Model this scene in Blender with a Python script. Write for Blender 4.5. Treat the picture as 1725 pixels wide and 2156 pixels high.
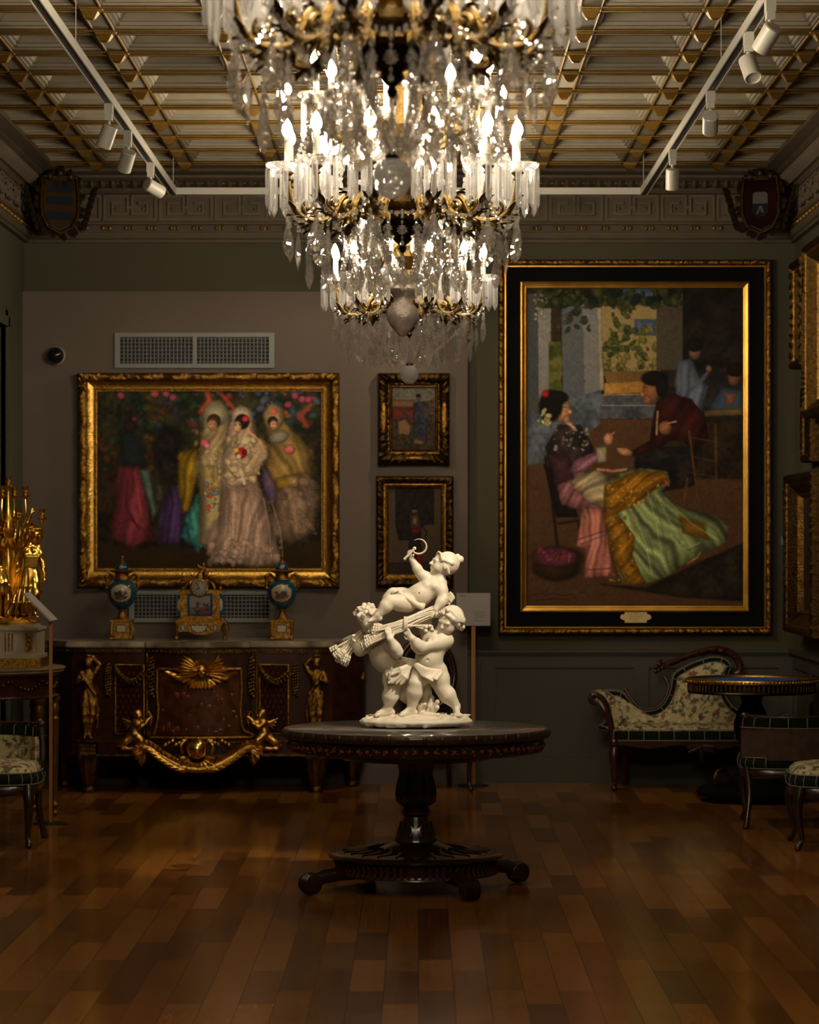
import bpy, math, random
import numpy as np
from mathutils import Vector, Matrix, Quaternion

for _o in list(bpy.data.objects):
    bpy.data.objects.remove(_o)
SC = bpy.context.scene
COL = SC.collection
random.seed(7)
PI = math.pi

# ------------------------------------------------------------------ camera, world, light, exposure
FPX, CX, CY, CAMZ = 6165.0, 882.0, 1141.0, 1.6      # focal length in pixels of the 1725x2156 frame, vanishing point, eye height
cam_d = bpy.data.cameras.new('camera')
cam = bpy.data.objects.new('camera', cam_d); COL.objects.link(cam)
cam.location = (0, 0, CAMZ); cam.rotation_euler = (PI / 2, 0, 0)
cam_d.sensor_fit = 'VERTICAL'; cam_d.sensor_height = 36.0; cam_d.sensor_width = 36.0
cam_d.lens = FPX / 2156 * 36
cam_d.shift_x = (862.5 - CX) / 2156
cam_d.shift_y = (CY - 1078) / 2156
cam_d.clip_start = .1; cam_d.clip_end = 100
cam_d.dof.use_dof = True; cam_d.dof.focus_distance = 13.3; cam_d.dof.aperture_fstop = 5.6
SC.camera = cam
W = bpy.data.worlds.new('world'); SC.world = W; W.use_nodes = True
W.node_tree.nodes['Background'].inputs[0].default_value = (.9, .8, .65, 1)
W.node_tree.nodes['Background'].inputs[1].default_value = 0.0
SC.view_settings.view_transform = 'Standard'; SC.view_settings.look = 'None'
SC.view_settings.gamma = 1; SC.view_settings.use_curve_mapping = False
SC.view_settings.exposure = 0.0
cy = SC.cycles
cy.max_bounces = 8; cy.diffuse_bounces = 3; cy.glossy_bounces = 4; cy.transmission_bounces = 7; cy.transparent_max_bounces = 24
cy.sample_clamp_indirect = 10.0; cy.caustics_reflective = False; cy.caustics_refractive = False
cy.use_denoising = True
BULB = 390.0                     # radiance of a chandelier bulb
BULB_COL = (1.0, .85, .63)
SPOT_COL = (1.0, .80, .55)
SPOTS = {}                       # name -> (lamp position, aim, watts, cone degrees, blend)


def spot_light(parent, loc, aim, watts, deg, blend=.5, r=.02, color=SPOT_COL):
    l = bpy.data.lights.new('spot_lamp', 'SPOT'); l.energy = watts; l.color = color
    l.spot_size = math.radians(deg); l.spot_blend = blend; l.shadow_soft_size = r
    o = bpy.data.objects.new('spot_lamp', l); COL.objects.link(o)
    o.location = loc
    o.rotation_euler = (Vector(aim) - Vector(loc)).to_track_quat('-Z', 'Y').to_euler()
    return o


def PX(px, d): return (px - CX) * d / FPX
def PZ(py, d): return CAMZ + (CY - py) * d / FPX


# ------------------------------------------------------------------ materials
MATS = {}


def mat(name, col, rough=.5, metal=0.0, col2=None, nscale=12, namt=.5, bump=0.0, bscale=60, emit=None, estr=0, coat=0, spec=None, detail=4, stretch=None):
    if name in MATS: return MATS[name]
    m = bpy.data.materials.new(name); m.use_nodes = True
    nt = m.node_tree; b = nt.nodes['Principled BSDF']
    b.inputs['Base Color'].default_value = (*col, 1); b.inputs['Roughness'].default_value = rough; b.inputs['Metallic'].default_value = metal
    if spec is not None: b.inputs['Specular IOR Level'].default_value = spec
    if coat: b.inputs['Coat Weight'].default_value = coat; b.inputs['Coat Roughness'].default_value = .12
    if emit: b.inputs['Emission Color'].default_value = (*emit, 1); b.inputs['Emission Strength'].default_value = estr
    tc = nt.nodes.new('ShaderNodeTexCoord')
    src = tc.outputs['Object']
    if stretch:
        mp = nt.nodes.new('ShaderNodeMapping'); mp.inputs['Scale'].default_value = stretch
        nt.links.new(src, mp.inputs[0]); src = mp.outputs[0]
    if col2 is not None:
        n = nt.nodes.new('ShaderNodeTexNoise'); n.inputs['Scale'].default_value = nscale; n.inputs['Detail'].default_value = detail
        r = nt.nodes.new('ShaderNodeValToRGB')
        r.color_ramp.elements[0].position = .5 - namt * .5; r.color_ramp.elements[1].position = .5 + namt * .5
        r.color_ramp.elements[0].color = (*col, 1); r.color_ramp.elements[1].color = (*col2, 1)
        nt.links.new(src, n.inputs['Vector']); nt.links.new(n.outputs[0], r.inputs[0]); nt.links.new(r.outputs[0], b.inputs['Base Color'])
    if bump:
        n2 = nt.nodes.new('ShaderNodeTexNoise'); n2.inputs['Scale'].default_value = bscale; n2.inputs['Detail'].default_value = 3
        bp = nt.nodes.new('ShaderNodeBump'); bp.inputs['Strength'].default_value = bump; bp.inputs['Distance'].default_value = .01
        nt.links.new(src, n2.inputs['Vector']); nt.links.new(n2.outputs[0], bp.inputs['Height']); nt.links.new(bp.outputs[0], b.inputs['Normal'])
    MATS[name] = m
    return m


def paint_mat(name, rough=.6):
    """Oil paint: the picture is in the mesh's colour attribute."""
    m = bpy.data.materials.new(name); m.use_nodes = True; nt = m.node_tree; b = nt.nodes['Principled BSDF']
    a = nt.nodes.new('ShaderNodeAttribute'); a.attribute_name = 'Paint'
    nt.links.new(a.outputs['Color'], b.inputs['Base Color']); b.inputs['Roughness'].default_value = rough
    b.inputs['Specular IOR Level'].default_value = .08
    return m


def floor_mat():
    m = bpy.data.materials.new('parquet'); m.use_nodes = True; nt = m.node_tree; b = nt.nodes['Principled BSDF']
    tc = nt.nodes.new('ShaderNodeTexCoord'); mp = nt.nodes.new('ShaderNodeMapping')
    mp.inputs['Rotation'].default_value = (0, 0, PI / 2)
    nt.links.new(tc.outputs['Object'], mp.inputs[0])
    br = nt.nodes.new('ShaderNodeTexBrick'); br.offset = .37; br.squash = 1
    for k, v in (('Color1', (.36, .14, .024, 1)), ('Color2', (.095, .031, .0055, 1)), ('Mortar', (.02, .008, .003, 1))): br.inputs[k].default_value = v
    for k, v in (('Scale', 1.0), ('Mortar Size', .0016), ('Mortar Smooth', .3), ('Bias', -.1), ('Brick Width', .78), ('Row Height', .125)): br.inputs[k].default_value = v
    nt.links.new(mp.outputs[0], br.inputs['Vector'])
    n = nt.nodes.new('ShaderNodeTexNoise'); n.inputs['Scale'].default_value = 3; n.inputs['Detail'].default_value = 6
    mp2 = nt.nodes.new('ShaderNodeMapping'); mp2.inputs['Scale'].default_value = (14, 1.2, 1)
    nt.links.new(tc.outputs['Object'], mp2.inputs[0]); nt.links.new(mp2.outputs[0], n.inputs['Vector'])
    mx = nt.nodes.new('ShaderNodeMix'); mx.data_type = 'RGBA'; mx.blend_type = 'MULTIPLY'; mx.inputs['Factor'].default_value = .25
    rp = nt.nodes.new('ShaderNodeValToRGB'); rp.color_ramp.elements[0].position = .3; rp.color_ramp.elements[1].position = .7
    rp.color_ramp.elements[0].color = (.6, .5, .4, 1); rp.color_ramp.elements[1].color = (1.25, 1.2, 1.1, 1)
    nt.links.new(n.outputs[0], rp.inputs[0])
    nt.links.new(br.outputs['Color'], mx.inputs['A']); nt.links.new(rp.outputs[0], mx.inputs['B']); nt.links.new(mx.outputs['Result'], b.inputs['Base Color'])
    b.inputs['Roughness'].default_value = .30; b.inputs['Specular IOR Level'].default_value = .22
    n3 = nt.nodes.new('ShaderNodeTexNoise'); n3.inputs['Scale'].default_value = 2.2
    r3 = nt.nodes.new('ShaderNodeMapRange'); r3.inputs['To Min'].default_value = .12; r3.inputs['To Max'].default_value = .21
    nt.links.new(tc.outputs['Object'], n3.inputs['Vector']); nt.links.new(n3.outputs[0], r3.inputs['Value']); nt.links.new(r3.outputs[0], b.inputs['Roughness'])
    bp = nt.nodes.new('ShaderNodeBump'); bp.inputs['Strength'].default_value = .25; bp.inputs['Distance'].default_value = .002
    nt.links.new(br.outputs['Fac'], bp.inputs['Height']); bp.invert = True
    nt.links.new(bp.outputs[0], b.inputs['Normal'])
    return m


def crystal_mat(name, clear=.50, haze=.055, tint=(1, .985, .965)):
    """Cut crystal: refraction, some straight-through light, and white scatter mixed in for the glow of the bulbs."""
    m = bpy.data.materials.new(name); m.use_nodes = True; nt = m.node_tree
    out = nt.nodes['Material Output']; nt.nodes.remove(nt.nodes['Principled BSDF'])
    g = nt.nodes.new('ShaderNodeBsdfGlass'); g.inputs['IOR'].default_value = 1.5; g.inputs['Roughness'].default_value = .02; g.inputs['Color'].default_value = (*tint, 1)
    t = nt.nodes.new('ShaderNodeBsdfTransparent'); t.inputs[0].default_value = (*tint, 1)
    l = nt.nodes.new('ShaderNodeBsdfTranslucent'); l.inputs[0].default_value = (.95, .95, .95, 1)
    df = nt.nodes.new('ShaderNodeBsdfDiffuse'); df.inputs[0].default_value = (.95, .95, .95, 1)
    ml = nt.nodes.new('ShaderNodeMixShader'); ml.inputs[0].default_value = .4; nt.links.new(l.outputs[0], ml.inputs[1]); nt.links.new(df.outputs[0], ml.inputs[2])
    mx = nt.nodes.new('ShaderNodeMixShader'); mx.inputs[0].default_value = clear
    nt.links.new(g.outputs[0], mx.inputs[1]); nt.links.new(t.outputs[0], mx.inputs[2])
    m2 = nt.nodes.new('ShaderNodeMixShader'); m2.inputs[0].default_value = haze  # haze: share of white scatter added to brighten the crystals like bulb glow
    nt.links.new(mx.outputs[0], m2.inputs[1]); nt.links.new(ml.outputs[0], m2.inputs[2]); nt.links.new(m2.outputs[0], out.inputs[0])
    return m


def fabric_mat():
    """Cream upholstery with printed sprays of rose and green flowers."""
    m = bpy.data.materials.new('floral_fabric'); m.use_nodes = True; nt = m.node_tree; b = nt.nodes['Principled BSDF']
    tc = nt.nodes.new('ShaderNodeTexCoord')
    def noise(s, d=3):
        n = nt.nodes.new('ShaderNodeTexNoise'); n.inputs['Scale'].default_value = s; n.inputs['Detail'].default_value = d
        nt.links.new(tc.outputs['Object'], n.inputs['Vector']); return n.outputs[0]
    def ramp(x, a, c, lo=0, hi=1):
        r = nt.nodes.new('ShaderNodeMapRange'); r.inputs['From Min'].default_value = a; r.inputs['From Max'].default_value = c
        r.inputs['To Min'].default_value = lo; r.inputs['To Max'].default_value = hi; nt.links.new(x, r.inputs['Value']); return r.outputs[0]
    def mix(f, a, c):
        x = nt.nodes.new('ShaderNodeMix'); x.data_type = 'RGBA'; nt.links.new(f, x.inputs['Factor'])
        for k, v in (('A', a), ('B', c)):
            if isinstance(v, tuple): x.inputs[k].default_value = (*v, 1)
            else: nt.links.new(v, x.inputs[k])
        return x.outputs['Result']
    c = mix(ramp(noise(24, 4), .47, .58), (.50, .41, .20), (.085, .085, .032))
    c = mix(ramp(noise(15, 2), .58, .64), c, (.24, .085, .06))
    c = mix(ramp(noise(45, 2), .56, .64), c, (.60, .52, .34))
    nt.links.new(c, b.inputs['Base Color']); b.inputs['Roughness'].default_value = .8
    return m


GOLD = mat('gilt_bronze', (.78, .47, .10), .30, 1.0, (.42, .22, .035), 26, .55, .35, 90)
GOLD_B = mat('bright_gilding', (.88, .58, .13), .22, 1.0, (.70, .40, .07), 9, .6)
GILT = mat('gilded_wood', (.50, .265, .045), .34, 1.0, (.10, .045, .009), 55, .45, .6, 130)
GILT_X = mat('old_gilding', (.085, .045, .012), .45, 1.0, (.025, .014, .005), 40, .5, .45, 100)
GILT_D = mat('dark_gilded_wood', (.21, .11, .025), .42, 1.0, (.045, .022, .007), 30, .5, .45, 100)
GILT_M = mat('burnished_gilding', (.66, .37, .06), .32, 1.0, (.40, .20, .03), 8, .6)
GOLD_DK = mat('dark_bronze', (.035, .026, .016), .35, 1.0)  # dark bronze of the finials, hooks and gallery band
BLACK = mat('ebonised_wood', (.0045, .0045, .0045), .75, 0, (.007, .007, .007), 6, .7, spec=.03)
MAHOG = mat('mahogany', (.055, .016, .008), .26, 0, (.028, .008, .004), 5, .6, coat=.4, stretch=(1, 1, 9))
WALNUT = mat('dark_walnut', (.036, .014, .007), .27, 0, (.018, .007, .004), 7, .6, coat=.4)
MARQ = mat('marquetry', (.055, .014, .004), .3, 0, (.022, .005, .002), 13, .35, coat=.2)
MARBLE = mat('veined_marble', (.50, .40, .27), .2, 0, (.12, .09, .06), 6, .3, detail=8)
MARBLE_W = mat('white_marble', (.50, .42, .28), .3, 0, (.30, .24, .15), 5, .6, detail=7)
STATUE = mat('statuary_marble', (0.74, 0.66, 0.52), .5, 0, (0.64, 0.55, 0.41), 9, .8, .06, 160)
SLATE = mat('slate_inlay_top', (.15, .135, .125), .10, 0, (.21, .19, .175), 7, .7)
WALL_G = mat('wall_paint_green_grey', (.062, .053, .028), .85, 0, (.056, .047, .025), 2.2, .7)
WALL_P = mat('wall_paint_taupe', (0.1258, 0.09384, 0.07344), .85, 0, (0.1156, 0.08568, 0.06664), 1.7, .7)
DADO = mat('wainscot_paint', (.049, .044, .028), .6, 0, (.045, .040, .026), 3, .7)
PLASTER = mat('painted_plaster', (.235, .200, .140), .75, 0, (.19, .16, .11), 8, .6)
PLASTER_P = mat('pink_plaster', (.125, .088, .056), .75, 0, (.105, .073, .046), 8, .6)
CORNICE = mat('cornice_paint', (0.09, 0.063, 0.0348), .7, 0, (0.066, 0.0468, 0.0258), 8, .6)
CEIL_GOLD = mat('ceiling_gilding', (.27, .150, .026), .45, .7, (.18, .095, .014), 14, .6)
WHITE = mat('white_enamel', (.34, .315, .265), .45)
WHITE_V = mat('vent_paint', (0.187, 0.187, 0.1705), .5)
DARKHOLE = mat('duct_darkness', (.012, .014, .014), .8)
VOID = mat('groove_black', (.012, .011, .010), .5)
CARD = mat('label_card', (.36, .32, .30), .7)
INK = mat('label_ink', (.16, .14, .14), .8)
POST = mat('oak_post', (.42, .17, .03), .45, 0, (.32, .125, .022), 18, .6, stretch=(1, 1, .1))
BLUE = mat('blue_enamel', (.015, .13, .62), .5, 0, (.02, .19, .78), 9, .6, spec=0)
VELVET = mat('black_green_velvet', (.007, .009, .006), .9, 0, (.013, .017, .010), 20, .6, spec=.1)
PIPING = mat('pale_piping', (.20, .19, .125), .7)
BACKCLOTH = mat('brown_damask', (.105, .055, .028), .8, 0, (.055, .028, .016), 22, .5)
PORC_BLUE = mat('turquoise_porcelain', (.006, .06, .11), .15, 0, (.008, .085, .15), 9, .6)
DOME = mat('black_dome', (.008, .008, .009), .1)
BULBM = mat('lit_bulb', (1, .9, .75), .3, emit=BULB_COL, estr=BULB)
LENS = mat('spot_lens', (1, .9, .8), .3, emit=(1, .85, .65), estr=30)
CANDLE = mat('candle_sleeve', (.80, .74, .62), .4)
CRYSTAL = crystal_mat('cut_crystal')
CRYSTAL_D = crystal_mat('crystal_dish', .42, .08)
CRYSTAL_P = crystal_mat('crystal_prism', .36, .21)
CRYSTAL_B = crystal_mat('crystal_globe', .25, .42)
CHGOLD = mat('chandelier_gilding', (.17, .108, .032), .42, 1.0, (.075, .046, .013), 40, .6, .4, 120)
SILVER = mat('silvered_glass', (.72, .62, .54), .28, .35, (.46, .39, .34), 40, .4, .5, 120)
FABRIC = fabric_mat()
FLOOR = floor_mat()


# ------------------------------------------------------------------ mesh kit
class MB:
    """Collects shapes; build() links them as ONE mesh object."""
    def __init__(s): s.v = []; s.f = []; s.m = []; s.n = 0
    def add(s, vs, fs, mi=0):
        o = s.n; vs = [tuple(p) for p in vs]; s.v += vs; s.n += len(vs)
        for f in fs: s.f.append(tuple(i + o for i in f)); s.m.append(mi)
        return s
    def box(s, x0, x1, y0, y1, z0, z1, mi=0, M=None):
        vs = [(x, y, z) for z in (z0, z1) for y in (y0, y1) for x in (x0, x1)]
        if M is not None: vs = [M @ Vector(p) for p in vs]
        return s.add(vs, [(0, 2, 3, 1), (4, 5, 7, 6), (0, 1, 5, 4), (2, 6, 7, 3), (0, 4, 6, 2), (1, 3, 7, 5)], mi)
    def lathe(s, prof, n=24, c=(0, 0, 0), mi=0, sx=1, sy=1, flute=0, nf=0, M=None, a0=0, a1=2 * PI):
        """prof: (radius, z) from bottom to top; flute = relative depth of nf flutes."""
        full = abs(a1 - a0 - 2 * PI) < 1e-6
        k = n if full else n + 1
        vs = []
        for r, z in prof:
            for i in range(k):
                a = a0 + (a1 - a0) * i / n
                rr = r * (1 - flute * (.5 + .5 * math.cos(nf * a))) if flute else r
                p = Vector((c[0] + rr * sx * math.cos(a), c[1] + rr * sy * math.sin(a), c[2] + z))
                vs.append(M @ p if M is not None else p)
        fs = []
        for j in range(len(prof) - 1):
            for i in range(n):
                i2 = (i + 1) % k if full else i + 1
                fs.append((j * k + i, j * k + i2, (j + 1) * k + i2, (j + 1) * k + i))
        if full:
            if prof[0][0] > 1e-5: fs.append(tuple(range(k - 1, -1, -1)))
            if prof[-1][0] > 1e-5: fs.append(tuple((len(prof) - 1) * k + i for i in range(k)))
        return s.add(vs, fs, mi)
    def tube(s, pts, rad, n=8, mi=0, cap=True, flat=1.0):
        pts = [Vector(p) for p in pts]
        if not isinstance(rad, (list, tuple)): rad = [rad] * len(pts)
        vs = []; prev = None
        for i, p in enumerate(pts):
            t = (pts[min(i + 1, len(pts) - 1)] - pts[max(i - 1, 0)])
            t = t.normalized() if t.length > 1e-9 else Vector((0, 0, 1))
            if prev is None:
                u = t.cross(Vector((0, 0, 1)) if abs(t.z) < .9 else Vector((1, 0, 0))).normalized()
            else:
                u = (prev - t * prev.dot(t)); u = u.normalized() if u.length > 1e-6 else t.orthogonal().normalized()
            prev = u; w = t.cross(u)
            for k in range(n):
                a = 2 * PI * k / n
                vs.append(p + (u * math.cos(a) + w * math.sin(a) * flat) * rad[i])
        fs = [(j * n + k, j * n + (k + 1) % n, (j + 1) * n + (k + 1) % n, (j + 1) * n + k) for j in range(len(pts) - 1) for k in range(n)]
        if cap: fs.append(tuple(range(n - 1, -1, -1))); fs.append(tuple((len(pts) - 1) * n + k for k in range(n)))
        return s.add(vs, fs, mi)
    def ell(s, c, r, n=12, m=8, mi=0, M=None):
        if not isinstance(r, (list, tuple)): r = (r, r, r)
        c = Vector(c); vs = []; R = M if M is not None else Matrix.Identity(3)
        vs.append(c + R @ Vector((0, 0, -r[2])))
        for j in range(1, m):
            ph = -PI / 2 + PI * j / m
            for i in range(n):
                a = 2 * PI * i / n
                vs.append(c + R @ Vector((r[0] * math.cos(ph) * math.cos(a), r[1] * math.cos(ph) * math.sin(a), r[2] * math.sin(ph))))
        vs.append(c + R @ Vector((0, 0, r[2])))
        fs = [(0, 1 + (i + 1) % n, 1 + i) for i in range(n)]
        for j in range(m - 2):
            for i in range(n):
                fs.append((1 + j * n + i, 1 + j * n + (i + 1) % n, 1 + (j + 1) * n + (i + 1) % n, 1 + (j + 1) * n + i))
        L = 1 + (m - 1) * n; b = 1 + (m - 2) * n
        fs += [(b + i, b + (i + 1) % n, L) for i in range(n)]
        return s.add(vs, fs, mi)
    def extrude(s, poly, z0, z1, mi=0, M=None, axis='z'):
        """poly of 2-D points extruded; axis z: (x, y); axis y: (x, z) from y=z0 to y=z1."""
        k = len(poly)
        if axis == 'z': vs = [Vector((x, y, z)) for z in (z0, z1) for x, y in poly]
        else: vs = [Vector((x, y, z)) for y in (z0, z1) for x, z in poly]
        if M is not None: vs = [M @ p for p in vs]
        fs = [tuple(range(k - 1, -1, -1)), tuple(range(k, 2 * k))] + [(i, (i + 1) % k, k + (i + 1) % k, k + i) for i in range(k)]
        return s.add(vs, fs, mi)
    def leaf(s, base, d, nrm, L, w, curl=.25, mi=0, ridge=.15, n=6, lob=0):
        """An acanthus-like leaf: lens outline, raised midrib, curling tip."""
        base = Vector(base); d = Vector(d).normalized(); nrm = Vector(nrm).normalized()
        nrm = (nrm - d * nrm.dot(d)).normalized(); sd = d.cross(nrm)
        vs = []
        for i in range(n + 1):
            t = i / n
            ww = w * math.sin(PI * (t * .86 + .12)) * (1 + lob * math.cos(t * 5 * 2 * PI))
            cpt = base + d * (L * t) + nrm * (curl * L * t * t)
            vs += [cpt - sd * ww * .5, cpt - sd * ww * .22 + nrm * ridge * w * .6, cpt + nrm * ridge * w * 1.1, cpt + sd * ww * .22 + nrm * ridge * w * .6, cpt + sd * ww * .5,
                   cpt - nrm * ridge * w * .5]
        fs = []
        for i in range(n):
            for k in range(6):
                a = i * 6 + k; b = i * 6 + (k + 1) % 6
                fs.append((a, b, b + 6, a + 6))
        fs.append((5, 4, 3, 2, 1, 0)); fs.append(tuple(n * 6 + k for k in range(6)))
        return s.add(vs, fs, mi)
    def build(s, name, mats, parent=None, smooth=True, angle=40, loc=None):
        me = bpy.data.meshes.new(name); me.from_pydata(s.v, [], s.f)
        if not isinstance(mats, (list, tuple)): mats = [mats]
        for m in mats: me.materials.append(m)
        if len(mats) > 1: me.polygons.foreach_set('material_index', s.m)
        me.validate()
        import bmesh
        bm = bmesh.new(); bm.from_mesh(me); bmesh.ops.recalc_face_normals(bm, faces=bm.faces); bm.to_mesh(me); bm.free()
        if smooth:
            me.shade_smooth()
            if angle < 180: me.set_sharp_from_angle(angle=math.radians(angle))
        return link(name, me, parent, loc)


def link(name, me, parent=None, loc=None):
    o = bpy.data.objects.new(name, me); COL.objects.link(o)
    if parent is not None: o.parent = parent
    if loc is not None: o.location = loc
    return o


def tag(o, label, cat, group=None, kind=None):
    if label: o['label'] = label
    if cat: o['category'] = cat
    if group: o['group'] = group
    if kind: o['kind'] = kind
    return o


def thing(name, label, cat, loc=(0, 0, 0), rz=0, group=None):
    o = bpy.data.objects.new(name, None); COL.objects.link(o); o.empty_display_size = .1
    o.location = loc; o.rotation_euler = (0, 0, rz)
    return tag(o, label, cat, group)


def struct(o): o['kind'] = 'structure'; return o


def dup(o, parent=None, loc=None, rot=None, label=None, group=None, first=True):
    """A copy of a thing or part with copies of its parts and sub-parts, sharing mesh data."""
    c = o.copy(); COL.objects.link(c); c.parent = parent
    if loc is not None: c.location = loc
    if rot is not None: c.rotation_euler = rot
    if first and label: c['label'] = label
    if first and group: c['group'] = group
    for ch in list(o.children): dup(ch, c, first=False)
    return c


# ------------------------------------------------------------------ signed-distance sculpting (figures, drapery)
class SDF:
    def __init__(s, lo, hi, vox):
        s.lo = np.array(lo, float); s.vox = vox
        s.shape = tuple(int(math.ceil((hi[i] - lo[i]) / vox)) + 1 for i in range(3))
        s.F = np.full(s.shape, .04, np.float32)
    def _win(s, lo, hi):
        i0 = np.maximum(0, np.floor((np.array(lo) - s.lo) / s.vox).astype(int)); i1 = np.minimum(s.shape, np.ceil((np.array(hi) - s.lo) / s.vox).astype(int) + 1)
        if np.any(i1 <= i0): return None, None
        ax = [s.lo[k] + s.vox * np.arange(i0[k], i1[k]) for k in range(3)]
        P = np.stack(np.meshgrid(*ax, indexing='ij'), -1)
        return tuple(slice(a, b) for a, b in zip(i0, i1)), P
    def _put(s, sl, d, k, op):
        a = s.F[sl]
        if op == 'u':
            h = np.maximum(k - np.abs(a - d), 0) / max(k, 1e-6); s.F[sl] = np.minimum(a, d) - h * h * k * .25
        else:
            d = -d; h = np.maximum(k - np.abs(a - d), 0) / max(k, 1e-6); s.F[sl] = np.maximum(a, d) + h * h * k * .25
    def cap(s, a, b, ra, rb=None, k=.012, op='u'):
        rb = ra if rb is None else rb
        a = np.array(a, float); b = np.array(b, float); m = max(ra, rb) + k + .012
        sl, P = s._win(np.minimum(a, b) - m, np.maximum(a, b) + m)
        if sl is None: return s
        ba = b - a; L = max(ba @ ba, 1e-12); h = np.clip(((P - a) @ ba) / L, 0, 1)
        d = np.linalg.norm(P - a - h[..., None] * ba, axis=-1) - (ra + (rb - ra) * h)
        s._put(sl, d, k, op); return s
    def chain(s, pts, rad, k=.012, op='u'):
        for i in range(len(pts) - 1): s.cap(pts[i], pts[i + 1], rad[i], rad[i + 1], k, op)
        return s
    def ell(s, c, r, k=.012, R=None, op='u'):
        c = np.array(c, float); r = np.array(r if hasattr(r, '__len__') else (r, r, r), float); m = r.max() + k + .012
        sl, P = s._win(c - m, c + m)
        if sl is None: return s
        q = P - c
        if R is not None: q = q @ np.array(R)           # columns of R are the ellipsoid's axes
        k0 = np.linalg.norm(q / r, axis=-1); k1 = np.linalg.norm(q / (r * r), axis=-1)
        d = k0 * (k0 - 1) / np.maximum(k1, 1e-9); d = np.where(k0 < 1e-4, -r.min(), d)
        s._put(sl, d, k, op); return s
    def mesh(s, name, m, parent=None, smooth_it=1, noise=0):
        F = s.F; nx, ny, nz = F.shape
        ins = F < 0
        c = np.zeros((nx - 1, ny - 1, nz - 1), np.int8)
        for dx in (0, 1):
            for dy in (0, 1):
                for dz in (0, 1): c += ins[dx:nx - 1 + dx, dy:ny - 1 + dy, dz:nz - 1 + dz]
        cells = np.argwhere((c > 0) & (c < 8))
        idx = -np.ones(c.shape, np.int64); idx[tuple(cells.T)] = np.arange(len(cells))
        acc = np.zeros((len(cells), 3)); cnt = np.zeros(len(cells))
        corners = [(dx, dy, dz) for dx in (0, 1) for dy in (0, 1) for dz in (0, 1)]
        val = {q: F[cells[:, 0] + q[0], cells[:, 1] + q[1], cells[:, 2] + q[2]].astype(float) for q in corners}
        for a in corners:
            for ax in range(3):
                if a[ax] == 0:
                    b = list(a); b[ax] = 1; b = tuple(b)
                    fa, fb = val[a], val[b]; x = (fa < 0) != (fb < 0)
                    t = np.where(x, fa / np.where(np.abs(fa - fb) < 1e-12, 1, fa - fb), 0)
                    p = np.array(a, float)[None, :].repeat(len(cells), 0); p[:, ax] += t
                    acc[x] += p[x]; cnt[x] += 1
        V = s.lo + (cells + acc / cnt[:, None]) * s.vox
        faces = []
        for ax in range(3):
            o1, o2 = [(1, 2), (2, 0), (0, 1)][ax]
            A = ins; sl0 = [slice(None)] * 3; sl1 = [slice(None)] * 3; sl0[ax] = slice(0, -1); sl1[ax] = slice(1, None)
            e = A[tuple(sl0)] != A[tuple(sl1)]
            pos = np.argwhere(e)
            ok = (pos[:, o1] > 0) & (pos[:, o2] > 0) & (pos[:, o1] < F.shape[o1] - 1) & (pos[:, o2] < F.shape[o2] - 1)
            pos = pos[ok]
            inside0 = A[tuple(pos.T)]
            def cid(d1, d2):
                q = pos.copy(); q[:, o1] -= d1; q[:, o2] -= d2; return idx[tuple(q.T)]
            quad = np.stack([cid(1, 1), cid(0, 1), cid(0, 0), cid(1, 0)], 1)
            quad[~inside0] = quad[~inside0][:, ::-1]
            faces.append(quad)
        Q = np.concatenate(faces); Q = Q[(Q >= 0).all(1)]
        for _ in range(smooth_it):
            E = np.concatenate([Q[:, [0, 1]], Q[:, [1, 2]], Q[:, [2, 3]], Q[:, [3, 0]]])
            S = np.zeros_like(V); n = np.zeros(len(V))
            for k in range(3):
                S[:, k] = np.bincount(E[:, 0], V[E[:, 1], k], len(V)) + np.bincount(E[:, 1], V[E[:, 0], k], len(V))
            n = np.bincount(E[:, 0], minlength=len(V)) + np.bincount(E[:, 1], minlength=len(V))
            V = V * .5 + .5 * S / np.maximum(n, 1)[:, None]
        me = bpy.data.meshes.new(name)
        me.vertices.add(len(V)); me.vertices.foreach_set('co', V.astype(np.float32).ravel())
        me.loops.add(len(Q) * 4); me.loops.foreach_set('vertex_index', Q.astype(np.int32).ravel())
        me.polygons.add(len(Q)); me.polygons.foreach_set('loop_start', np.arange(0, len(Q) * 4, 4, dtype=np.int32))
        me.update(calc_edges=True); me.validate(); me.shade_smooth(); me.materials.append(m)
        return link(name, me, parent)
# ------------------------------------------------------------------ the room
XL, XR, YB, YF, ZC = -2.62, 2.50, 19.45, -1.5, 4.05
mb = MB(); mb.box(XL - .2, XR + .2, YF - .2, YB + .2, -.1, 0); struct(mb.build('floor', FLOOR, smooth=False))
mb = MB(); mb.box(XL - .2, XR + .2, YB, YB + .2, 0, 4.4); struct(mb.build('wall_back', WALL_G, smooth=False))
mb = MB(); mb.box(XR, XR + .2, YF, YB, 0, 4.4); struct(mb.build('wall_right', WALL_G, smooth=False))
mb = MB(); mb.box(XL - .2, XR + .2, YF - .2, YF, 0, 4.4); struct(mb.build('wall_front', WALL_G, smooth=False))
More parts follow.
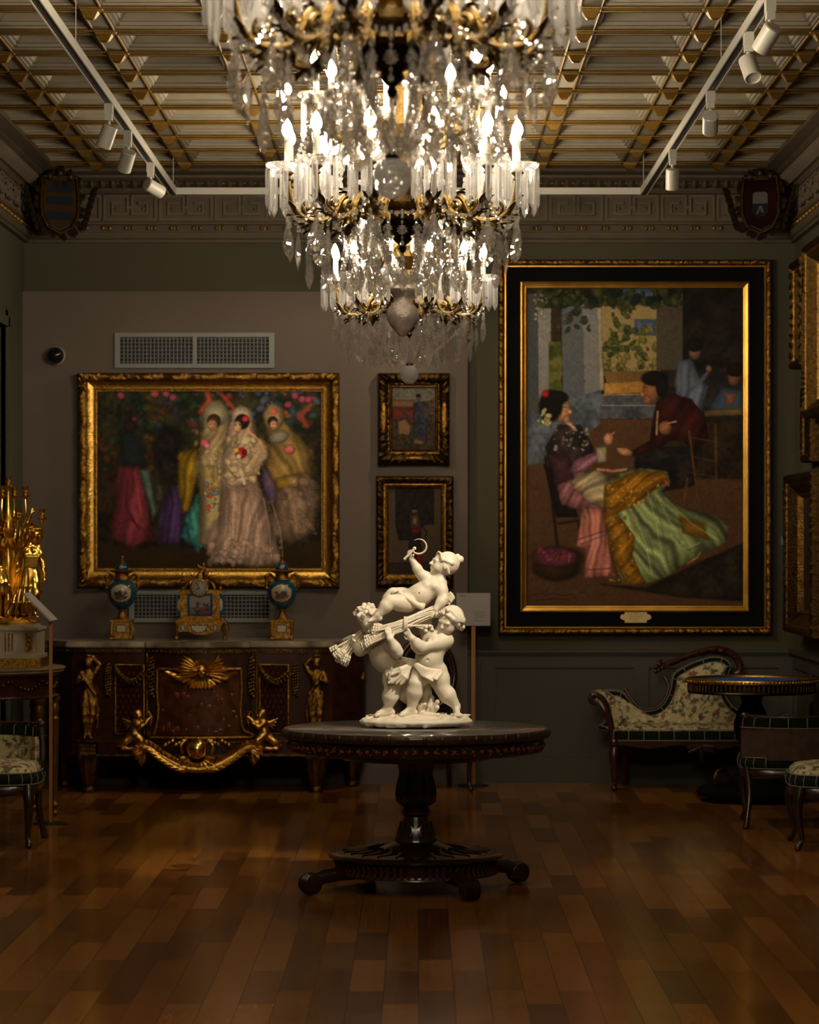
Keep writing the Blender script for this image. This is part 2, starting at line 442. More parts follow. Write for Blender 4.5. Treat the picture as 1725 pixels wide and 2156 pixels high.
# left wall with a doorway just before the corner
mb = MB()
D0, D1, DZ = 16.9, 18.35, 2.95
mb.box(XL - .2, XL, YF, D0, 0, 4.4); mb.box(XL - .2, XL, D1, YB, 0, 4.4); mb.box(XL - .2, XL, D0, D1, DZ, 4.4)
struct(mb.build('wall_left', WALL_G, smooth=False))
mb = MB(); mb.box(XL - .19, XL - .15, D0, D1, 0, DZ)
mb.box(XL - .15, XL - .13, D0 + .12, D1 - .12, 1.2, DZ - .15); mb.box(XL - .15, XL - .13, D0 + .12, D1 - .12, .2, 1.05)
dr = struct(mb.build('door_1', DADO, smooth=False))
mb = MB()
for a, b in ((.0, .03), (.03, .05)):
    t = .11 - a * 1.6
    mb.box(XL, XL + b, D0 - t, D0, 0, DZ + t); mb.box(XL, XL + b, D1, D1 + t, 0, DZ + t); mb.box(XL, XL + b, D0 - t, D1 + t, DZ, DZ + t)
mb.build('door_casing', WALL_G, dr, smooth=False)
# taupe panel wall that stands a little in front of the back wall
YP = 19.36
XP1 = PX(985, YP); ZPT = PZ(614, YP)
mb = MB(); mb.box(XL, XP1, YP, YB, 0, ZPT); struct(mb.build('wall_back_panel', WALL_P, smooth=False))

# coffered ceiling
colsX = [-.36 + .573 * m for m in range(-4, 6)]
rowsY = [18.88 - .606 * k for k in range(34)]
mb = MB()
steps = [(.064, 0), (.064, .010), (.080, .012), (.082, .028), (.092, .030), (.130, .088), (.150, .090), (.153, .108)]
def coffer(x0, x1, y0, y1):
    rings = [(x0, x1, y0, y1, 0.0)] + [(x0 + a, x1 - a, y0 + a, y1 - a, z) for a, z in steps]
    vs = []
    for a, b, c, d, z in rings: vs += [(a, c, ZC + z), (b, c, ZC + z), (b, d, ZC + z), (a, d, ZC + z)]
    fs = [(r * 4 + i, r * 4 + (i + 1) % 4, r * 4 + 4 + (i + 1) % 4, r * 4 + 4 + i) for r in range(len(rings) - 1) for i in range(4)]
    fs.append(tuple(len(rings) * 4 - 4 + i for i in range(4)))
    mb.add(vs, fs, 0)
for i in range(len(colsX) - 1):
    for j in range(len(rowsY) - 1): coffer(colsX[i], colsX[i + 1], rowsY[j + 1], rowsY[j])
mb.box(XL - .2, XR + .2, rowsY[0], YB + .2, ZC, ZC + .02); mb.box(XL - .2, XR + .2, YF - .2, rowsY[-1], ZC, ZC + .02)
mb.box(colsX[-1], XR + .2, YF - .2, YB, ZC, ZC + .02)
mb.box(XL - .2, XR + .2, YF - .2, YB + .2, ZC + .2, ZC + .3)
for x in colsX:
    for s in (-.050, .050): mb.tube([(x + s, rowsY[-1], ZC - .006), (x + s, rowsY[0] + .1, ZC - .006)], .0068, 8, 1)
for y in rowsY:
    for s in (-.050, .050): mb.tube([(colsX[0], y + s, ZC - .008), (colsX[-1], y + s, ZC - .008)], .0068, 8, 1)
ceil = struct(mb.build('ceiling', [PLASTER, CEIL_GOLD], angle=30))
bm_ = MB()
w = .042
for z0, z1, a, b in ((0, -.012, w, w), (-.012, -.04, w * .92, w * .5), (-.04, -.046, w * .5, w * .3)):
    vs = [(-a, -a, z0), (a, -a, z0), (a, a, z0), (-a, a, z0), (-b, -b, z1), (b, -b, z1), (b, b, z1), (-b, b, z1)]
    bm_.add(vs, [(0, 1, 2, 3), (7, 6, 5, 4), (0, 4, 5, 1), (1, 5, 6, 2), (2, 6, 7, 3), (3, 7, 4, 0)])
b0 = bm_.build('ceiling_boss', CEIL_GOLD, ceil, smooth=False, loc=(colsX[1], rowsY[0], ZC - .01))
for i in range(1, len(colsX) - 1):
    for j in range(0, 10):
        if (i, j) != (1, 0): dup(b0, ceil, loc=(colsX[i], rowsY[j], ZC - .01))

# cornice swept along back and side walls: (projection, z, material)
prof = [(0, 3.585), (.035, 3.585), (.035, 3.605), (.05, 3.61), (.06, 3.635), (.06, 3.65), (.03, 3.655), (.025, 3.70), (.045, 3.705), (.045, 3.72), (.02, 3.725),
        (.02, 3.905), (.04, 3.91), (.05, 3.925), (.05, 3.945), (.09, 3.955), (.17, 4.0), (.17, 4.015), (.25, 4.03), (.25, ZC + .01), (0, ZC + .01)]
def cornice(name, p0, p1, nrm, trims0=1, trims1=1):
    """p0->p1 along the wall, nrm points into the room; ends are mitred by the projection."""
    p0 = Vector(p0); p1 = Vector(p1); n = Vector(nrm); d = (p1 - p0).normalized()
    m = MB(); k = len(prof); vs = []
    for q, sgn, t in ((p0, 1, trims0), (p1, -1, trims1)):
        for a, z in prof: vs.append(q + n * a + d * (a * sgn * t) + Vector((0, 0, z)))
    fs = [(i, (i + 1) % k, k + (i + 1) % k, k + i) for i in range(k)] + [tuple(range(k)), tuple(range(2 * k - 1, k - 1, -1))]
    m.add(vs, fs); L = (p1 - p0).length
    # bead pairs
    for i in range(int(L / .15)):
        if L > 6 and i * .15 < L - 4: continue
        for s in (-.022, .022):
            c = p0 + d * (.15 * i + .1 + s) + n * .04 + Vector((0, 0, 3.68))
            m.ell(c, (.014, .014, .014), 8, 6, 1)
        c = p0 + d * (.15 * i + .1) + n * .036 + Vector((0, 0, 3.68)); m.ell(c, (.009, .009, .018), 6, 4, 1)
    # leaf band
    N = int(L / .07)
    for i in range(N):
        if L > 6 and i * .07 < L - 4: continue
        c = p0 + d * (.07 * i + .035) + n * .075 + Vector((0, 0, 3.945))
        m.leaf(c, n * .1 + Vector((0, 0, .06)), Vector((0, 0, -1)) + n * .3, .085, .055, .1, 2, .25, 4)
        c = p0 + d * (.07 * i) + n * .075 + Vector((0, 0, 3.95))
        m.ell(c + n * .04 + Vector((0, 0, .02)), (.012, .012, .012), 6, 4, 1)
    # greek key in relief
    u = .37; h0 = 3.737; hs = .155 / 5
    paths = [[(.4, 0), (.4, 5), (4.6, 5), (4.6, 1.2), (1.9, 1.2), (1.9, 3.5), (3.3, 3.5)], [(.4, 0), (9.6, 0)],
             [(9.6, 0), (9.6, 5), (5.4, 5), (5.4, 1.2), (8.1, 1.2), (8.1, 3.5), (6.7, 3.5)], [(4.6, 2.6), (5.4, 2.6)]]
    t = .0085
    for i in range(int(L / u)):
        if L > 6 and i * u < L - 4: continue
        for xx in (2.6, 7.4): m.ell(p0 + d * (u * i + .15 + xx * u / 10) + n * .03 + Vector((0, 0, h0 + 2.35 * hs)), .011, 8, 6, 2)
        for pi_, pa in enumerate(paths):
            for si_, ((x0, z0), (x1, z1)) in enumerate(zip(pa, pa[1:])):
                A = min(x0, x1) * u / 10 - t; B = max(x0, x1) * u / 10 + t; Cz = min(z0, z1) * hs - t; Dz = max(z0, z1) * hs + t
                o = p0 + d * (u * i + .15)
                P8 = [o + d * x + n * y + Vector((0, 0, h0 + z)) for z in (Cz, Dz) for y in (.012, .034 + .0009 * (si_ + 7 * pi_ % 5)) for x in (A, B)]
                m.add(P8, [(0, 2, 3, 1), (4, 5, 7, 6), (0, 1, 5, 4), (2, 6, 7, 3), (0, 4, 6, 2), (1, 3, 7, 5)], 2)
    return struct(m.build(name, [CORNICE, CEIL_GOLD, PLASTER_P], angle=30))
cornice('trim_1', (XL, YB, 0), (XR, YB, 0), (0, -1, 0))
cornice('trim_2', (XL, YF, 0), (XL, YB, 0), (1, 0, 0))
cornice('trim_3', (XR, YF, 0), (XR, YB, 0), (-1, 0, 0))
# darker strip above the taupe panel is the wall itself; dado rail + wainscot on the green wall
def wains(name, p0, p1, nrm, stiles):
    p0 = Vector(p0); p1 = Vector(p1); n = Vector(nrm); d = (p1 - p0).normalized(); L = (p1 - p0).length
    m = MB()
    def bx(a, b, z0, z1, t0, t1):
        P8 = [p0 + d * x + n * y + Vector((0, 0, z)) for z in (z0, z1) for y in (t0, t1) for x in (a, b)]
        m.add(P8, [(0, 2, 3, 1), (4, 5, 7, 6), (0, 1, 5, 4), (2, 6, 7, 3), (0, 4, 6, 2), (1, 3, 7, 5)])
    bx(0, L, 0, .86, 0, .006)
    bx(0, L, .865, .885, 0, .05); bx(0, L, .85, .865, 0, .035); bx(0, L, .835, .85, 0, .022)
    bx(0, L, .765, .835, 0, .02); bx(0, L, 0, .165, 0, .02); bx(0, L, .165, .172, 0, .012)
    for s in stiles: bx(max(0, s - .05), min(L, s + .05), .172, .765, 0, .02)
    return struct(m.build(name, DADO, smooth=False))
wains('trim_4', (XP1, YB, 0), (XR, YB, 0), (0, -1, 0), [.03, PX(1350, YB) - XP1, PX(1655, YB) - XP1, PX(1038, YB) - XP1 - .03])
wains('trim_5', (XR, YB, 0), (XR, YF, 0), (-1, 0, 0), [.07 + .8 * k for k in range(26)])
wains('trim_6', (XL, YF, 0), (XL, D0 - .11, 0), (1, 0, 0), [.07 + .85 * k for k in range(22)])
wains('trim_7', (XL, D1 + .11, 0), (XL, YP, 0), (1, 0, 0), [.07])
wains('trim_8', (XR, YF, 0), (XL, YF, 0), (0, 1, 0), [.07 + .85 * k for k in range(6)])
# ------------------------------------------------------------------ lighting tracks and spotlights
ZT = 3.77
tr = thing('lighting_track', 'white suspended track rail running round three sides under the coffered ceiling', 'track', (0, 0, ZT))
TXL, TXR, TYB = -1.535, 1.405, 18.3
def rail(x0, y0, x1, y1, name='rail'):
    m = MB(); a = .022
    if abs(x1 - x0) < .01:
        m.box(x0 - a, x0 + a, y0, y1, 0, .042); m.box(x0 - .008, x0 + .008, y0, y1, -.002, .0, 1); m.box(x0 - .0235, x0 - .017, y0, y1, -.006, .0); m.box(x0 + .017, x0 + .0235, y0, y1, -.006, .0)
        m.box(x0 - .016, x0 - .009, y0, y1, -.0025, .0, 1); m.box(x0 + .009, x0 + .016, y0, y1, -.0025, .0, 1)
    else:
        m.box(x0, x1, y0 - a, y0 + a, 0, .042); m.box(x0, x1, y0 - .008, y0 + .008, -.003, 0, 1)
    return m.build(name, [WHITE, VOID], tr, smooth=False)
rail(TXL, 6.0, TXL, TYB); rail(TXR, 6.0, TXR, TYB); rail(TXL, TYB, TXR, TYB)
for x, y in ((TXL, TYB), (TXR, TYB), (TXL, 13.1), (TXR, 13.6)):
    m = MB(); m.tube([(x, y, .042), (x, y, ZC - ZT)], .0025, 5); m.lathe([(.012, .04), (.012, .06), (.004, .07)], 10, (x, y, 0))
    m.build('suspension_wire', WHITE, tr)


def spotlight(x, y, aim, label, watts=0, deg=30, blend=.5, lit=False, zt=ZT, color=SPOT_COL):
    t = thing('track_spotlight', label, 'spotlight', (x, y, zt))
    m = MB(); m.box(-.02, .02, -.035, .035, -.055, .0); m.box(-.017, .017, -.03, .03, -.085, -.055); m.build('adapter', WHITE, t, smooth=False)
    m = MB(); m.tube([(0, 0, -.084), (0, 0, -.125)], .009, 10); m.build('stem', WHITE, t)
    piv = Vector((0, 0, -.135)); d = (Vector(aim) - (Vector((x, y, zt)) + piv)).normalized()
    q = d.to_track_quat('-Z', 'Y').to_matrix().to_4x4(); M = Matrix.Translation(piv) @ q
    m = MB(); m.lathe([(.0, .03), (.033, .03), (.038, .025), (.038, -.085), (.034, -.087), (.033, -.075), (0, -.075)], 28, M=M); h = m.build('lamp_head', WHITE, t, angle=35)
    m = MB(); m.lathe([(0, -.0735), (.031, -.0735), (.031, -.0715), (0, -.0715)], 20, M=M); m.build('lens', LENS if lit else VOID, h)
    if watts:
        spot_light(None, Vector((x, y, zt)) + piv + d * .12, aim, watts, deg, blend, color=color)
    return t
G = 'spotlights on the ceiling track'
spotlight(TXL, 14.5, (-2.5, 15.2, 1.2), 'white track spotlight farthest from the corner crest with stripes', 14, 34)
spotlight(TXL, 15.45, (-2.45, 17.0, 1.3), 'white track spotlight in the middle of three on one rail', 18, 30)
spotlight(TXL, 16.75, (1.40, 19.4, 2.1), 'white track spotlight nearest the striped crest, head tipped towards the tall painting', 75, 36, .45)
spotlight(TXR, 16.2, (1.45, 17.4, 0), 'white track spotlight hanging straight down near the crest with the red shield', 5, 60)
spotlight(TXR, 14.1, (1.75, 18.8, .5), 'white track spotlight second from the red-shield corner, turned away', 32, 24)
spotlight(TXR, 12.47, (2.2, 9.8, 0), 'white track spotlight with its bright lens showing', 10, 40, lit=True)
spotlight(TXR, 11.7, (-.02, 13.5, 1.2), 'white track spotlight at the top edge tilted down to the marble group', 420, 19, .7, color=(1, .87, .68))
spotlight(.60, TYB, (-1.35, 19.4, 1.75), 'pale track spotlight on the cross rail half behind the crystal chandelier', 48, 70, .6)


# ------------------------------------------------------------------ chandeliers
def lens_mesh(outline, thick, inner=.55):
    """A flat cut-crystal drop: bevelled outline with a raised table front and back. outline: (x, z) closed."""
    cx = 0; cz = sum(p[1] for p in outline) / len(outline); k = len(outline); m = MB()
    vs = [(x, 0, z) for x, z in outline] + [(x * inner, -thick, cz + (z - cz) * inner) for x, z in outline] + [(x * inner, thick, cz + (z - cz) * inner) for x, z in outline]
    fs = []
    for i in range(k):
        j = (i + 1) % k; fs += [(i, j, k + j, k + i), (j, i, 2 * k + i, 2 * k + j)]
    # front and back ridge apexes
    vs += [(0, -thick * 1.45, cz - .004), (0, thick * 1.45, cz - .004)]
    for i in range(k):
        j = (i + 1) % k; fs += [(k + i, k + j, 3 * k), (2 * k + j, 2 * k + i, 3 * k + 1)]
    m.add(vs, fs); return m
def mirror(h): return h + [(-x, z) for x, z in reversed(h) if x > 1e-6]
pear = mirror([(0, 0), (.009, -.006), (.010, -.02), (.015, -.034), (.019, -.046), (.028, -.062), (.030, -.072), (.036, -.082), (.035, -.093), (.036, -.102), (.030, -.110), (.027, -.118), (.017, -.122), (.012, -.130), (0, -.134)])
slim = mirror([(0, 0), (.006, -.008), (.005, -.02), (.011, -.05), (.0155, -.085), (.013, -.115), (.007, -.14), (0, -.155)])
kite = mirror([(0, 0), (.007, -.01), (.006, -.022), (.02, -.045), (.027, -.058), (.02, -.075), (.014, -.092), (.009, -.10), (0, -.115)])
HID = []
def proto(m, name, mt=None, smooth=False, angle=40):
    o = m.build(name, mt or CRYSTAL, smooth=smooth, angle=angle); me = o.data; bpy.data.objects.remove(o); return me
def with_top(m):
    m.ell((0, 0, .010), (.008, .008, .010), 8, 5); m.tube([(0, 0, .018), (0, 0, .03)], .0012, 4); return m
PEAR = proto(with_top(lens_mesh(pear, .011)), 'crystal_drop'); SLIM = proto(with_top(lens_mesh(slim, .009)), 'crystal_drop'); KITE = proto(with_top(lens_mesh(kite, .010)), 'crystal_drop')
m = MB()
k = 6; L = .162
ring = lambda s, z: [(s * .0115 * math.cos(2 * PI * i / k), s * .0075 * math.sin(2 * PI * i / k), z) for i in range(k)]
vs = ring(.5, 0) + ring(1, -.012) + ring(1, -L + .02) + [(0, 0, -L)]
fs = [tuple(range(k - 1, -1, -1))] + [(r * k + i, r * k + (i + 1) % k, r * k + k + (i + 1) % k, r * k + k + i) for r in (0, 1) for i in range(k)] + [(2 * k + i, 2 * k + (i + 1) % k, 3 * k) for i in range(k)]
m.add(vs, fs); m.ell((0, 0, .008), (.007, .005, .008), 6, 4)
PRISM = proto(m, 'prism', CRYSTAL_P)
# parts of an arm, built along +x of its own frame, origin on the chandelier axis at ring height
def arm_mesh(pts, rad, big=1):
    m = MB(); P = [Vector((x, 0, z)) for x, z in pts]
    Q = []; R = []
    for i in range(len(P) - 1):
        p0 = P[max(i - 1, 0)]; p1 = P[i]; p2 = P[i + 1]; p3 = P[min(i + 2, len(P) - 1)]
        for t in (0, .25, .5, .75):
            Q.append(.5 * ((2 * p1) + (p2 - p0) * t + (2 * p0 - 5 * p1 + 4 * p2 - p3) * t * t + (3 * p1 - p0 - 3 * p2 + p3) * t ** 3)); R.append(rad[i] + (rad[i + 1] - rad[i]) * t)
    Q.append(P[-1]); R.append(rad[-1]); m.tube(Q, R, 8)
    return m
def scroll(m, c, r, w, turns=1.2, a0=0, s=1):
    pts = []; N = 18
    for i in range(N + 1):
        t = i / N; a = a0 + s * turns * 2 * PI * t; rr = r * (1 - .75 * t)
        pts.append((c[0] + rr * math.cos(a), 0, c[1] + rr * math.sin(a)))
    m.tube(pts, [w * (1 - .5 * i / N) for i in range(N + 1)], 6); m.ell((pts[-1][0], 0, pts[-1][2]), w * 1.3, 6, 4)
m = arm_mesh([(.13, .0), (.175, .055), (.225, .03), (.255, -.03), (.31, -.058), (.37, -.045), (.41, .0), (.425, .06), (.43, .115)], [.012, .013, .015, .015, .013, .012, .011, .010, .009])
scroll(m, (.20, .02), .035, .010, 1.1, PI, -1); scroll(m, (.345, -.005), .034, .009, 1.2, -PI / 2, 1); scroll(m, (.27, -.02), .03, .008, 1.0, PI * .6, -1)
for x, z, dx, dz in ((.26, -.035, .7, -.5), (.31, -.06, 1, 0), (.36, -.05, .8, .5), (.40, -.015, .4, 1), (.19, .05, .6, .5)):
    m.leaf((x, 0, z), (dx, 0, dz), (dz, 0, -dx), .07, .034, .35, 0, .2, 5, .12)
    m.leaf((x, .006, z), (dx, .5, dz), (dz, 0, -dx), .05, .022, .4, 0, .2, 4); m.leaf((x, -.006, z), (dx, -.5, dz), (dz, 0, -dx), .05, .022, .4, 0, .2, 4)
m.lathe([(.006, .09), (.018, .10), (.012, .112), (.024, .125), (.02, .132)], 12, (.43, 0, 0))
ARM = proto(m, 'lower_arm', CHGOLD, True)
def dish_mesh(r):
    m = MB(); prof = [(.012, -.012), (r * .55, -.006), (r * .86, .004), (r, .014), (r * 1.02, .022), (r * .96, .022), (r * .8, .010), (r * .5, .002), (.012, -.004)]
    m.lathe(prof, 24, flute=.07, nf=12); return m
DISH = proto(dish_mesh(.078), 'drip_pan', CRYSTAL_D); DISH_S = proto(dish_mesh(.066), 'drip_pan', CRYSTAL_D)
m = MB(); m.lathe([(.016, 0), (.018, .012), (.012, .02), (.0115, .115), (.008, .118)], 12); CAND = proto(m, 'candle_sleeve', CANDLE, True)
m = MB(); m.lathe([(.009, 0), (.016, .010), (.0215, .024), (.0185, .042), (.011, .058), (.004, .070), (0, .074)], 10); BULBMESH = proto(m, 'bulb', BULBM, True, 180)
m = arm_mesh([(.07, .27), (.12, .33), (.17, .30), (.22, .27), (.28, .29), (.315, .34), (.32, .40)], [.010, .012, .012, .011, .010, .009, .008])
scroll(m, (.14, .31), .03, .008, 1.1, PI, -1); scroll(m, (.26, .315), .028, .007, 1.2, -PI / 2, 1)
for x, z, dx, dz in ((.21, .265, .9, -.2), (.26, .275, .9, .4), (.30, .31, .3, 1)): m.leaf((x, 0, z), (dx, 0, dz), (dz, 0, -dx), .06, .03, .35, 0, .2, 5, .12)
ARM_U = proto(m, 'upper_arm', CHGOLD, True)
def strand(pts, s=.0085, gap=.0195, ros=()):
    m = MB(); pts = [Vector(p) for p in pts]; acc = 0; i = 0
    for a, b in zip(pts, pts[1:]):
        L = (b - a).length; t = acc
        while t < L:
            c = a.lerp(b, t / L); r = s * (1.0 if i % 3 else 1.35); m.ell(c, (r, r * .8, r), 6, 4); t += gap; i += 1
        acc = t - L
    for p in ros:
        p = Vector(p); rad = Vector((p.x, p.y, 0)); rad = rad.normalized() if rad.length > .001 else Vector((0, -1, 0)); tan = Vector((-rad.y, rad.x, 0)); vs = [p + rad * .008, p - rad * .008]
        for j in range(20):
            a = 2 * PI * j / 20; rr = .021 if j % 2 else .0155
            vs.append(p + tan * rr * math.cos(a) + Vector((0, 0, rr * math.sin(a))))
        m.add(vs, [f for j in range(20) for f in ((0, 2 + j, 2 + (j + 1) % 20), (1, 2 + (j + 1) % 20, 2 + j))])
    return m
def sag(p, q, drop, n=10):
    p = Vector(p); q = Vector(q)
    return [p.lerp(q, i / n) - Vector((0, 0, drop * 4 * (i / n) * (1 - i / n))) for i in range(n + 1)]
STR_A = proto(strand(sag((.43, 0, .11), (.33, 0, .40), .03), .0075), 'bead_strand')
STR_B = proto(strand(sag((.40, 0, -.02), (.07, 0, -.30), .02), .008, .02, [(.335, 0, -.085), (.22, 0, -.17)]), 'bead_strand')
STR_C = proto(strand(sag((.43 * math.cos(-.26), .43 * math.sin(-.26), .0), (.43 * math.cos(.26), .43 * math.sin(.26), .0), .07), .008), 'bead_strand')
STR_D = proto(strand([(.13, 0, -.05), (.155, 0, -.20)], .009, .021, [(.14, 0, -.09), (.148, 0, -.145)]), 'bead_strand')
STR_E = proto(strand([(.33, 0, -.05), (.335, 0, -.17)], .0075, .02, [(.333, 0, -.12)]), 'bead_strand')

def honeycomb_ball(r):
    import bmesh
    bm = bmesh.new(); bmesh.ops.create_icosphere(bm, subdivisions=3, radius=1.0); m = MB()
    for v in bm.verts:
        n_ = v.co.normalized(); cs = [f.calc_center_median().normalized() for f in v.link_faces]; u = n_.orthogonal().normalized(); w_ = n_.cross(u)
        cs.sort(key=lambda c_: math.atan2((c_ - n_).dot(w_), (c_ - n_).dot(u))); k_ = len(cs)
        ins = [(n_ + (c_ - n_) * .62).normalized() * r * 1.0 for c_ in cs]
        o = [c_ * r * .955 for c_ in cs]
        m.add(o + ins, [(i, (i + 1) % k_, k_ + (i + 1) % k_, k_ + i) for i in range(k_)] + [tuple(k_ + i for i in range(k_))])
    bm.free(); return m
BALL = proto(honeycomb_ball(.052), 'crystal_ball', CRYSTAL_B)

def chandelier(x, y, z, label, pend, sc=1.07):
    t = thing('chandelier', label, 'chandelier', (x, y, z))
    m = MB()
    m.lathe([(.075, -.045), (.12, -.05), (.135, -.035), (.128, -.02), (.145, -.005), (.15, .012), (.13, .03), (.11, .045), (.06, .055), (.03, .07)], 36, flute=.03, nf=24)
    for i in range(24):
        a = 2 * PI * i / 24; m.ell((.146 * math.cos(a), .146 * math.sin(a), -.03), .009, 6, 4)
    for i in range(12):
        a = 2 * PI * (i + .5) / 12; m.leaf((.10 * math.cos(a), .10 * math.sin(a), .045), (.6 * math.cos(a), .6 * math.sin(a), .8), (-math.cos(a), -math.sin(a), .6), .07, .05, -.3, 0, .2, 5, .1)
    m.build('gilt_ring', CHGOLD, t)
    m = MB(); m.lathe([(.0, -.175), (.009, -.168), (.016, -.155), (.010, -.142), (.024, -.132), (.036, -.118), (.030, -.105), (.062, -.09), (.088, -.07), (.098, -.05), (.07, -.044)], 28, flute=.04, nf=14); m.build('bronze_finial', GOLD_DK, t)
    m = MB(); m.lathe([(.03, .06), (.05, .10), (.028, .13), (.022, .20), (.06, .24), (.085, .27), (.075, .30), (.03, .33), (.02, .45), (.045, .50), (.06, .55), (.03, .62), (.018, .7), (.018, .95), (.05, .97), (.06, 1.0), (.11, ZC - z + .05), (.12, ZC - z + .107)], 24, flute=.04, nf=12); m.build('stem', CHGOLD, t)
    for i in range(12):
        a = 2 * PI * (i + .5) / 12
        A = link('lower_arm', ARM, t); A.rotation_euler = (0, 0, a)
        d = link('drip_pan', DISH, A, (.43, 0, .14)); link('candle_sleeve', CAND, A, (.43, 0, .145)); link('bulb', BULBMESH, A, (.43, 0, .262))
        for j in range(9):
            b = 2 * PI * (j + .5) / 9 + a * 1.7
            o = link('prism', PRISM, A, (.43 + .074 * math.cos(b), .074 * math.sin(b), .145)); o.rotation_euler = (0, 0, b + PI / 2)
    for i in range(8):
        a = 2 * PI * (i + .25) / 8
        A = link('upper_arm', ARM_U, t); A.rotation_euler = (0, 0, a)
        link('drip_pan', DISH_S, A, (.32, 0, .42)); link('candle_sleeve', CAND, A, (.32, 0, .425)); link('bulb', BULBMESH, A, (.32, 0, .542))
        for j in range(4):
            b = 2 * PI * (j + .3) / 4 + a
            o = link('crystal_spear', PRISM, A, (.32 + .063 * math.cos(b), .063 * math.sin(b), .425)); o.rotation_euler = (0, 0, b + PI / 2)
    def ringof(me, name, n, r, zz, ph=0, yaw=0):
        for i in range(n):
            a = 2 * PI * (i + ph) / n
            o = link(name, me, t, (r * math.cos(a), r * math.sin(a), zz)); o.rotation_euler = (0, 0, a + PI / 2 + yaw + random.uniform(-.5, .5))
    def strands(me, n, ph=0):
        for i in range(n): link('bead_strand', me, t).rotation_euler = (0, 0, 2 * PI * (i + ph) / n)
    t.scale = (sc, sc, 1.0)
    ringof(PEAR, 'crystal_drop', 12, .43, -.065, .5)
    ringof(PEAR, 'crystal_drop', 10, .34, -.18, 0)
    ringof(SLIM, 'crystal_drop', 10, .385, -.10, .3)
    ringof(PEAR, 'crystal_drop', 10, .22, -.20, .2)
    ringof(KITE, 'crystal_drop', 8, .155, -.22, 0)
    ringof(PEAR, 'crystal_drop', 8, .255, .27, .4)
    ringof(PEAR, 'crystal_drop', 8, .32, .36, .25)
    strands(STR_A, 12, .5); strands(STR_B, 12, .5); strands(STR_C, 12, 0); strands(STR_D, 8, .5); strands(STR_E, 12, 0)
    if pend == 'ball':
        m = MB(); m.tube([(0, 0, -.17), (0, 0, -.315)], .002, 5); m.lathe([(.018, -.325), (.02, -.318), (.006, -.305), (.004, -.295)], 12); m.build('pendant_hook', GOLD_DK, t)
        link('crystal_ball', BALL, t, (0, 0, -.375))
    else:
        m = MB(); m.tube([(0, 0, -.17), (0, 0, -.255)], .003, 6); m.build('pendant_hook', GOLD_DK, t)
        pr = [(0, -.50), (.014, -.495), (.026, -.48), (.046, -.455), (.058, -.43), (.06, -.41), (.05, -.385), (.036, -.365), (.034, -.345), (.044, -.328), (.046, -.312), (.034, -.298), (.024, -.285), (.020, -.27), (.010, -.255), (0, -.25)]
        m = MB(); m.lathe(pr, 36, flute=.05, nf=18); m.build('silvered_vase_drop', SILVER, t)
    return t
ZR = 2.90
chandelier(-.068, 7.45, ZR, 'crystal chandelier hanging nearest, its honeycomb ball at mid-height of the cascade', 'ball', .96)
chandelier(-.063, 11.43, ZR, 'crystal chandelier with silvered vase drop, hanging between the two other chandeliers', 'vase')
chandelier(-.052, 16.16, ZR, 'crystal chandelier hanging lowest in view, glass ball over the small painting', 'ball', .98)
# ------------------------------------------------------------------ vents, dome, small wall things
def vent(name, x0, x1, z0, z1, y, label):
    t = thing(name, label, 'vent', ((x0 + x1) / 2, y, z0)); w = (x1 - x0) / 2; h = z1 - z0; m = MB(); b = .035
    m.box(-w, w, -.018, 0, 0, b * .8); m.box(-w, w, -.018, 0, h - b * .8, h); m.box(-w, -w + b, -.018, 0, b * .8, h - b * .8); m.box(w - b, w, -.018, 0, b * .8, h - b * .8); m.box(-.011, .011, -.017, 0, b * .8, h - b * .8)
    m.build('vent_frame', WHITE_V, t, smooth=False)
    m = MB(); m.box(-w + b, w - b, -.002, 0, b * .8, h - b * .8); m.build('duct_dark_sheet', DARKHOLE, t, smooth=False)  # dark sheet on the wall stands in for the unlit duct opening
    m = MB(); n = max(5, int((h - .06) / .0235))
    for i in range(n):
        z = b * .8 + (h - b * 1.6) * (i + .5) / n
        m.add([(-w + b, -.004, z - .0035), (w - b, -.004, z - .0035), (w - b, -.014, z - .0005), (-w + b, -.014, z - .0005), (-w + b, -.004, z - .001), (w - b, -.004, z - .001), (w - b, -.013, z + .0025), (-w + b, -.013, z + .0025)],
              [(0, 1, 2, 3), (4, 7, 6, 5), (0, 4, 5, 1), (3, 2, 6, 7), (0, 3, 7, 4), (1, 5, 6, 2)])
    k = int((x1 - x0) / .027)
    for i in range(1, k):
        x = -w + b + (x1 - x0 - 2 * b) * i / k
        m.box(x - .0024, x + .0024, -.010, -.002, b * .8, h - b * .8)
    m.build('louvre_grille', WHITE_V, t, smooth=False)
vent('wall_vent', PX(242, YP), PX(578, YP), PZ(775, YP), PZ(701, YP), YP, 'grey metal air vent high on the taupe wall above the gold-framed crowd painting')
vent('wall_vent', PX(272, YP), PX(578, YP), PZ(1310, YP), PZ(1243, YP), YP, 'grey louvred air vent low on the wall behind the mantel clock')
t = thing('dome_camera', 'small black dome on the taupe wall beside the air vent', 'camera', (PX(118, YP), YP, PZ(749, YP)))
m = MB(); M = Matrix.Rotation(PI / 2, 4, 'X'); m.lathe([(.062, 0), (.062, .02), (.056, .03)], 32, M=M); m.build('dome_base', WHITE, t)
m = MB(); m.lathe([(.057, .024), (.055, .04), (.046, .062), (.03, .078), (.012, .085), (0, .0855)], 32, M=M); m.build('dome', DOME, t, angle=180)
t = thing('wall_switch', 'tiny pale switch plate between the tall painting and the corner', 'switch', (PX(1648, YB), YB, PZ(1138, YB)))
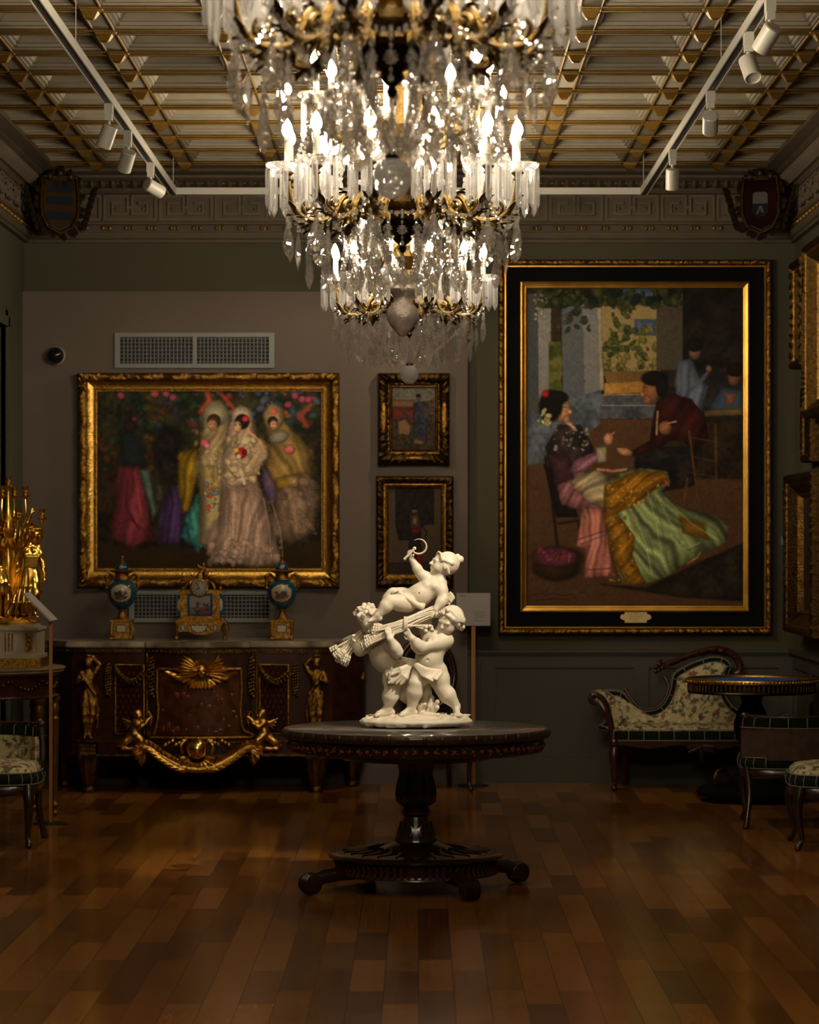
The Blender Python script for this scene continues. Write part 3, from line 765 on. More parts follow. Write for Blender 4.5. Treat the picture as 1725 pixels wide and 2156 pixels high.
m = MB(); m.box(-.012, .012, -.01, 0, -.028, .028); m.build('switch_plate', WHITE_V, t, smooth=False); m = MB(); m.box(-.005, .005, -.014, -.01, -.01, .01); m.build('rocker', WHITE_V, t, smooth=False)


# ------------------------------------------------------------------ picture frames and painted canvases
def frame_mesh(w, h, prof, step=.02, pats=()):
    """prof: (inset, height, material) from the outer back edge inwards; pats: (from ring, to ring, amplitude, kind, period)."""
    m = MB(); rng = np.random.RandomState(int(w * 1000 + h * 77))
    corners = [((-1, -1), (1, -1)), ((1, -1), (1, 1)), ((1, 1), (-1, 1)), ((-1, 1), (-1, -1))]
    for (a, b) in corners:
        half = w / 2 if a[1] == b[1] else h / 2
        n = max(8, int(2 * half / step)); k = len(prof); vs = []; bump = rng.rand(n + 1, k)
        for i in range(n + 1):
            t = i / n
            for r, (u, hh, mi) in enumerate(prof):
                x = (a[0] + (b[0] - a[0]) * t) * (w / 2 - u); y = (a[1] + (b[1] - a[1]) * t) * (h / 2 - u)
                s = (t - .5) * 2 * half; d = 0
                for r0, r1, amp, kind, per in pats:
                    if r0 <= r <= r1:
                        c = (r - (r0 + r1) / 2) / max(1, (r1 - r0) / 2 + .5); ph = s / per
                        if kind == 'bead': d += amp * abs(math.sin(PI * ph)) * (1 - c * c)
                        elif kind == 'ribbon': d += amp * (.5 + .5 * math.sin(2 * PI * ph + c * 2.2)) * (.6 + .4 * bump[i, r])
                        elif kind == 'carve': d += amp * (bump[i, r] * .7 + .5 * abs(math.sin(PI * ph + r)) - .3)
                        elif kind == 'block': d += amp * (1 if (ph % 1) < .3 else (.55 * abs(math.sin(3 * PI * ph)) if (ph % 1) > .45 else 0)) * (1 - c * c * .7)
                        elif kind == 'corner': d += amp * max(0, 1 - (half - abs(s)) / per) * (.4 + bump[i, r])
                vs.append((x, -(hh + d), y))
        fs = [(i * k + r, i * k + r + 1, (i + 1) * k + r + 1, (i + 1) * k + r) for i in range(n) for r in range(k - 1)]
        o = m.n; m.v += vs; m.n += len(vs)
        for j, f in enumerate(fs): m.f.append(tuple(q + o for q in f)); m.m.append(prof[j % (k - 1) + 1][2])
    return m


class Canvas:
    """A picture painted stroke by stroke; colours are display (sRGB) values as the eye sees them in the dim room, lifted to paint colour at the end."""
    def __init__(s, nx, ny, seed=1):
        s.nx, s.ny = nx, ny; s.rng = np.random.RandomState(seed)
        s.U, s.V = np.meshgrid(np.linspace(0, 1, nx), np.linspace(0, 1, ny)); s.asp = ny / nx
        s.C = np.zeros((ny, nx, 3)); s.n1 = s.noise(18); s.n2 = s.noise(60); s.n3 = s.noise(7); s.n4 = s.noise(150); s.e = .6 * s.n4 + .4 * s.n2
    def noise(s, k):
        ky = max(2, int(k * s.asp)); g = s.rng.rand(ky + 2, k + 2); x = s.U * k; y = s.V * ky; x0 = x.astype(int); y0 = y.astype(int); fx = x - x0; fy = y - y0
        fx = fx * fx * (3 - 2 * fx); fy = fy * fy * (3 - 2 * fy)
        return (g[y0, x0] * (1 - fx) + g[y0, x0 + 1] * fx) * (1 - fy) + (g[y0 + 1, x0] * (1 - fx) + g[y0 + 1, x0 + 1] * fx) * fy
    def form(s, d, inside, vol, fold):
        m = np.ones_like(s.U)
        if vol: m = .55 + .55 * np.clip(np.where(inside, d, 0) / vol, 0, 1) ** .6
        if fold:
            f, ang, amp = fold; w = (s.U * math.cos(ang) + s.V * s.asp * math.sin(ang)) * f + .22 * s.n1 + .9 * s.n3; m = m * (1 + amp * (np.sin(w * 2 * PI) * .6 + np.sin(w * 5.1 * PI + 2) * .4))
        return m
    def put(s, mask, col, col2=None, vary=.22, alpha=1, mod=None):
        c = np.array(col, float)[None, None] / 255
        if col2 is not None: c = c + (np.array(col2, float)[None, None] / 255 - c) * np.clip((s.n1 * .6 + s.n2 * .4 - .3) * 2.5, 0, 1)[..., None]
        c = c * (1 + vary * (s.n2 + s.n1 + .7 * s.n4 - 1.35))[..., None]
        if mod is not None: c = c * mod[..., None]
        a = np.clip(mask, 0, 1)[..., None] * alpha; s.C = s.C * (1 - a) + c * a
    def poly(s, pts, col, col2=None, soft=.006, vol=.035, fold=None, **k):
        P = np.array(pts, float); inside = np.zeros_like(s.U, bool); d = np.full_like(s.U, 9.)
        for i in range(len(P)):
            (x0, y0), (x1, y1) = P[i], P[(i + 1) % len(P)]
            c = ((y0 > s.V) != (y1 > s.V)) & (s.U < (x1 - x0) * (s.V - y0) / ((y1 - y0) if abs(y1 - y0) > 1e-9 else 1e-9) + x0); inside ^= c
            ex, ey = x1 - x0, (y1 - y0) * s.asp; px, py = s.U - x0, (s.V - y0) * s.asp; h = np.clip((px * ex + py * ey) / max(ex * ex + ey * ey, 1e-9), 0, 1)
            d = np.minimum(d, np.hypot(px - ex * h, py - ey * h))
        sd = np.where(inside, d, -d) + (s.n2 - .5) * soft * .4 + (s.n4 - .5) * soft * .25
        s.put(sd / soft + .5, col, col2, mod=s.form(d, inside, vol, fold), **k)
    def ell(s, u, v, a, b, col, col2=None, rot=0, soft=.25, vol=1, **k):
        x = s.U - u; y = (s.V - v) * s.asp; c, q = math.cos(rot), math.sin(rot); r = np.hypot((x * c + y * q) / a, (-x * q + y * c) / (b * s.asp))
        s.put((1 - r) / soft + .5 + (s.n2 - .5) * .12 + (s.n4 - .5) * .08, col, col2, mod=(1.12 - .5 * np.clip(r, 0, 1) ** 2 - .18 * np.clip((x + y * .6) / (a + b), -1, 1)) if vol else None, **k)
    def stroke(s, pts, w, col, col2=None, **k):
        d = np.full_like(s.U, 9.)
        for (x0, y0), (x1, y1) in zip(pts, pts[1:]):
            ex, ey = x1 - x0, (y1 - y0) * s.asp; px, py = s.U - x0, (s.V - y0) * s.asp; h = np.clip((px * ex + py * ey) / max(ex * ex + ey * ey, 1e-9), 0, 1); d = np.minimum(d, np.hypot(px - ex * h, py - ey * h))
        s.put((w * .8 - d) / (w * .8) + .3 * s.n4, col, col2, **k)
    def dabs(s, box, n, size, cols, alpha=.8):
        for _ in range(n):
            u = box[0] + (box[2] - box[0]) * s.rng.rand(); v = box[1] + (box[3] - box[1]) * s.rng.rand(); r = size * (.5 + s.rng.rand())
            s.ell(u, v, r, r * .7 / s.asp, cols[s.rng.randint(len(cols))], rot=s.rng.rand() * 3, alpha=alpha)
    def mesh(s, name, w, h, depth, parent, gain, m):
        C = np.clip(s.C, 0, 1); L = np.where(C <= .04045, C / 12.92, ((C + .055) / 1.055) ** 2.4) * gain; L = np.clip(L, .003, .85)
        V = np.stack([(s.U - .5) * w, np.full_like(s.U, -depth), (.5 - s.V) * h], -1).reshape(-1, 3)
        i = np.arange((s.ny - 1) * s.nx).reshape(s.ny - 1, s.nx)[:, :-1].ravel(); Q = np.stack([i, i + s.nx, i + s.nx + 1, i + 1], 1).astype(np.int32)
        me = bpy.data.meshes.new(name); me.vertices.add(len(V)); me.vertices.foreach_set('co', V.astype(np.float32).ravel())
        me.loops.add(len(Q) * 4); me.loops.foreach_set('vertex_index', Q.ravel()); me.polygons.add(len(Q)); me.polygons.foreach_set('loop_start', np.arange(0, len(Q) * 4, 4, dtype=np.int32))
        me.update(calc_edges=True)
        a = me.color_attributes.new('Paint', 'FLOAT_COLOR', 'POINT'); a.data.foreach_set('color', np.concatenate([L.reshape(-1, 3), np.ones((len(V), 1))], 1).astype(np.float32).ravel())
        me.materials.append(m); return link(name, me, parent)
PAINT = paint_mat('oil_paint'); 


def picture(name, label, w, h, loc, rz, prof, pats, mats, canvas, inset, depth, step=.02, gain=2.6):
    t = thing(name, label, 'painting', loc, rz)
    frame_mesh(w, h, prof, step, pats).build('frame', mats, t, angle=50)
    m = MB(); m.box(-w / 2 + .01, w / 2 - .01, -.012, -.002, -h / 2 + .01, h / 2 - .01); m.build('backing_board', POST, t, smooth=False)
    canvas.mesh('canvas', w - 2 * inset + .006, h - 2 * inset + .006, depth, t, gain, PAINT)
    return t
def onwall(px0, px1, py0, py1, d): return PX(px1, d) - PX(px0, d), PZ(py0, d) - PZ(py1, d), (PX(px0, d) + PX(px1, d)) / 2, (PZ(py0, d) + PZ(py1, d)) / 2

# --- the wide painting of women in white lace
c = Canvas(400, 325, 3)
c.put(np.ones_like(c.U), (22, 17, 11), (34, 26, 14))
c.poly([(0, 0), (1, 0), (1, .28), (.5, .3), (0, .35)], (20, 22, 16), (38, 34, 18), soft=.08, vol=0)
c.poly([(0, .86), (.25, .88), (.5, .9), (1, .86), (1, 1), (0, 1)], (38, 26, 10), (26, 18, 8), soft=.04, vol=0)
c.dabs((.0, .0, .25, .45), 40, .02, [(60, 30, 20), (30, 40, 30), (70, 45, 20), (20, 26, 28)], .6)
c.dabs((.22, .0, .52, .2), 45, .02, [(28, 44, 18), (50, 54, 20), (70, 24, 24), (30, 36, 44)], .7)
c.dabs((.50, .0, .98, .2), 60, .019, [(110, 40, 32), (90, 44, 60), (52, 62, 84), (100, 60, 34), (60, 30, 20), (34, 50, 60)], .75)
c.dabs((.42, .12, .6, .35), 30, .016, [(100, 96, 44), (44, 60, 70), (120, 70, 50)], .6)
for u, v in ((.88, .03), (.91, .05), (.85, .08), (.94, .05), (.11, .03), (.26, .02), (.31, .02), (.34, .04)): c.ell(u, v, .017, .02, (128, 48, 62), alpha=.8)
c.stroke([(.46, .12), (.5, .06), (.49, .0)], .02, (116, 44, 30)); c.stroke([(.56, .03), (.62, .12)], .014, (110, 40, 28)); c.stroke([(.95, .08), (.9, .14), (.93, .2)], .02, (96, 44, 22))
# far dark figures in rose, violet
c.poly([(.1, .38), (.19, .42), (.23, .6), (.25, .83), (.16, .88), (.06, .83), (.08, .62)], (92, 38, 42), (72, 28, 36), soft=.025, vol=.06, fold=(9, .25, .28))
c.stroke([(.14, .5), (.13, .65), (.19, .78)], .008, (64, 18, 28)); c.stroke([(.07, .76), (.15, .72), (.23, .8)], .007, (70, 22, 32)); c.stroke([(.17, .46), (.2, .7)], .012, (128, 48, 52), alpha=.6)
c.poly([(.12, .22), (.2, .26), (.22, .42), (.1, .42)], (26, 34, 34), (18, 22, 24), soft=.03); c.ell(.15, .2, .03, .04, (30, 20, 16)); c.ell(.17, .16, .015, .012, (80, 26, 44))
c.poly([(.19, .44), (.235, .44), (.27, .68), (.25, .72)], (88, 104, 84), (50, 66, 60), soft=.02)
c.poly([(.26, .44), (.3, .42), (.3, .62), (.26, .62)], (86, 80, 56), (44, 40, 28), soft=.02)
c.poly([(.3, .2), (.37, .24), (.37, .52), (.28, .52), (.25, .3)], (12, 10, 10), (22, 18, 16), soft=.03)
c.poly([(.32, .54), (.37, .52), (.4, .72), (.38, .86), (.28, .86), (.27, .72)], (54, 36, 70), (36, 25, 46), soft=.02, vol=.05, fold=(12, .1, .3))
# yellow shawl, turquoise hem
c.poly([(.36, .35), (.44, .32), (.47, .42), (.44, .52), (.41, .68), (.38, .68), (.36, .55)], (118, 92, 20), (82, 62, 14), soft=.018, vol=.05, fold=(12, .35, .3))
c.poly([(.44, .58), (.46, .58), (.48, .86), (.45, .9), (.37, .82), (.39, .72)], (32, 80, 78), (50, 96, 88), soft=.016, vol=.04, fold=(12, -.2, .25))
# pale figure behind the centre
c.poly([(.47, .14), (.53, .07), (.59, .14), (.58, .3), (.6, .55), (.55, .92), (.45, .85), (.46, .6), (.44, .4), (.47, .26)], (132, 116, 84), (104, 88, 60), soft=.02, vol=.06, fold=(12, .1, .22))
c.ell(.53, .13, .055, .07, (126, 116, 92), (92, 86, 66)); c.ell(.52, .17, .030, .038, (50, 36, 22)); c.ell(.513, .195, .022, .033, (146, 106, 76)); c.stroke([(.502, .19), (.509, .189)], .003, (50, 32, 22)); c.stroke([(.518, .188), (.526, .189)], .003, (50, 32, 22)); c.stroke([(.508, .212), (.516, .212)], .003, (120, 52, 44)); c.dabs((.49, .3, .56, .5), 26, .015, [(150, 128, 88), (124, 104, 74), (144, 112, 84)], .7)
c.ell(.48, .295, .02, .022, (168, 60, 70)); c.ell(.49, .31, .012, .015, (190, 96, 96))
c.poly([(.47, .42), (.52, .42), (.53, .56), (.48, .58)], (150, 130, 70), (128, 104, 60), soft=.012); c.dabs((.48, .5, .54, .68), 22, .011, [(172, 52, 40), (70, 88, 110), (150, 128, 70), (90, 96, 60)], .85)
# right-hand figure in ochre with fan
c.poly([(.74, .14), (.8, .08), (.84, .18), (.96, .34), (.95, .52), (.8, .62), (.74, .5), (.76, .34)], (112, 88, 44), (88, 70, 36), soft=.025, vol=.08, fold=(9, -.5, .28))
c.poly([(.8, .5), (.93, .46), (.99, .6), (.96, .8), (.86, .86), (.76, .82), (.78, .62)], (104, 84, 66), (72, 56, 44), soft=.04, vol=.08, fold=(8, -.4, .25))
c.ell(.785, .15, .045, .075, (110, 92, 62)); c.ell(.78, .175, .022, .03, (30, 20, 16)); c.ell(.785, .193, .018, .026, (140, 98, 66)); c.stroke([(.778, .189), (.784, .189)], .0025, (44, 28, 20)); c.stroke([(.789, .188), (.795, .188)], .0025, (44, 28, 20)); c.ell(.785, .12, .016, .014, (190, 74, 52))
c.ell(.81, .26, .045, .035, (112, 104, 84), (84, 80, 66), rot=-.3); c.ell(.855, .33, .026, .028, (164, 108, 84), (130, 66, 60)); c.poly([(.79, .49), (.9, .47), (.88, .54), (.8, .55)], (132, 104, 30), (100, 78, 22), soft=.02)
c.dabs((.8, .5, .97, .8), 30, .02, [(122, 98, 76), (88, 70, 58)], .45)
# main white figure
c.poly([(.59, .16), (.64, .09), (.69, .14), (.7, .25), (.745, .28), (.77, .36), (.73, .42), (.71, .5), (.75, .62), (.79, .84), (.82, .95), (.7, .985), (.57, .95), (.52, .9), (.55, .62), (.56, .42), (.57, .3)], (150, 128, 100), (124, 102, 80), soft=.02, vol=.07, fold=(11, .3, .2))
c.poly([(.56, .54), (.7, .5), (.75, .64), (.79, .84), (.82, .96), (.72, .985), (.58, .95), (.49, .88), (.48, .8), (.55, .7)], (128, 104, 88), (104, 84, 72), soft=.03, vol=.07, fold=(12, .12, .24))
c.ell(.645, .145, .045, .058, (148, 134, 110), (112, 100, 80)); c.ell(.645, .175, .032, .043, (24, 16, 13)); c.ell(.625, .205, .018, .034, (158, 116, 84)); c.ell(.66, .16, .016, .017, (150, 36, 38)); c.stroke([(.624, .205), (.622, .214)], .003, (120, 84, 60)); c.stroke([(.611, .192), (.62, .190)], .0025, (30, 18, 14)); c.stroke([(.63, .189), (.641, .189)], .0025, (30, 18, 14)); c.stroke([(.613, .199), (.62, .198)], .003, (40, 24, 18)); c.stroke([(.632, .194), (.64, .196)], .003, (40, 24, 18)); c.stroke([(.62, .228), (.63, .228)], .003, (120, 50, 40))
c.stroke([(.675, .23), (.72, .28), (.745, .34)], .011, (150, 108, 76)); c.dabs((.58, .27, .72, .5), 46, .017, [(172, 150, 112), (132, 112, 84), (160, 134, 100), (116, 96, 72)], .6)
c.ell(.64, .35, .026, .032, (140, 30, 38)); c.ell(.62, .335, .012, .015, (196, 150, 60)); c.ell(.63, .37, .012, .014, (200, 150, 130)); c.ell(.655, .345, .012, .016, (100, 16, 24))
c.stroke([(.57, .42), (.62, .49), (.7, .47), (.73, .41)], .008, (104, 84, 58)); c.stroke([(.56, .5), (.6, .56), (.68, .54)], .007, (108, 88, 64)); c.stroke([(.64, .45), (.655, .52)], .012, (176, 156, 120))
c.poly([(.73, .42), (.76, .44), (.8, .56), (.78, .66), (.74, .56)], (54, 54, 80), (84, 60, 74), soft=.014)
for k in range(12):
    u = .56 + .02 * k; c.stroke([(u, .6 + .02 * (k % 3)), (u - .01 + .004 * k, .78), (u - .02 + .006 * k, .93)], .005, (150, 126, 106) if k % 2 else (92, 74, 62), alpha=.45)
c.dabs((.5, .84, .82, .97), 50, .017, [(146, 122, 106), (112, 92, 80), (132, 108, 94)], .5)
w_, h_, X_, Z_ = onwall(164, 715, 784, 1236, 19.28)
PROF_A = [(0, .0, 0), (0, .045, 0), (.006, .058, 0), (.016, .066, 0), (.03, .07, 0), (.044, .066, 0), (.054, .052, 0), (.062, .046, 0), (.085, .036, 1), (.098, .034, 1), (.100, .040, 0), (.108, .040, 0), (.112, .028, 0), (.122, .026, 0), (.124, .016, 0)]
picture('painting', 'wide gold-framed painting of women in white lace dresses above the commode', w_, h_, (X_, YP, Z_), 0, PROF_A, [(2, 6, .012, 'ribbon', .21), (2, 6, .009, 'carve', .045), (2, 6, .018, 'corner', .14)], [GILT, GOLD], c, .118, .02, .012)

# --- the tall painting of a seated woman and a man
c = Canvas(360, 514, 5)
c.put(np.ones_like(c.U), (26, 20, 13), (34, 26, 16))
c.poly([(0, .54), (.35, .41), (.62, .41), (.62, .6), (1, .6), (1, 1), (0, 1)], (66, 44, 27), (52, 34, 20), soft=.012, vol=0)
for k in range(14): c.stroke([(0, .60 + .035 * k), (.7, .55 + .036 * k)], .0015, (38, 24, 14), alpha=.6)
for k in range(10): c.stroke([(.05 + .07 * k, .55), (-.25 + .12 * k, 1)], .0015, (38, 24, 14), alpha=.5)
c.poly([(.34, .02), (.62, .02), (.62, .27), (.36, .27)], (120, 102, 66), (100, 84, 52), soft=.004, vol=0)
c.poly([(.36, .0), (.62, .0), (.62, .06), (.44, .05)], (56, 66, 82), soft=.02); c.poly([(.50, .1), (.6, .1), (.6, .15), (.5, .15)], (62, 72, 92), soft=.01); c.poly([(.37, .035), (.45, .035), (.44, .055), (.36, .06)], (110, 70, 40), soft=.006); c.ell(.4, .085, .008, .008, (54, 46, 32))
c.dabs((.36, .12, .61, .27), 90, .016, [(40, 50, 22), (62, 64, 26), (84, 78, 34), (30, 38, 20), (100, 88, 40)], .75); c.dabs((.40, .05, .5, .2), 30, .014, [(34, 42, 20), (50, 54, 24)], .8)
c.poly([(.36, .265), (.6, .26), (.58, .30), (.37, .30)], (96, 72, 40), (70, 50, 26), soft=.006, vol=0); c.poly([(.36, .30), (.55, .295), (.56, .33), (.36, .335)], (150, 108, 50), (104, 72, 32), soft=.008, vol=0)
c.poly([(.35, .335), (.6, .335), (.6, .41), (.33, .41)], (42, 46, 52), (56, 58, 60), soft=.004, vol=0); c.stroke([(.35, .37), (.6, .37)], .004, (104, 96, 80)); c.stroke([(.35, .337), (.56, .334)], .003, (132, 104, 62))
c.poly([(0, .02), (.1, .02), (.1, .55), (0, .56)], (56, 56, 54), (44, 46, 46), soft=.006, vol=0)
c.poly([(.055, .05), (.115, .04), (.115, .35), (.06, .36)], (104, 100, 92), (84, 82, 78), soft=.006, vol=0); c.poly([(.105, .17), (.165, .17), (.165, .33), (.105, .33)], (42, 48, 20), (66, 64, 28), soft=.006, vol=0)
c.poly([(.165, .04), (.27, .03), (.27, .34), (.17, .35)], (72, 72, 72), (58, 60, 62), soft=.006, vol=0); c.poly([(.26, .03), (.345, .03), (.35, .32), (.27, .34)], (98, 96, 90), (76, 76, 74), soft=.006, vol=0); c.poly([(.325, .03), (.345, .03), (.36, .32), (.335, .33)], (142, 132, 110), soft=.004)
c.poly([(0, .40), (.19, .35), (.35, .32), (.34, .43), (.1, .54), (0, .56)], (50, 54, 58), (64, 68, 72), soft=.006, vol=0)
c.poly([(.6, .02), (.73, .02), (.73, .26), (.6, .26)], (56, 50, 40), (46, 42, 34), soft=.004, vol=0); c.poly([(.72, 0), (1, 0), (1, .42), (.72, .42)], (16, 14, 11), (24, 20, 15), soft=.006, vol=0); c.poly([(.6, .26), (1, .25), (1, .4), (.6, .42)], (24, 22, 20), (34, 30, 26), soft=.02, vol=0)
c.dabs((.05, .0, .72, .055), 110, .022, [(20, 26, 12), (30, 36, 16), (44, 46, 22), (14, 18, 10)], .85); c.dabs((.14, .04, .3, .14), 36, .013, [(24, 30, 14), (38, 42, 20)], .8); c.stroke([(.12, .11), (.22, .07), (.34, .05)], .004, (36, 32, 18)); c.dabs((.04, .02, .1, .1), 18, .008, [(120, 116, 96), (90, 88, 70)], .7)
# women behind the table
c.poly([(.68, .3), (.7, .23), (.76, .22), (.8, .29), (.84, .31), (.8, .40), (.7, .36)], (70, 74, 84), (54, 58, 68), soft=.01, vol=.04, fold=(12, .3, .25)); c.stroke([(.76, .32), (.81, .29), (.84, .26)], .014, (60, 64, 74)); c.ell(.775, .2, .028, .028, (84, 60, 42)); c.ell(.775, .18, .038, .022, (16, 13, 10)); c.ell(.84, .255, .014, .011, (96, 68, 46))
c.poly([(.84, .37), (.9, .31), (1, .32), (1, .40), (.86, .40)], (46, 56, 66), (36, 44, 52), soft=.01); c.ell(.955, .28, .028, .03, (86, 56, 38)); c.ell(.96, .258, .04, .022, (18, 14, 11)); c.poly([(.91, .33), (.97, .33), (.95, .37), (.92, .37)], (104, 68, 56), soft=.008); c.poly([(.82, .385), (1, .375), (1, .4), (.82, .405)], (84, 68, 44), soft=.004)
# the man
c.poly([(.6, .36), (.66, .33), (.76, .35), (.82, .4), (.84, .47), (.78, .52), (.72, .48), (.66, .48), (.58, .52), (.49, .53), (.49, .51), (.57, .48), (.58, .42)], (46, 16, 13), (30, 11, 10), soft=.008, vol=.05, fold=(8, .6, .3))
c.poly([(.5, .53), (.6, .5), (.78, .5), (.78, .62), (.62, .64), (.5, .58)], (16, 14, 14), (26, 22, 20), soft=.012); c.stroke([(.605, .39), (.6, .46)], .008, (120, 96, 66)); c.ell(.575, .325, .04, .042, (112, 74, 46), (92, 58, 36)); c.ell(.535, .335, .012, .009, (112, 74, 46)); c.ell(.558, .352, .02, .014, (104, 68, 42)); c.ell(.59, .285, .06, .024, (14, 11, 9)); c.ell(.625, .31, .028, .035, (15, 12, 9)); c.stroke([(.54, .312), (.556, .312)], .003, (24, 14, 10)); c.stroke([(.538, .35), (.556, .352)], .0025, (70, 30, 22))
c.ell(.455, .515, .035, .012, (132, 92, 62), rot=.2); c.stroke([(.42, .505), (.45, .51)], .006, (132, 92, 62)); c.ell(.64, .44, .03, .022, (106, 70, 44)); c.stroke([(.655, .425), (.69, .42)], .006, (130, 112, 84))
for a, b in (((.75, .45), (.8, .72)), ((.87, .43), (.88, .78)), ((.74, .6), (.72, .7))): c.stroke([a, b], .009, (66, 42, 22))
for v in (.47, .53, .58, .66): c.stroke([(.76, v), (.875, v + .015)], .004, (58, 38, 20))
# the seated woman
c.stroke([(.09, .53), (.12, .66), (.15, .84)], .012, (22, 15, 10)); c.stroke([(.15, .74), (.24, .73), (.25, .8)], .010, (24, 16, 11)); c.poly([(.08, .55), (.2, .6), (.24, .72), (.14, .72)], (20, 14, 10), soft=.008)
c.poly([(.13, .59), (.24, .57), (.36, .6), (.38, .7), (.3, .71), (.16, .68)], (106, 68, 66), (84, 50, 54), soft=.012, vol=.04, fold=(10, .8, .3)); c.poly([(.18, .6), (.34, .57), (.4, .62), (.37, .7), (.28, .67)], (130, 116, 88), (106, 92, 68), soft=.012, vol=.04, fold=(10, .7, .3))
c.poly([(.26, .69), (.36, .69), (.38, .8), (.4, .89), (.42, .905), (.27, .91), (.27, .82), (.23, .81)], (150, 92, 76), (122, 72, 62), soft=.01, vol=.04, fold=(14, .15, .3)); c.stroke([(.24, .79), (.37, .76)], .004, (48, 40, 40)); c.stroke([(.25, .805), (.37, .775)], .003, (48, 40, 40)); c.stroke([(.27, .885), (.4, .88)], .004, (54, 44, 44))
c.poly([(.09, .5), (.15, .43), (.25, .43), (.31, .5), (.32, .54), (.22, .57), (.12, .6)], (22, 17, 16), (36, 26, 26), soft=.01); c.poly([(.1, .52), (.2, .53), (.22, .6), (.14, .62)], (46, 26, 30), soft=.012)
c.poly([(.22, .54), (.33, .51), (.36, .53), (.27, .575), (.2, .58)], (112, 74, 84), (90, 58, 70), soft=.01, vol=.03, fold=(12, 1.0, .25)); c.poly([(.32, .5), (.37, .5), (.37, .545), (.33, .55)], (146, 134, 108), (118, 106, 84), soft=.008); c.ell(.38, .475, .022, .020, (148, 104, 72)); c.stroke([(.385, .465), (.405, .455)], .005, (148, 104, 72)); c.stroke([(.33, .57), (.4, .575), (.46, .57)], .010, (136, 94, 66))
c.dabs((.13, .44, .29, .51), 34, .008, [(120, 112, 92), (90, 84, 72), (60, 54, 50)], .8); c.stroke([(.17, .41), (.22, .44)], .014, (150, 112, 80)); c.ell(.165, .385, .042, .038, (150, 106, 74), (124, 84, 56)); c.ell(.203, .390, .012, .008, (150, 106, 74)); c.ell(.186, .412, .016, .012, (140, 98, 68)); c.ell(.115, .37, .055, .05, (15, 11, 9)); c.ell(.14, .345, .055, .022, (14, 11, 9)); c.stroke([(.165, .366), (.185, .363)], .0028, (26, 16, 11)); c.stroke([(.172, .376), (.186, .374)], .003, (34, 20, 14)); c.stroke([(.150, .40), (.16, .415)], .006, (110, 74, 52), alpha=.5); c.stroke([(.175, .405), (.19, .402)], .003, (110, 44, 38)); c.ell(.09, .333, .017, .012, (128, 24, 26)); c.dabs((.06, .38, .105, .43), 14, .012, [(150, 140, 90), (116, 106, 62)], .9)
# embroidered cape
c.poly([(.4, .59), (.52, .565), (.65, .575), (.665, .61), (.62, .64), (.68, .68), (.78, .70), (.88, .72), (.93, .75), (.92, .80), (.82, .83), (.74, .86), (.64, .91), (.54, .93), (.44, .93), (.4, .84), (.36, .72), (.36, .63)], (98, 106, 68), (76, 84, 52), soft=.007, vol=.07, fold=(9, -.75, .42))
c.poly([(.36, .62), (.5, .575), (.63, .575), (.66, .60), (.6, .63), (.5, .68), (.42, .71), (.5, .78), (.49, .84), (.55, .925), (.46, .935), (.41, .86), (.36, .73)], (124, 84, 20), (90, 58, 12), soft=.01, vol=.05, fold=(14, .9, .25))
c.dabs((.37, .6, .62, .7), 60, .007, [(170, 124, 40), (90, 56, 12), (150, 104, 28)], .7); c.dabs((.38, .72, .5, .92), 60, .007, [(160, 114, 34), (84, 52, 12)], .7); c.poly([(.7, .71), (.82, .74), (.84, .79), (.72, .77)], (112, 76, 20), (84, 60, 16), soft=.016)
for a, b, d in (((.56, .64), (.6, .74), (.63, .86)), ((.6, .65), (.68, .76), (.74, .83)), ((.64, .66), (.76, .74), (.88, .79)), ((.5, .72), (.55, .8), (.58, .9)), ((.66, .78), (.72, .82), (.8, .8))):
    c.stroke([a, b, d], .008, (150, 158, 112), alpha=.30); c.stroke([(a[0] + .022, a[1]), (b[0] + .024, b[1] + .004), (d[0] + .02, d[1])], .008, (48, 54, 34), alpha=.30)
c.stroke([(.64, .605), (.655, .62)], .008, (150, 40, 44)); c.stroke([(.74, .865), (.79, .845), (.8, .83)], .006, (130, 90, 60)); c.poly([(.34, .93), (.55, .94), (.8, .86), (1, .8), (1, .985), (.7, .97)], (22, 18, 13), (30, 24, 16), soft=.012)
c.ell(.14, .85, .125, .04, (60, 38, 20), (40, 26, 14)); c.ell(.14, .88, .11, .04, (36, 24, 13)); c.ell(.14, .845, .1, .03, (92, 40, 48), (60, 28, 40)); c.dabs((.06, .82, .22, .86), 16, .014, [(110, 50, 52), (60, 28, 38), (84, 34, 44)], .8)
c.stroke([(.03, .965), (.07, .955), (.09, .965), (.13, .958), (.17, .966), (.21, .96)], .003, (28, 18, 10)); c.stroke([(.05, .98), (.12, .976), (.2, .979)], .0025, (28, 18, 10))
w_, h_, X_, Z_ = onwall(1050, 1627, 545, 1336, 19.36)
PROF_B = [(0, 0, 0), (0, .05, 0), (.005, .06, 0), (.012, .066, 0), (.022, .068, 0), (.032, .064, 0), (.040, .055, 0), (.043, .06, 2), (.050, .06, 2), (.053, .05, 1), (.10, .035, 1), (.145, .04, 1), (.148, .052, 2), (.156, .054, 2), (.158, .046, 2), (.178, .040, 2), (.180, .048, 2), (.188, .046, 2), (.192, .022, 2)]
tp = picture('painting', 'tall painting of a seated woman and a man in a wide black and gold frame', w_, h_, (X_, YB, Z_), 0, PROF_B, [(2, 5, .012, 'block', .082), (2, 5, .006, 'carve', .04)], [GILT, BLACK, GILT_M], c, .186, .022, .011, 2.4)
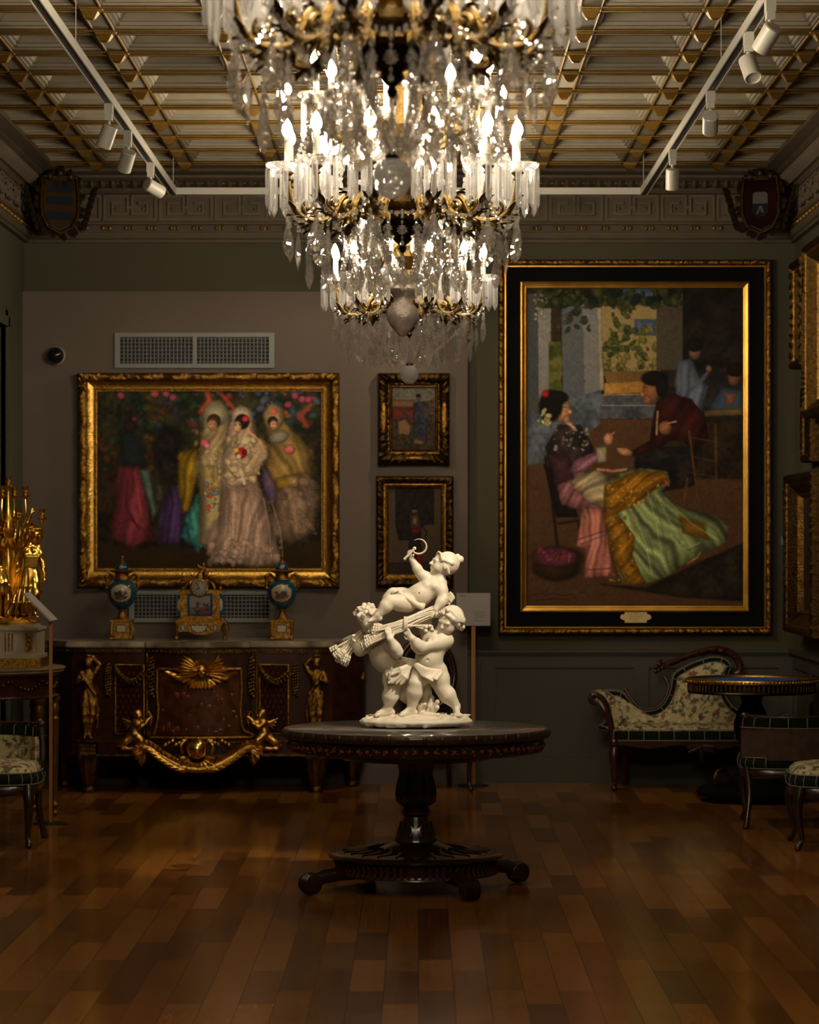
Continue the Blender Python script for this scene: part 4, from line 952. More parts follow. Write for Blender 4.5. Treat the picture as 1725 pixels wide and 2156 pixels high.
# name plate on the lower rail of that frame
xp, zp = (1340 - (1050 + 1627) / 2) / (FPX / 19.36), PZ(1299.5, 19.36) - Z_
m = MB(); pts = [(-.073, -.037), (.073, -.037), (.073, -.02)] + [(.073 + .03 * math.cos(a), .02 * math.sin(a)) for a in [-1.2 + .3 * i for i in range(9)]] + [(.073, .02), (.073, .037), (-.073, .037), (-.073, .02)] + [(-.073 + .03 * math.cos(a), .02 * math.sin(a)) for a in [PI - 1.2 + .3 * i for i in range(9)]] + [(-.073, -.02)]
m.extrude(pts, -.050, -.042, axis='y'); pl = m.build('name_plate', mat('plate_brass', (.74, .56, .26), .45, .6, (.62, .45, .18), 30, .6), tp, smooth=False, loc=(xp, 0, zp)); pl['label'] = 'pale brass name plate with faint engraving'
m = MB()
for k, (a, b) in enumerate(((-.02, .02), (-.05, .035), (-.045, .05), (-.05, .04), (-.03, .02))): m.box(a, b, -.0512, -.0500, .026 - k * .013, .029 - k * .013)
m.build('engraved_text', mat('engraving', (.25, .17, .07), .7), pl, smooth=False)

# --- the two small paintings stacked between them
c = Canvas(110, 150, 7)
c.put(np.ones_like(c.U), (34, 26, 18), (50, 38, 26)); c.poly([(0, 0), (1, 0), (1, .22), (0, .3)], (56, 56, 52), (70, 64, 50), soft=.08); c.poly([(0, .2), (.5, .22), (.5, .32), (0, .32)], (84, 58, 40), (70, 46, 30), soft=.03); c.poly([(.02, .32), (.5, .36), (.5, .5), (0, .52)], (64, 24, 18), soft=.03)
c.poly([(.52, .28), (.62, .22), (.74, .26), (.8, .5), (.78, .9), (.5, .92), (.5, .6)], (24, 24, 32), (34, 34, 42), soft=.02); c.ell(.6, .17, .05, .045, (70, 52, 36)); c.ell(.6, .14, .06, .03, (18, 14, 12)); c.poly([(.14, .55), (.3, .5), (.44, .62), (.4, .76), (.16, .76)], (96, 70, 46), (76, 56, 38), soft=.03); c.ell(.3, .46, .06, .04, (30, 46, 36)); c.poly([(.5, .8), (.75, .86), (.7, .92), (.48, .9)], (72, 54, 32), soft=.02)
c.dabs((.75, .2, 1, .5), 26, .05, [(74, 48, 40), (46, 50, 60), (60, 52, 34)], .6); c.dabs((0, .75, .45, 1), 26, .05, [(40, 36, 20), (52, 30, 20), (28, 34, 24)], .6)
w_, h_, X_, Z_ = onwall(796, 947, 785, 976, 19.28)
PROF_C = [(0, 0, 0), (0, .05, 0), (.008, .066, 0), (.025, .074, 0), (.045, .068, 0), (.058, .05, 0), (.066, .044, 0), (.072, .048, 1), (.078, .046, 1), (.082, .036, 0), (.088, .038, 1), (.092, .03, 1), (.095, .018, 1)]
tq = picture('painting', 'small painting of a dark-robed figure in a heavy carved frame, hung above another', w_, h_, (X_, YP, Z_), 0, PROF_C, [(2, 6, .016, 'carve', .05), (1, 5, .014, 'corner', .1)], [GILT_X, GILT_D], c, .092, .02, .011, 1.5)
for (x, z, a, b) in ((-w_ / 2 + .034, 0, .026, .12), (w_ / 2 - .034, 0, .026, .12), (0, -h_ / 2 + .034, .075, .018)):
    m = MB(); M = Matrix.Identity(3); m.ell((x, -.066, z), (a, .022, b), 12, 10); m.build('gilt_panel', GILT, tq)
c = Canvas(100, 160, 9)
c.put(np.ones_like(c.U), (58, 46, 34), (50, 40, 30)); c.poly([(.14, 0), (.86, 0), (.86, .42), (.7, .42), (.62, .45), (.62, .6), (.2, .6), (.14, .42)], (17, 14, 12), (24, 19, 15), soft=.012); c.poly([(0, .86), (1, .84), (1, 1), (0, 1)], (34, 26, 18), soft=.02)
c.ell(.5, .26, .06, .035, (80, 56, 38)); c.ell(.5, .235, .07, .02, (14, 11, 10)); c.poly([(.4, .32), (.56, .3), (.62, .42), (.6, .52), (.42, .5)], (36, 26, 24), (48, 34, 26), soft=.02); c.poly([(.46, .34), (.54, .34), (.54, .42), (.47, .42)], (84, 68, 42), soft=.02); c.poly([(.4, .48), (.6, .48), (.64, .8), (.38, .8)], (22, 18, 18), soft=.02); c.poly([(.44, .46), (.6, .46), (.6, .52), (.44, .52)], (70, 18, 16), soft=.02); c.stroke([(.6, .42), (.72, .5), (.7, .57)], .03, (26, 20, 18)); c.poly([(.52, .72), (.62, .7), (.66, .9), (.54, .86)], (84, 16, 18), soft=.02)
w_, h_, X_, Z_ = onwall(792, 955, 1002, 1236, 19.28)
PROF_D = [(0, 0, 0), (0, .045, 0), (.008, .055, 0), (.02, .058, 0), (.036, .05, 0), (.05, .042, 0), (.054, .05, 1), (.06, .05, 1), (.063, .036, 1), (.08, .028, 1), (.084, .016, 1)]
picture('painting', 'small painting of a dark standing figure, lower of two behind the marble group', w_, h_, (X_, YP, Z_), 0, PROF_D, [(2, 5, .010, 'carve', .03), (2, 5, .008, 'bead', .045)], [GILT_X, GILT], c, .08, .018, .011, 1.8)

# --- frames on the side wall, seen almost edge on
def side_frame(label, y0, y1, z0, z1, depth, inset, mats, pats, cols):
    w = y1 - y0; h = z1 - z0
    pr = [(0, 0, 0), (0, depth, 0), (.012, depth + .012, 0), (.035, depth + .014, 0), (.05, depth, 0), (.056, depth - .008, 1), (.062, depth - .004, 1), (inset * .8, depth * .45, 0), (inset * .86, depth * .5, 1), (inset * .9, depth * .42, 1), (inset, depth * .2, 1)]
    c = Canvas(40, 50, int(z0 * 100)); c.put(np.ones_like(c.U), *cols); c.poly([(.3, .3), (.6, .2), (.7, .9), (.25, .9)], (60, 44, 30), soft=.08)
    return picture('painting', label, w, h, (XR, (y0 + y1) / 2, (z0 + z1) / 2), -PI / 2, pr, pats, mats, c, inset, depth * .2 + .002, .012)
side_frame('deep gilded picture frame low on the side wall next to the wainscot corner', 17.62, 18.95, 1.02, 2.03, .125, .15, [GILT_X, GILT_D], [(2, 4, .012, 'carve', .05), (7, 8, .006, 'bead', .02)], ((26, 20, 14), (36, 26, 18)))
side_frame('large gilded frame high on the side wall, cut off by the picture edge', 16.2, 18.03, 2.36, 3.42, .125, .13, [GILT_X, GILT], [(2, 4, .010, 'bead', .035)], ((22, 18, 13), (30, 24, 16)))
side_frame('narrow gilded frame with scalloped lit edge high in the corner beyond the large frame', 18.2, 18.72, 2.70, 3.38, .11, .09, [GILT_X, GILT], [(1, 4, .016, 'bead', .075)], ((22, 18, 13), (30, 24, 16)))
side_frame('small dull gold frame on the side wall below the scalloped frame', 18.1, 18.55, 2.10, 2.58, .07, .07, [GILT_X, GILT_D], [(2, 4, .008, 'carve', .04)], ((22, 18, 13), (30, 24, 16)))

# ------------------------------------------------------------------ corner crests
def crest(x, y, z, rz, label, kind):
    t = thing('heraldic_crest', label, 'crest', (x, y, z), rz)
    out = [(.10 * math.sin(a) * (1 if abs(math.sin(a)) < .99 else 1), .0) for a in (0,)]
    sh = [(-.105, .17), (.105, .17), (.12, .05), (.115, -.07), (.075, -.15), (0, -.185), (-.075, -.15), (-.115, -.07), (-.12, .05)]
    m = MB(); m.extrude([(x_ * 1.15, z_ * 1.08) for x_, z_ in sh], -.05, .03, axis='y'); m.build('cartouche_back', mat('dark_plaster', (.04, .024, .012), .6, 0, (.025, .015, .008), 14, .6), t, smooth=False)
    m = MB(); m.tube([(x_ * 1.05, -.065, z_ * 1.03) for x_, z_ in sh] + [(sh[0][0] * 1.05, -.065, sh[0][1] * 1.03)], .013, 8); m.build('gilt_rim', GILT_X, t)
    m = MB()
    rng = random.Random(int(x * 100))
    for k in range(26):
        a = 2 * PI * k / 26; r = .98
        b = (.135 * math.sin(a) * r, -.04, .20 * math.cos(a) * r)
        m.leaf(b, (math.sin(a + rng.uniform(-.9, .9)), -.35, math.cos(a + rng.uniform(-.9, .9))), (0, -1, 0), rng.uniform(.045, .075), .045, .3, 0, .25, 4, .12)
    for s in (-1, 1):
        for k in range(7):
            m.leaf((s * (.14 + .012 * k), -.04, -.17 + .04 * k), (s * .5, -.5, .6), (0, -1, 0), .08, .04, .3, 0, .25, 4)
    for a in (-.07, 0, .07): m.ell((a, -.06, .20 - abs(a) * .3), (.026, .026, .03), 10, 7)
    m.build('acanthus_surround', mat('bronzed_plaster', (.05, .028, .010), .45, .4, (.022, .013, .007), 20, .6), t)
    if kind == 'stripes':
        m = MB(); cols = [1, 0, 1, 0, 1]
        m.extrude([(x_ * .92, z_ * .92) for x_, z_ in sh], -.06, -.05, 0, axis='y')
        for z0, z1 in ((.075, .105), (-.005, .045), (-.105, -.055)): m.box(-.085, .085, -.064, -.06, z0, z1, 1)
        m.box(-.04, -.005, -.064, -.06, .105, .14, 1); m.box(.02, .05, -.064, -.06, .105, .14, 1)
        m.build('striped_shield', [mat('shield_ochre', (.035, .018, .006), .85, spec=.08), mat('shield_navy', (.012, .015, .024), .85, spec=.08)], t, smooth=False)
    else:
        m = MB(); m.extrude([(x_ * .92, z_ * .92) for x_, z_ in sh], -.06, -.05, 0, axis='y')
        m.extrude([(-.05, .0), (.05, .0), (.05, .06), (.035, .075), (-.035, .075), (-.05, .06)], -.066, -.06, 1, axis='y')
        m.extrude([(-.055, -.005), (.055, -.005), (.055, -.06), (.03, -.085), (-.03, -.085), (-.055, -.06)], -.066, -.06, 2, axis='y')
        m.extrude([(-.027, -.065), (-.016, -.065), (.0, -.028), (.010, -.06), (.024, -.06), (.008, -.015), (-.004, -.015)], -.068, -.066, 3, axis='y')
        m.build('red_shield', [mat('shield_red', (.012, .0015, .0015), .85, spec=.08), mat('shield_white', (.09, .08, .07), .85, spec=.08), mat('shield_black', (.012, .012, .015), .85, spec=.08), mat('shield_grey', (.10, .10, .09), .85, spec=.08)], t, smooth=False)
crest(PX(120, 19.1), 19.12, PZ(430, 19.1), .4, 'carved corner crest with a striped ochre and navy shield', 'stripes')
crest(PX(1608, 19.1), 19.12, PZ(430, 19.1), -.4, 'carved corner crest with a red shield bearing a white band', 'red')
# ------------------------------------------------------------------ figures
def _V(*a): return np.array(a, float)
def _n(v): v = np.array(v, float); return v / max(np.linalg.norm(v), 1e-9)


def sd_head(S, c, f, u, rh, hair=False, ears=True):
    c = np.array(c, float); f = _n(f); u = np.array(u, float); u = _n(u - f * (u @ f)); r = np.cross(f, u)
    R = np.stack([r, f, u], 1); q = lambda a, b, d: c + (r * a + f * b + u * d) * rh
    S.ell(q(0, -.12, .12), (rh * .86, rh * .98, rh * .93), rh * .2, R)
    S.ell(q(0, .28, -.30), (rh * .68, rh * .62, rh * .72), rh * .25, R)
    for s in (-1, 1): S.ell(q(s * .36, .52, -.40), rh * .30, rh * .22)
    S.ell(q(0, .62, -.84), rh * .20, rh * .2); S.ell(q(0, .30, -.86), (rh * .34, rh * .34, rh * .2), rh * .2, R)
    for s in (-1, 1): S.ell(q(s * .34, .93, -.03), (rh * .19, rh * .16, rh * .11), rh * .10, R, 's')
    S.cap(q(-.42, .80, .16), q(.42, .80, .16), rh * .09, rh * .09, rh * .16)
    for s in (-1, 1): S.ell(q(s * .34, .72, -.03), rh * .15, rh * .05)
    S.cap(q(0, .90, .05), q(0, 1.06, -.22), rh * .065, rh * .115, rh * .09)
    for s in (-1, 1): S.ell(q(s * .10, .98, -.25), rh * .075, rh * .05)
    S.cap(q(-.15, .90, -.47), q(.15, .90, -.47), rh * .055, rh * .055, rh * .06); S.cap(q(-.11, .88, -.60), q(.11, .88, -.60), rh * .06, rh * .06, rh * .06)
    S.cap(q(-.19, .96, -.535), q(.19, .96, -.535), rh * .022, rh * .022, rh * .03, op='s')
    if ears:
        for s in (-1, 1): S.ell(q(s * .86, -.02, -.12), (rh * .09, rh * .17, rh * .25), rh * .07, R)
    return q, R


def sd_hand(S, w, d, n, L, curl=.6, thumb=1, k=.004):
    """w wrist, d hand direction, n back-of-hand normal, L hand length; thumb = side (+1/-1)."""
    w = np.array(w, float); d = _n(d); n = np.array(n, float); n = _n(n - d * (n @ d)); sd = np.cross(d, n)
    R = np.stack([sd, d, n], 1)
    S.ell(w + d * L * .30, (L * .24, L * .32, L * .125), L * .08, R)
    for i, (o, ln) in enumerate(((-.19, .40), (-.065, .47), (.065, .45), (.19, .34))):
        b = w + d * L * .52 + sd * (o * L * thumb * -1)
        a1 = curl * .6; d1 = d * math.cos(a1) - n * math.sin(a1); p1 = b + d1 * L * ln * .5
        a2 = curl * 1.6; d2 = d * math.cos(a2) - n * math.sin(a2); p2 = p1 + d2 * L * ln * .5
        S.cap(b, p1, L * .075, L * .07, k); S.cap(p1, p2, L * .07, L * .056, k)
    b = w + d * L * .14 + sd * thumb * L * .2
    p1 = b + _n(d * .75 + sd * thumb * .75 - n * .2) * L * .24; p2 = p1 + _n(d * .9 + sd * thumb * .1 - n * curl * .6) * L * .22
    S.cap(b, p1, L * .09, L * .075, k * 1.5); S.cap(p1, p2, L * .075, L * .06, k)


def sd_foot(S, a, d, L, up=(0, 0, 1), k=.008):
    """a ankle centre, d toe direction, L foot length."""
    a = np.array(a, float); d = _n(d); up = np.array(up, float); up = _n(up - d * (up @ d)); sd = np.cross(d, up)
    heel = a - d * L * .16 - up * L * .20; ball = a + d * L * .50 - up * L * .26
    S.cap(a, heel, L * .15, L * .15, k); S.cap(a + d * L * .05, ball, L * .17, L * .13, k * 1.5); S.cap(heel, ball, L * .13, L * .13, k)
    for i, o in enumerate((-.16, -.08, 0, .08, .15)):
        S.cap(ball + sd * o * L + d * L * .02, ball + sd * o * L * 1.15 + d * L * (.20 - .03 * abs(i - 1)) - up * L * .05, L * .075, L * .06 if i else L * .075, k * .4)


def sd_limb(S, a, b, c, r, k=.012, calf=0):
    """a-b-c joints; r: radii at a, b, c; fullness of the upper and lower segment by extra ellipse points."""
    a, b, c = (np.array(x, float) for x in (a, b, c))
    m1 = a + (b - a) * .45; m2 = b + (c - b) * .35
    S.chain([a, m1, b], [r[0], (r[0] * .58 + r[1] * .52), r[1]], k); S.chain([b, m2, c], [r[1], (r[1] * .72 + r[2] * .42) * (1 + calf), r[2]], k)


# ------------------------------------------------------------------ round pedestal table
TX, TY = PX(876, 13.5), 13.5
t = thing('round_table', 'round dark carved pedestal table with a grey stone top carrying the white marble group', 'table', (TX, TY, 0))
m = MB(); m.lathe([(0, .725), (.592, .725), (.597, .735), (.597, .742), (.592, .746), (0, .746)], 96); m.build('stone_top', SLATE, t)
m = MB(); m.lathe([(.560, .70), (.600, .700), (.612, .706), (.616, .722), (.614, .735), (.608, .743), (.600, .743), (.596, .735), (.56, .73)], 144)
for i in range(96):
    a = 2 * PI * i / 96; c, s = math.cos(a), math.sin(a)
    m.ell((.608 * c, .608 * s, .722), (.014, .014, .020) if i % 2 else (.010, .010, .014), 8, 6)
m.build('carved_rim', mat('carved_walnut_gilt', (.075, .04, .018), .32, .25, (.03, .014, .007), 60, .5, coat=.3), t)
m = MB(); m.lathe([(.52, .634), (.575, .634), (.584, .640), (.586, .645), (.586, .690), (.598, .697), (.56, .700)], 96)
rng = random.Random(3)
for i in range(84):
    a = 2 * PI * i / 84; c, s = math.cos(a), math.sin(a)
    m.ell((.587 * c, .587 * s, .668), (.011, .011, .011), 8, 6, 1)
    for j in range(3):
        b = a + rng.uniform(-.03, .03); m.ell((.587 * math.cos(b), .587 * math.sin(b), .668 + rng.uniform(-.018, .018)), (.006, .006, .005), 6, 4, 2 if j else 1)
m.build('painted_frieze', [WALNUT, mat('painted_rose', (.26, .045, .035), .5, 0, (.16, .03, .02), 60, .5), mat('painted_leaf', (.11, .09, .035), .5)], t)
m = MB(); m.lathe([(.34, .60), (.36, .634), (.0, .634)], 64); m.lathe([(.10, .22), (.098, .232), (.088, .245), (.082, .27), (.062, .315), (.055, .335), (.072, .345), (.076, .358), (.066, .372), (.058, .38)], 48, flute=.03, nf=16)
m.lathe([(.058, .38), (.075, .39), (.094, .41), (.098, .44), (.09, .49), (.078, .53), (.082, .56), (.09, .60)], 64, flute=.09, nf=16)
for i in range(10):
    a = 2 * PI * i / 10; c, s = math.cos(a), math.sin(a); m.leaf((.085 * c, .085 * s, .40), (.0, .0, 1), (c, s, 0), .085, .055, -.08, 0, .12, 6); m.leaf((.085 * c, .085 * s, .245), (-.3 * c, -.3 * s, 1), (c, s, 0), .07, .04, .02, 0, .15, 5, .1)
m.build('carved_column', WALNUT, t)
m = MB(); m.lathe([(.30, .072), (.375, .075), (.372, .085), (.358, .10), (.362, .13), (.385, .148), (.402, .152), (.405, .163), (.395, .170), (.36, .172), (.34, .178), (.2, .18), (.15, .20), (.105, .222)], 96)
for i in range(72):
    a = 2 * PI * i / 72; m.tube([(.372 * math.cos(a), .372 * math.sin(a), .084), (.362 * math.cos(a), .362 * math.sin(a), .11), (.375 * math.cos(a), .375 * math.sin(a), .142)], .0085, 6, 1)
for i in range(24):
    a = 2 * PI * i / 24; c, s = math.cos(a), math.sin(a); m.leaf((.34 * c, .34 * s, .172), (-c, -s, .06), (0, 0, 1), .17, .06, .05, 0, .16, 5, .12)
m.build('plinth', [WALNUT, mat('red_fluting', (.10, .022, .014), .4, 0, (.05, .012, .008), 30, .5)], t)
fa = math.atan2(.478, -.24) # not used for placement beyond the spread of the four feet
for k in range(4):
    a = math.atan2(-.24, -.478) + PI / 2 * k; c, s = math.cos(a), math.sin(a)
    m = MB(); m.tube([(.30 * c, .30 * s, .09), (.40 * c, .40 * s, .088), (.47 * c, .47 * s, .082), (.53 * c, .53 * s, .058)], [.03, .032, .034, .034], 10)
    M = Matrix.Rotation(a, 3, 'Z'); cc = Vector((.535 * c, .535 * s, .052)); tn = Vector((-s, c, 0))
    for q in range(-3, 4): m.ell(cc + tn * q * .011, (.052 - abs(q) * .002, .009, .052 - abs(q) * .002), 20, 10, 0, M)
    m.build('scroll_foot', WALNUT, t)

# ------------------------------------------------------------------ marble group
def Z(zx, zy, y=0.0): return _V((zx - 845) / 2061, y, (1905 - zy) / 2061)
st = thing('sculpture', 'white marble group of three cherubs with a wheat sheaf and raised sickle', 'sculpture', (TX, TY, .7502))
VX = .0026
# oval rocky base
S = SDF((-.30, -.20, -.004), (.30, .20, .09), .0035)
S.ell((0, 0, .022), (.262, .165, .034), .01)
rg = np.random.RandomState(2)
for i in range(46):
    a = rg.rand() * 2 * PI; r = math.sqrt(rg.rand()) * .86; p = _V(.25 * r * math.cos(a), .155 * r * math.sin(a), .036 + .012 * rg.rand()); d = _V(rg.randn(), rg.randn() * .6, .15 * rg.randn()); S.cap(p, p + _n(d) * .045, .011, .004, .012)
for i in range(70):
    a = rg.rand() * 2 * PI; z = rg.uniform(.006, .046); f = .97 - .10 * max(0, z - .02) / .03; S.cap((.255 * f * math.cos(a), .158 * f * math.sin(a), z), (.255 * f * math.cos(a + .14), .158 * f * math.sin(a + .14), z + rg.uniform(-.012, .012)), .009, .004, .010)
S.mesh('rocky_base', STATUE, st)
# tree stump with leaves behind the legs
S = SDF(Z(820, 1860, -.12), Z(1120, 1180, .13), .003)
S.chain([Z(935, 1830, .03), Z(940, 1600, .035), Z(925, 1420, .03), Z(930, 1250, .03)], [.032, .027, .026, .03], .01)
for a, b in ((Z(900, 1760, -.02), Z(880, 1700, -.04)), (Z(900, 1790, -.03), Z(1000, 1800, -.06)), (Z(890, 1720, -.03), Z(930, 1690, -.05)), (Z(930, 1800, -.05), Z(1060, 1790, -.07))): S.cap(a, b, .018, .009, .012)
for a, b in ((Z(960, 1800, 0), Z(1050, 1670, -.02)), (Z(950, 1790, -.01), Z(1000, 1640, .0)), (Z(980, 1800, -.02), Z(1045, 1720, -.05))): S.cap(a, b, .008, .012, .006); S.cap((a + b) / 2, b + (b - a) * .15, .014, .002, .006)
S.mesh('tree_stump', STATUE, st)

# seated girl
S = SDF(Z(340, 930, -.16), Z(1330, 190, .12), VX)
c = Z(1100, 368, -.02); q, R = sd_head(S, c, (-.90, -.28, .30), (.32, 0, .95), .055)
S.chain([Z(1085, 430, -.02), Z(1060, 500, -.02), Z(1035, 550, -.015)], [.026, .025, .034], .014)
S.ell(Z(1000, 575, -.015), (.058, .044, .048), .02); S.cap(Z(965, 520, -.012), Z(1070, 545, -.02), .030, .030, .018)
S.cap(Z(985, 590, -.02), Z(890, 655, -.022), .047, .050, .02); S.cap(Z(890, 655, -.02), Z(780, 705, -.01), .050, .050, .02)
S.ell(Z(895, 655, -.05), (.035, .024, .035), .02); S.ell(Z(945, 565, -.052), .016, .012); S.ell(Z(1020, 575, -.058), .016, .012)
sd_limb(S, Z(958, 510, -.015), Z(885, 455, -.03), Z(805, 318, -.045), (.026, .0215, .0135), .012)
sd_hand(S, Z(803, 318, -.045), (-.35, -.15, .93), (-.7, -.6, -.3), .058, 1.5, 1)
sd_limb(S, Z(1075, 555, -.03), Z(1105, 690, -.055), Z(1032, 790, -.078), (.029, .0225, .0145), .012)
sd_hand(S, Z(1032, 790, -.078), (-.62, -.25, -.74), (-.1, -.85, .5), .052, .5, -1)
sd_limb(S, Z(765, 735, -.05), Z(602, 715, -.098), Z(492, 838, -.108), (.043, .029, .0170), .010, .10)
sd_foot(S, Z(482, 850, -.108), (-.98, -.06, -.12), .066, (-.1, 0, 1))
sd_limb(S, Z(770, 690, .03), Z(630, 660, .03), Z(530, 800, .03), (.044, .032, .018), .014, .12); sd_foot(S, Z(525, 805, .03), (-.9, -.1, -.4), .06)
S.ell(Z(875, 640, -.0725), .0045, .006, op='s')
ga = S.mesh('seated_girl', STATUE, st)
S = SDF(Z(930, 500, -.13), Z(1330, 180, .09), .0022); cc = c; rh = .055
q2 = lambda a, b, d: cc + R @ _V(a, b, d) * rh
S.ell(q2(0, -.38, .22), (rh * .97, rh * 1.0, rh * 1.0), .01, R)
for i in range(17):
    a = (i / 16 - .5) * 2.6; d0 = q2(math.sin(a) * .80, .42 + .14 * math.cos(a), .62 * math.cos(a) + .24); d1 = q2(math.sin(a) * 1.0, -.45, .62 * math.cos(a) + .16); d2 = q2(.5 * math.sin(a), -1.15, .30 + .3 * math.cos(a)); S.chain([d0, (d0 + d1) / 2 * 1.0, d1, d2], [.002, .006, .0065, .005], .004)
S.ell(q2(0, -1.28, .86), .0185, .002); S.ell(q2(.0, -1.0, 1.06), .0115, .002); S.cap(q2(0, -1.0, .66), q2(0, -1.2, .80), .010, .010, .002)
for i in range(11):
    a = (i / 10 - .5) * 2.3; p = q2(math.sin(a) * .86, .52 - .12 * abs(a), .66 * math.cos(a) + .10); S.ell(p, .009, .003); S.ell(p + R @ _V(0, .14, .12) * rh, .006, .003)
for i in range(4): S.ell(q2(-.84 - .01 * i, -.18 - .10 * i, -.12 - .13 * i), .0085 - .0008 * i, .004)
S.mesh('bound_hair', STATUE, ga)
S = SDF(Z(560, 860, -.17), Z(980, 570, .10), .0024)
for k in range(7):
    S.chain([Z(628 + 6 * k, 650 - 3 * k, -.03 + .016 * k), Z(690 + 5 * k, 632 + 10 * k, -.078 + .004 * k), Z(770 + 4 * k, 690 + 6 * k, -.088 + .003 * k), Z(850 + 9 * k, 745 + 4 * k, -.082), Z(918 + 2 * k, 760 - 6 * k, -.066 + .008 * k)], [.009, .010, .011, .010, .006], .006)
S.cap(Z(640, 640, -.03), Z(740, 630, .02), .014, .016, .01); S.cap(Z(740, 630, .02), Z(860, 640, .045), .016, .012, .01); S.cap(Z(640, 650, -.04), Z(622, 680, -.05), .008, .005, .006)
S.mesh('hip_drapery', STATUE, ga)

# left cherub
S = SDF(Z(200, 1840, -.19), Z(860, 730, .17), VX)
cB = Z(392, 890, -.02); qB, RB = sd_head(S, cB, (.70, -.62, -.34), (.30, -.05, .95), .054)
S.chain([Z(425, 985, -.01), Z(455, 1040, 0), Z(500, 1090, .005)], [.030, .031, .045], .018)
S.ell(Z(500, 1110, .005), (.066, .05, .058), .02); S.cap(Z(505, 1130, .0), Z(545, 1240, -.005), .060, .063, .02); S.cap(Z(545, 1240, -.005), Z(640, 1345, .01), .062, .060, .025); S.ell(Z(655, 1380, .015), (.062, .06, .05), .02)
S.ell(Z(570, 1250, -.05), (.05, .03, .055), .02)
sd_limb(S, Z(430, 1090, .02), Z(315, 1185, .01), Z(255, 1110, -.01), (.032, .026, .017), .014); sd_hand(S, Z(255, 1110, -.01), (-.3, -.3, .9), (-.8, .1, -.3), .05, 1.0, 1)
sd_limb(S, Z(575, 1090, -.05), Z(668, 1190, -.115), Z(602, 1068, -.146), (.032, .026, .0175), .013); sd_hand(S, Z(602, 1068, -.146), (-.22, .10, .97), (.15, -.95, .1), .060, .35, 1)
sd_limb(S, Z(630, 1395, -.02), Z(614, 1560, -.05), Z(582, 1722, -.035), (.048, .033, .0205), .013, .14); sd_foot(S, Z(585, 1730, -.035), (-.95, -.28, -.02), .098)
sd_limb(S, Z(690, 1400, .05), Z(735, 1560, .05), Z(800, 1690, .09), (.05, .036, .022), .016, .1); sd_foot(S, Z(803, 1722, .09), (-.7, -.6, -.1), .075)
gb = S.mesh('stooping_cherub', STATUE, st)
S = SDF(Z(230, 1060, -.13), Z(560, 720, .10), .0022); rh = .054
q2 = lambda a, b, d: cB + RB @ _V(a, b, d) * rh
S.ell(q2(0, -.26, .20), (rh * .94, rh * .98, rh * .98), .01, RB)
for i in range(46):
    a = rg.rand() * 2 * PI; e = rg.uniform(-.25, 1.45); p = q2(.98 * math.cos(a) * math.cos(e), -.2 + 1.0 * math.sin(a) * math.cos(e), .16 + 1.0 * math.sin(e))
    if (RB.T @ (p - cB))[1] > rh * .30 and (RB.T @ (p - cB))[2] < rh * .62: continue
    d = _n(np.cross(p - cB, rg.randn(3))); S.chain([p, p + d * .012 + _n(p - cB) * .004, p + d * .022 - _n(p - cB) * .002], [.0085, .0085, .004], .004)
S.mesh('curly_hair', STATUE, gb)

# right cherub
S = SDF(Z(660, 1840, -.19), Z(1380, 680, .15), VX)
cC = Z(1165, 905, -.035); qC, RC = sd_head(S, cC, (-.62, -.74, -.28), (.34, -.02, .94), .058)
S.chain([Z(1110, 990, -.02), Z(1075, 1040, -.02), Z(1040, 1090, -.02)], [.032, .032, .044], .018)
S.cap(Z(985, 1075, -.0), Z(1120, 1085, -.02), .038, .036, .02); S.ell(Z(1030, 1115, -.015), (.062, .05, .055), .02)
S.cap(Z(1020, 1140, -.02), Z(970, 1245, -.025), .056, .058, .02); S.cap(Z(970, 1245, -.025), Z(985, 1345, -.01), .057, .060, .022); S.ell(Z(940, 1250, -.055), (.045, .034, .05), .02); S.ell(Z(985, 1380, -.005), (.066, .06, .046), .02)
sd_limb(S, Z(1130, 1088, -.03), Z(878, 1150, -.108), Z(812, 1066, -.138), (.036, .0275, .018), .014); sd_hand(S, Z(812, 1066, -.138), (-.62, .05, .78), (-.2, -.95, -.1), .062, .45, -1)
sd_limb(S, Z(975, 1060, .02), Z(930, 980, .06), Z(960, 880, .05), (.032, .026, .018), .014); sd_hand(S, Z(960, 880, .05), (.2, -.1, .95), (0, 1, 0), .055, .8, 1)
sd_limb(S, Z(915, 1375, -.03), Z(845, 1493, -.072), Z(806, 1718, -.055), (.048, .033, .0205), .013, .16); sd_foot(S, Z(806, 1732, -.055), (-.93, -.36, -.02), .090)
sd_limb(S, Z(1045, 1390, .0), Z(1098, 1548, -.015), Z(1228, 1712, .0), (.050, .034, .0205), .013, .16); sd_foot(S, Z(1230, 1734, -.002), (.14, -.98, -.08), .088)
S.ell(Z(955, 1268, -.0905), .0045, .006, op='s')
gc = S.mesh('lifting_cherub', STATUE, st)
S = SDF(Z(990, 1110, -.15), Z(1400, 670, .12), .0022); rh = .058
q2 = lambda a, b, d: cC + RC @ _V(a, b, d) * rh
S.ell(q2(0, -.26, .24), (rh * .97, rh * 1.0, rh * 1.0), .01, RC)
for i in range(15):
    a = (i / 14 - .5) * 2.9; S.chain([q2(math.sin(a) * .50, .52, .86 - .12 * abs(a)), q2(math.sin(a) * .86, .22, .80 * math.cos(a) + .30), q2(math.sin(a) * 1.02, -.4, .82 * math.cos(a) + .1), q2(math.sin(a) * .7, -1.05, -.05 + .3 * math.cos(a))], [.0035, .008, .009, .006], .005)
for s in (-1, 1): S.chain([q2(s * .2, .62, .80), q2(s * .66, .42, .52), q2(s * .9, .05, .0), q2(s * .95, -.2, -.5)], [.009, .010, .009, .005], .006)
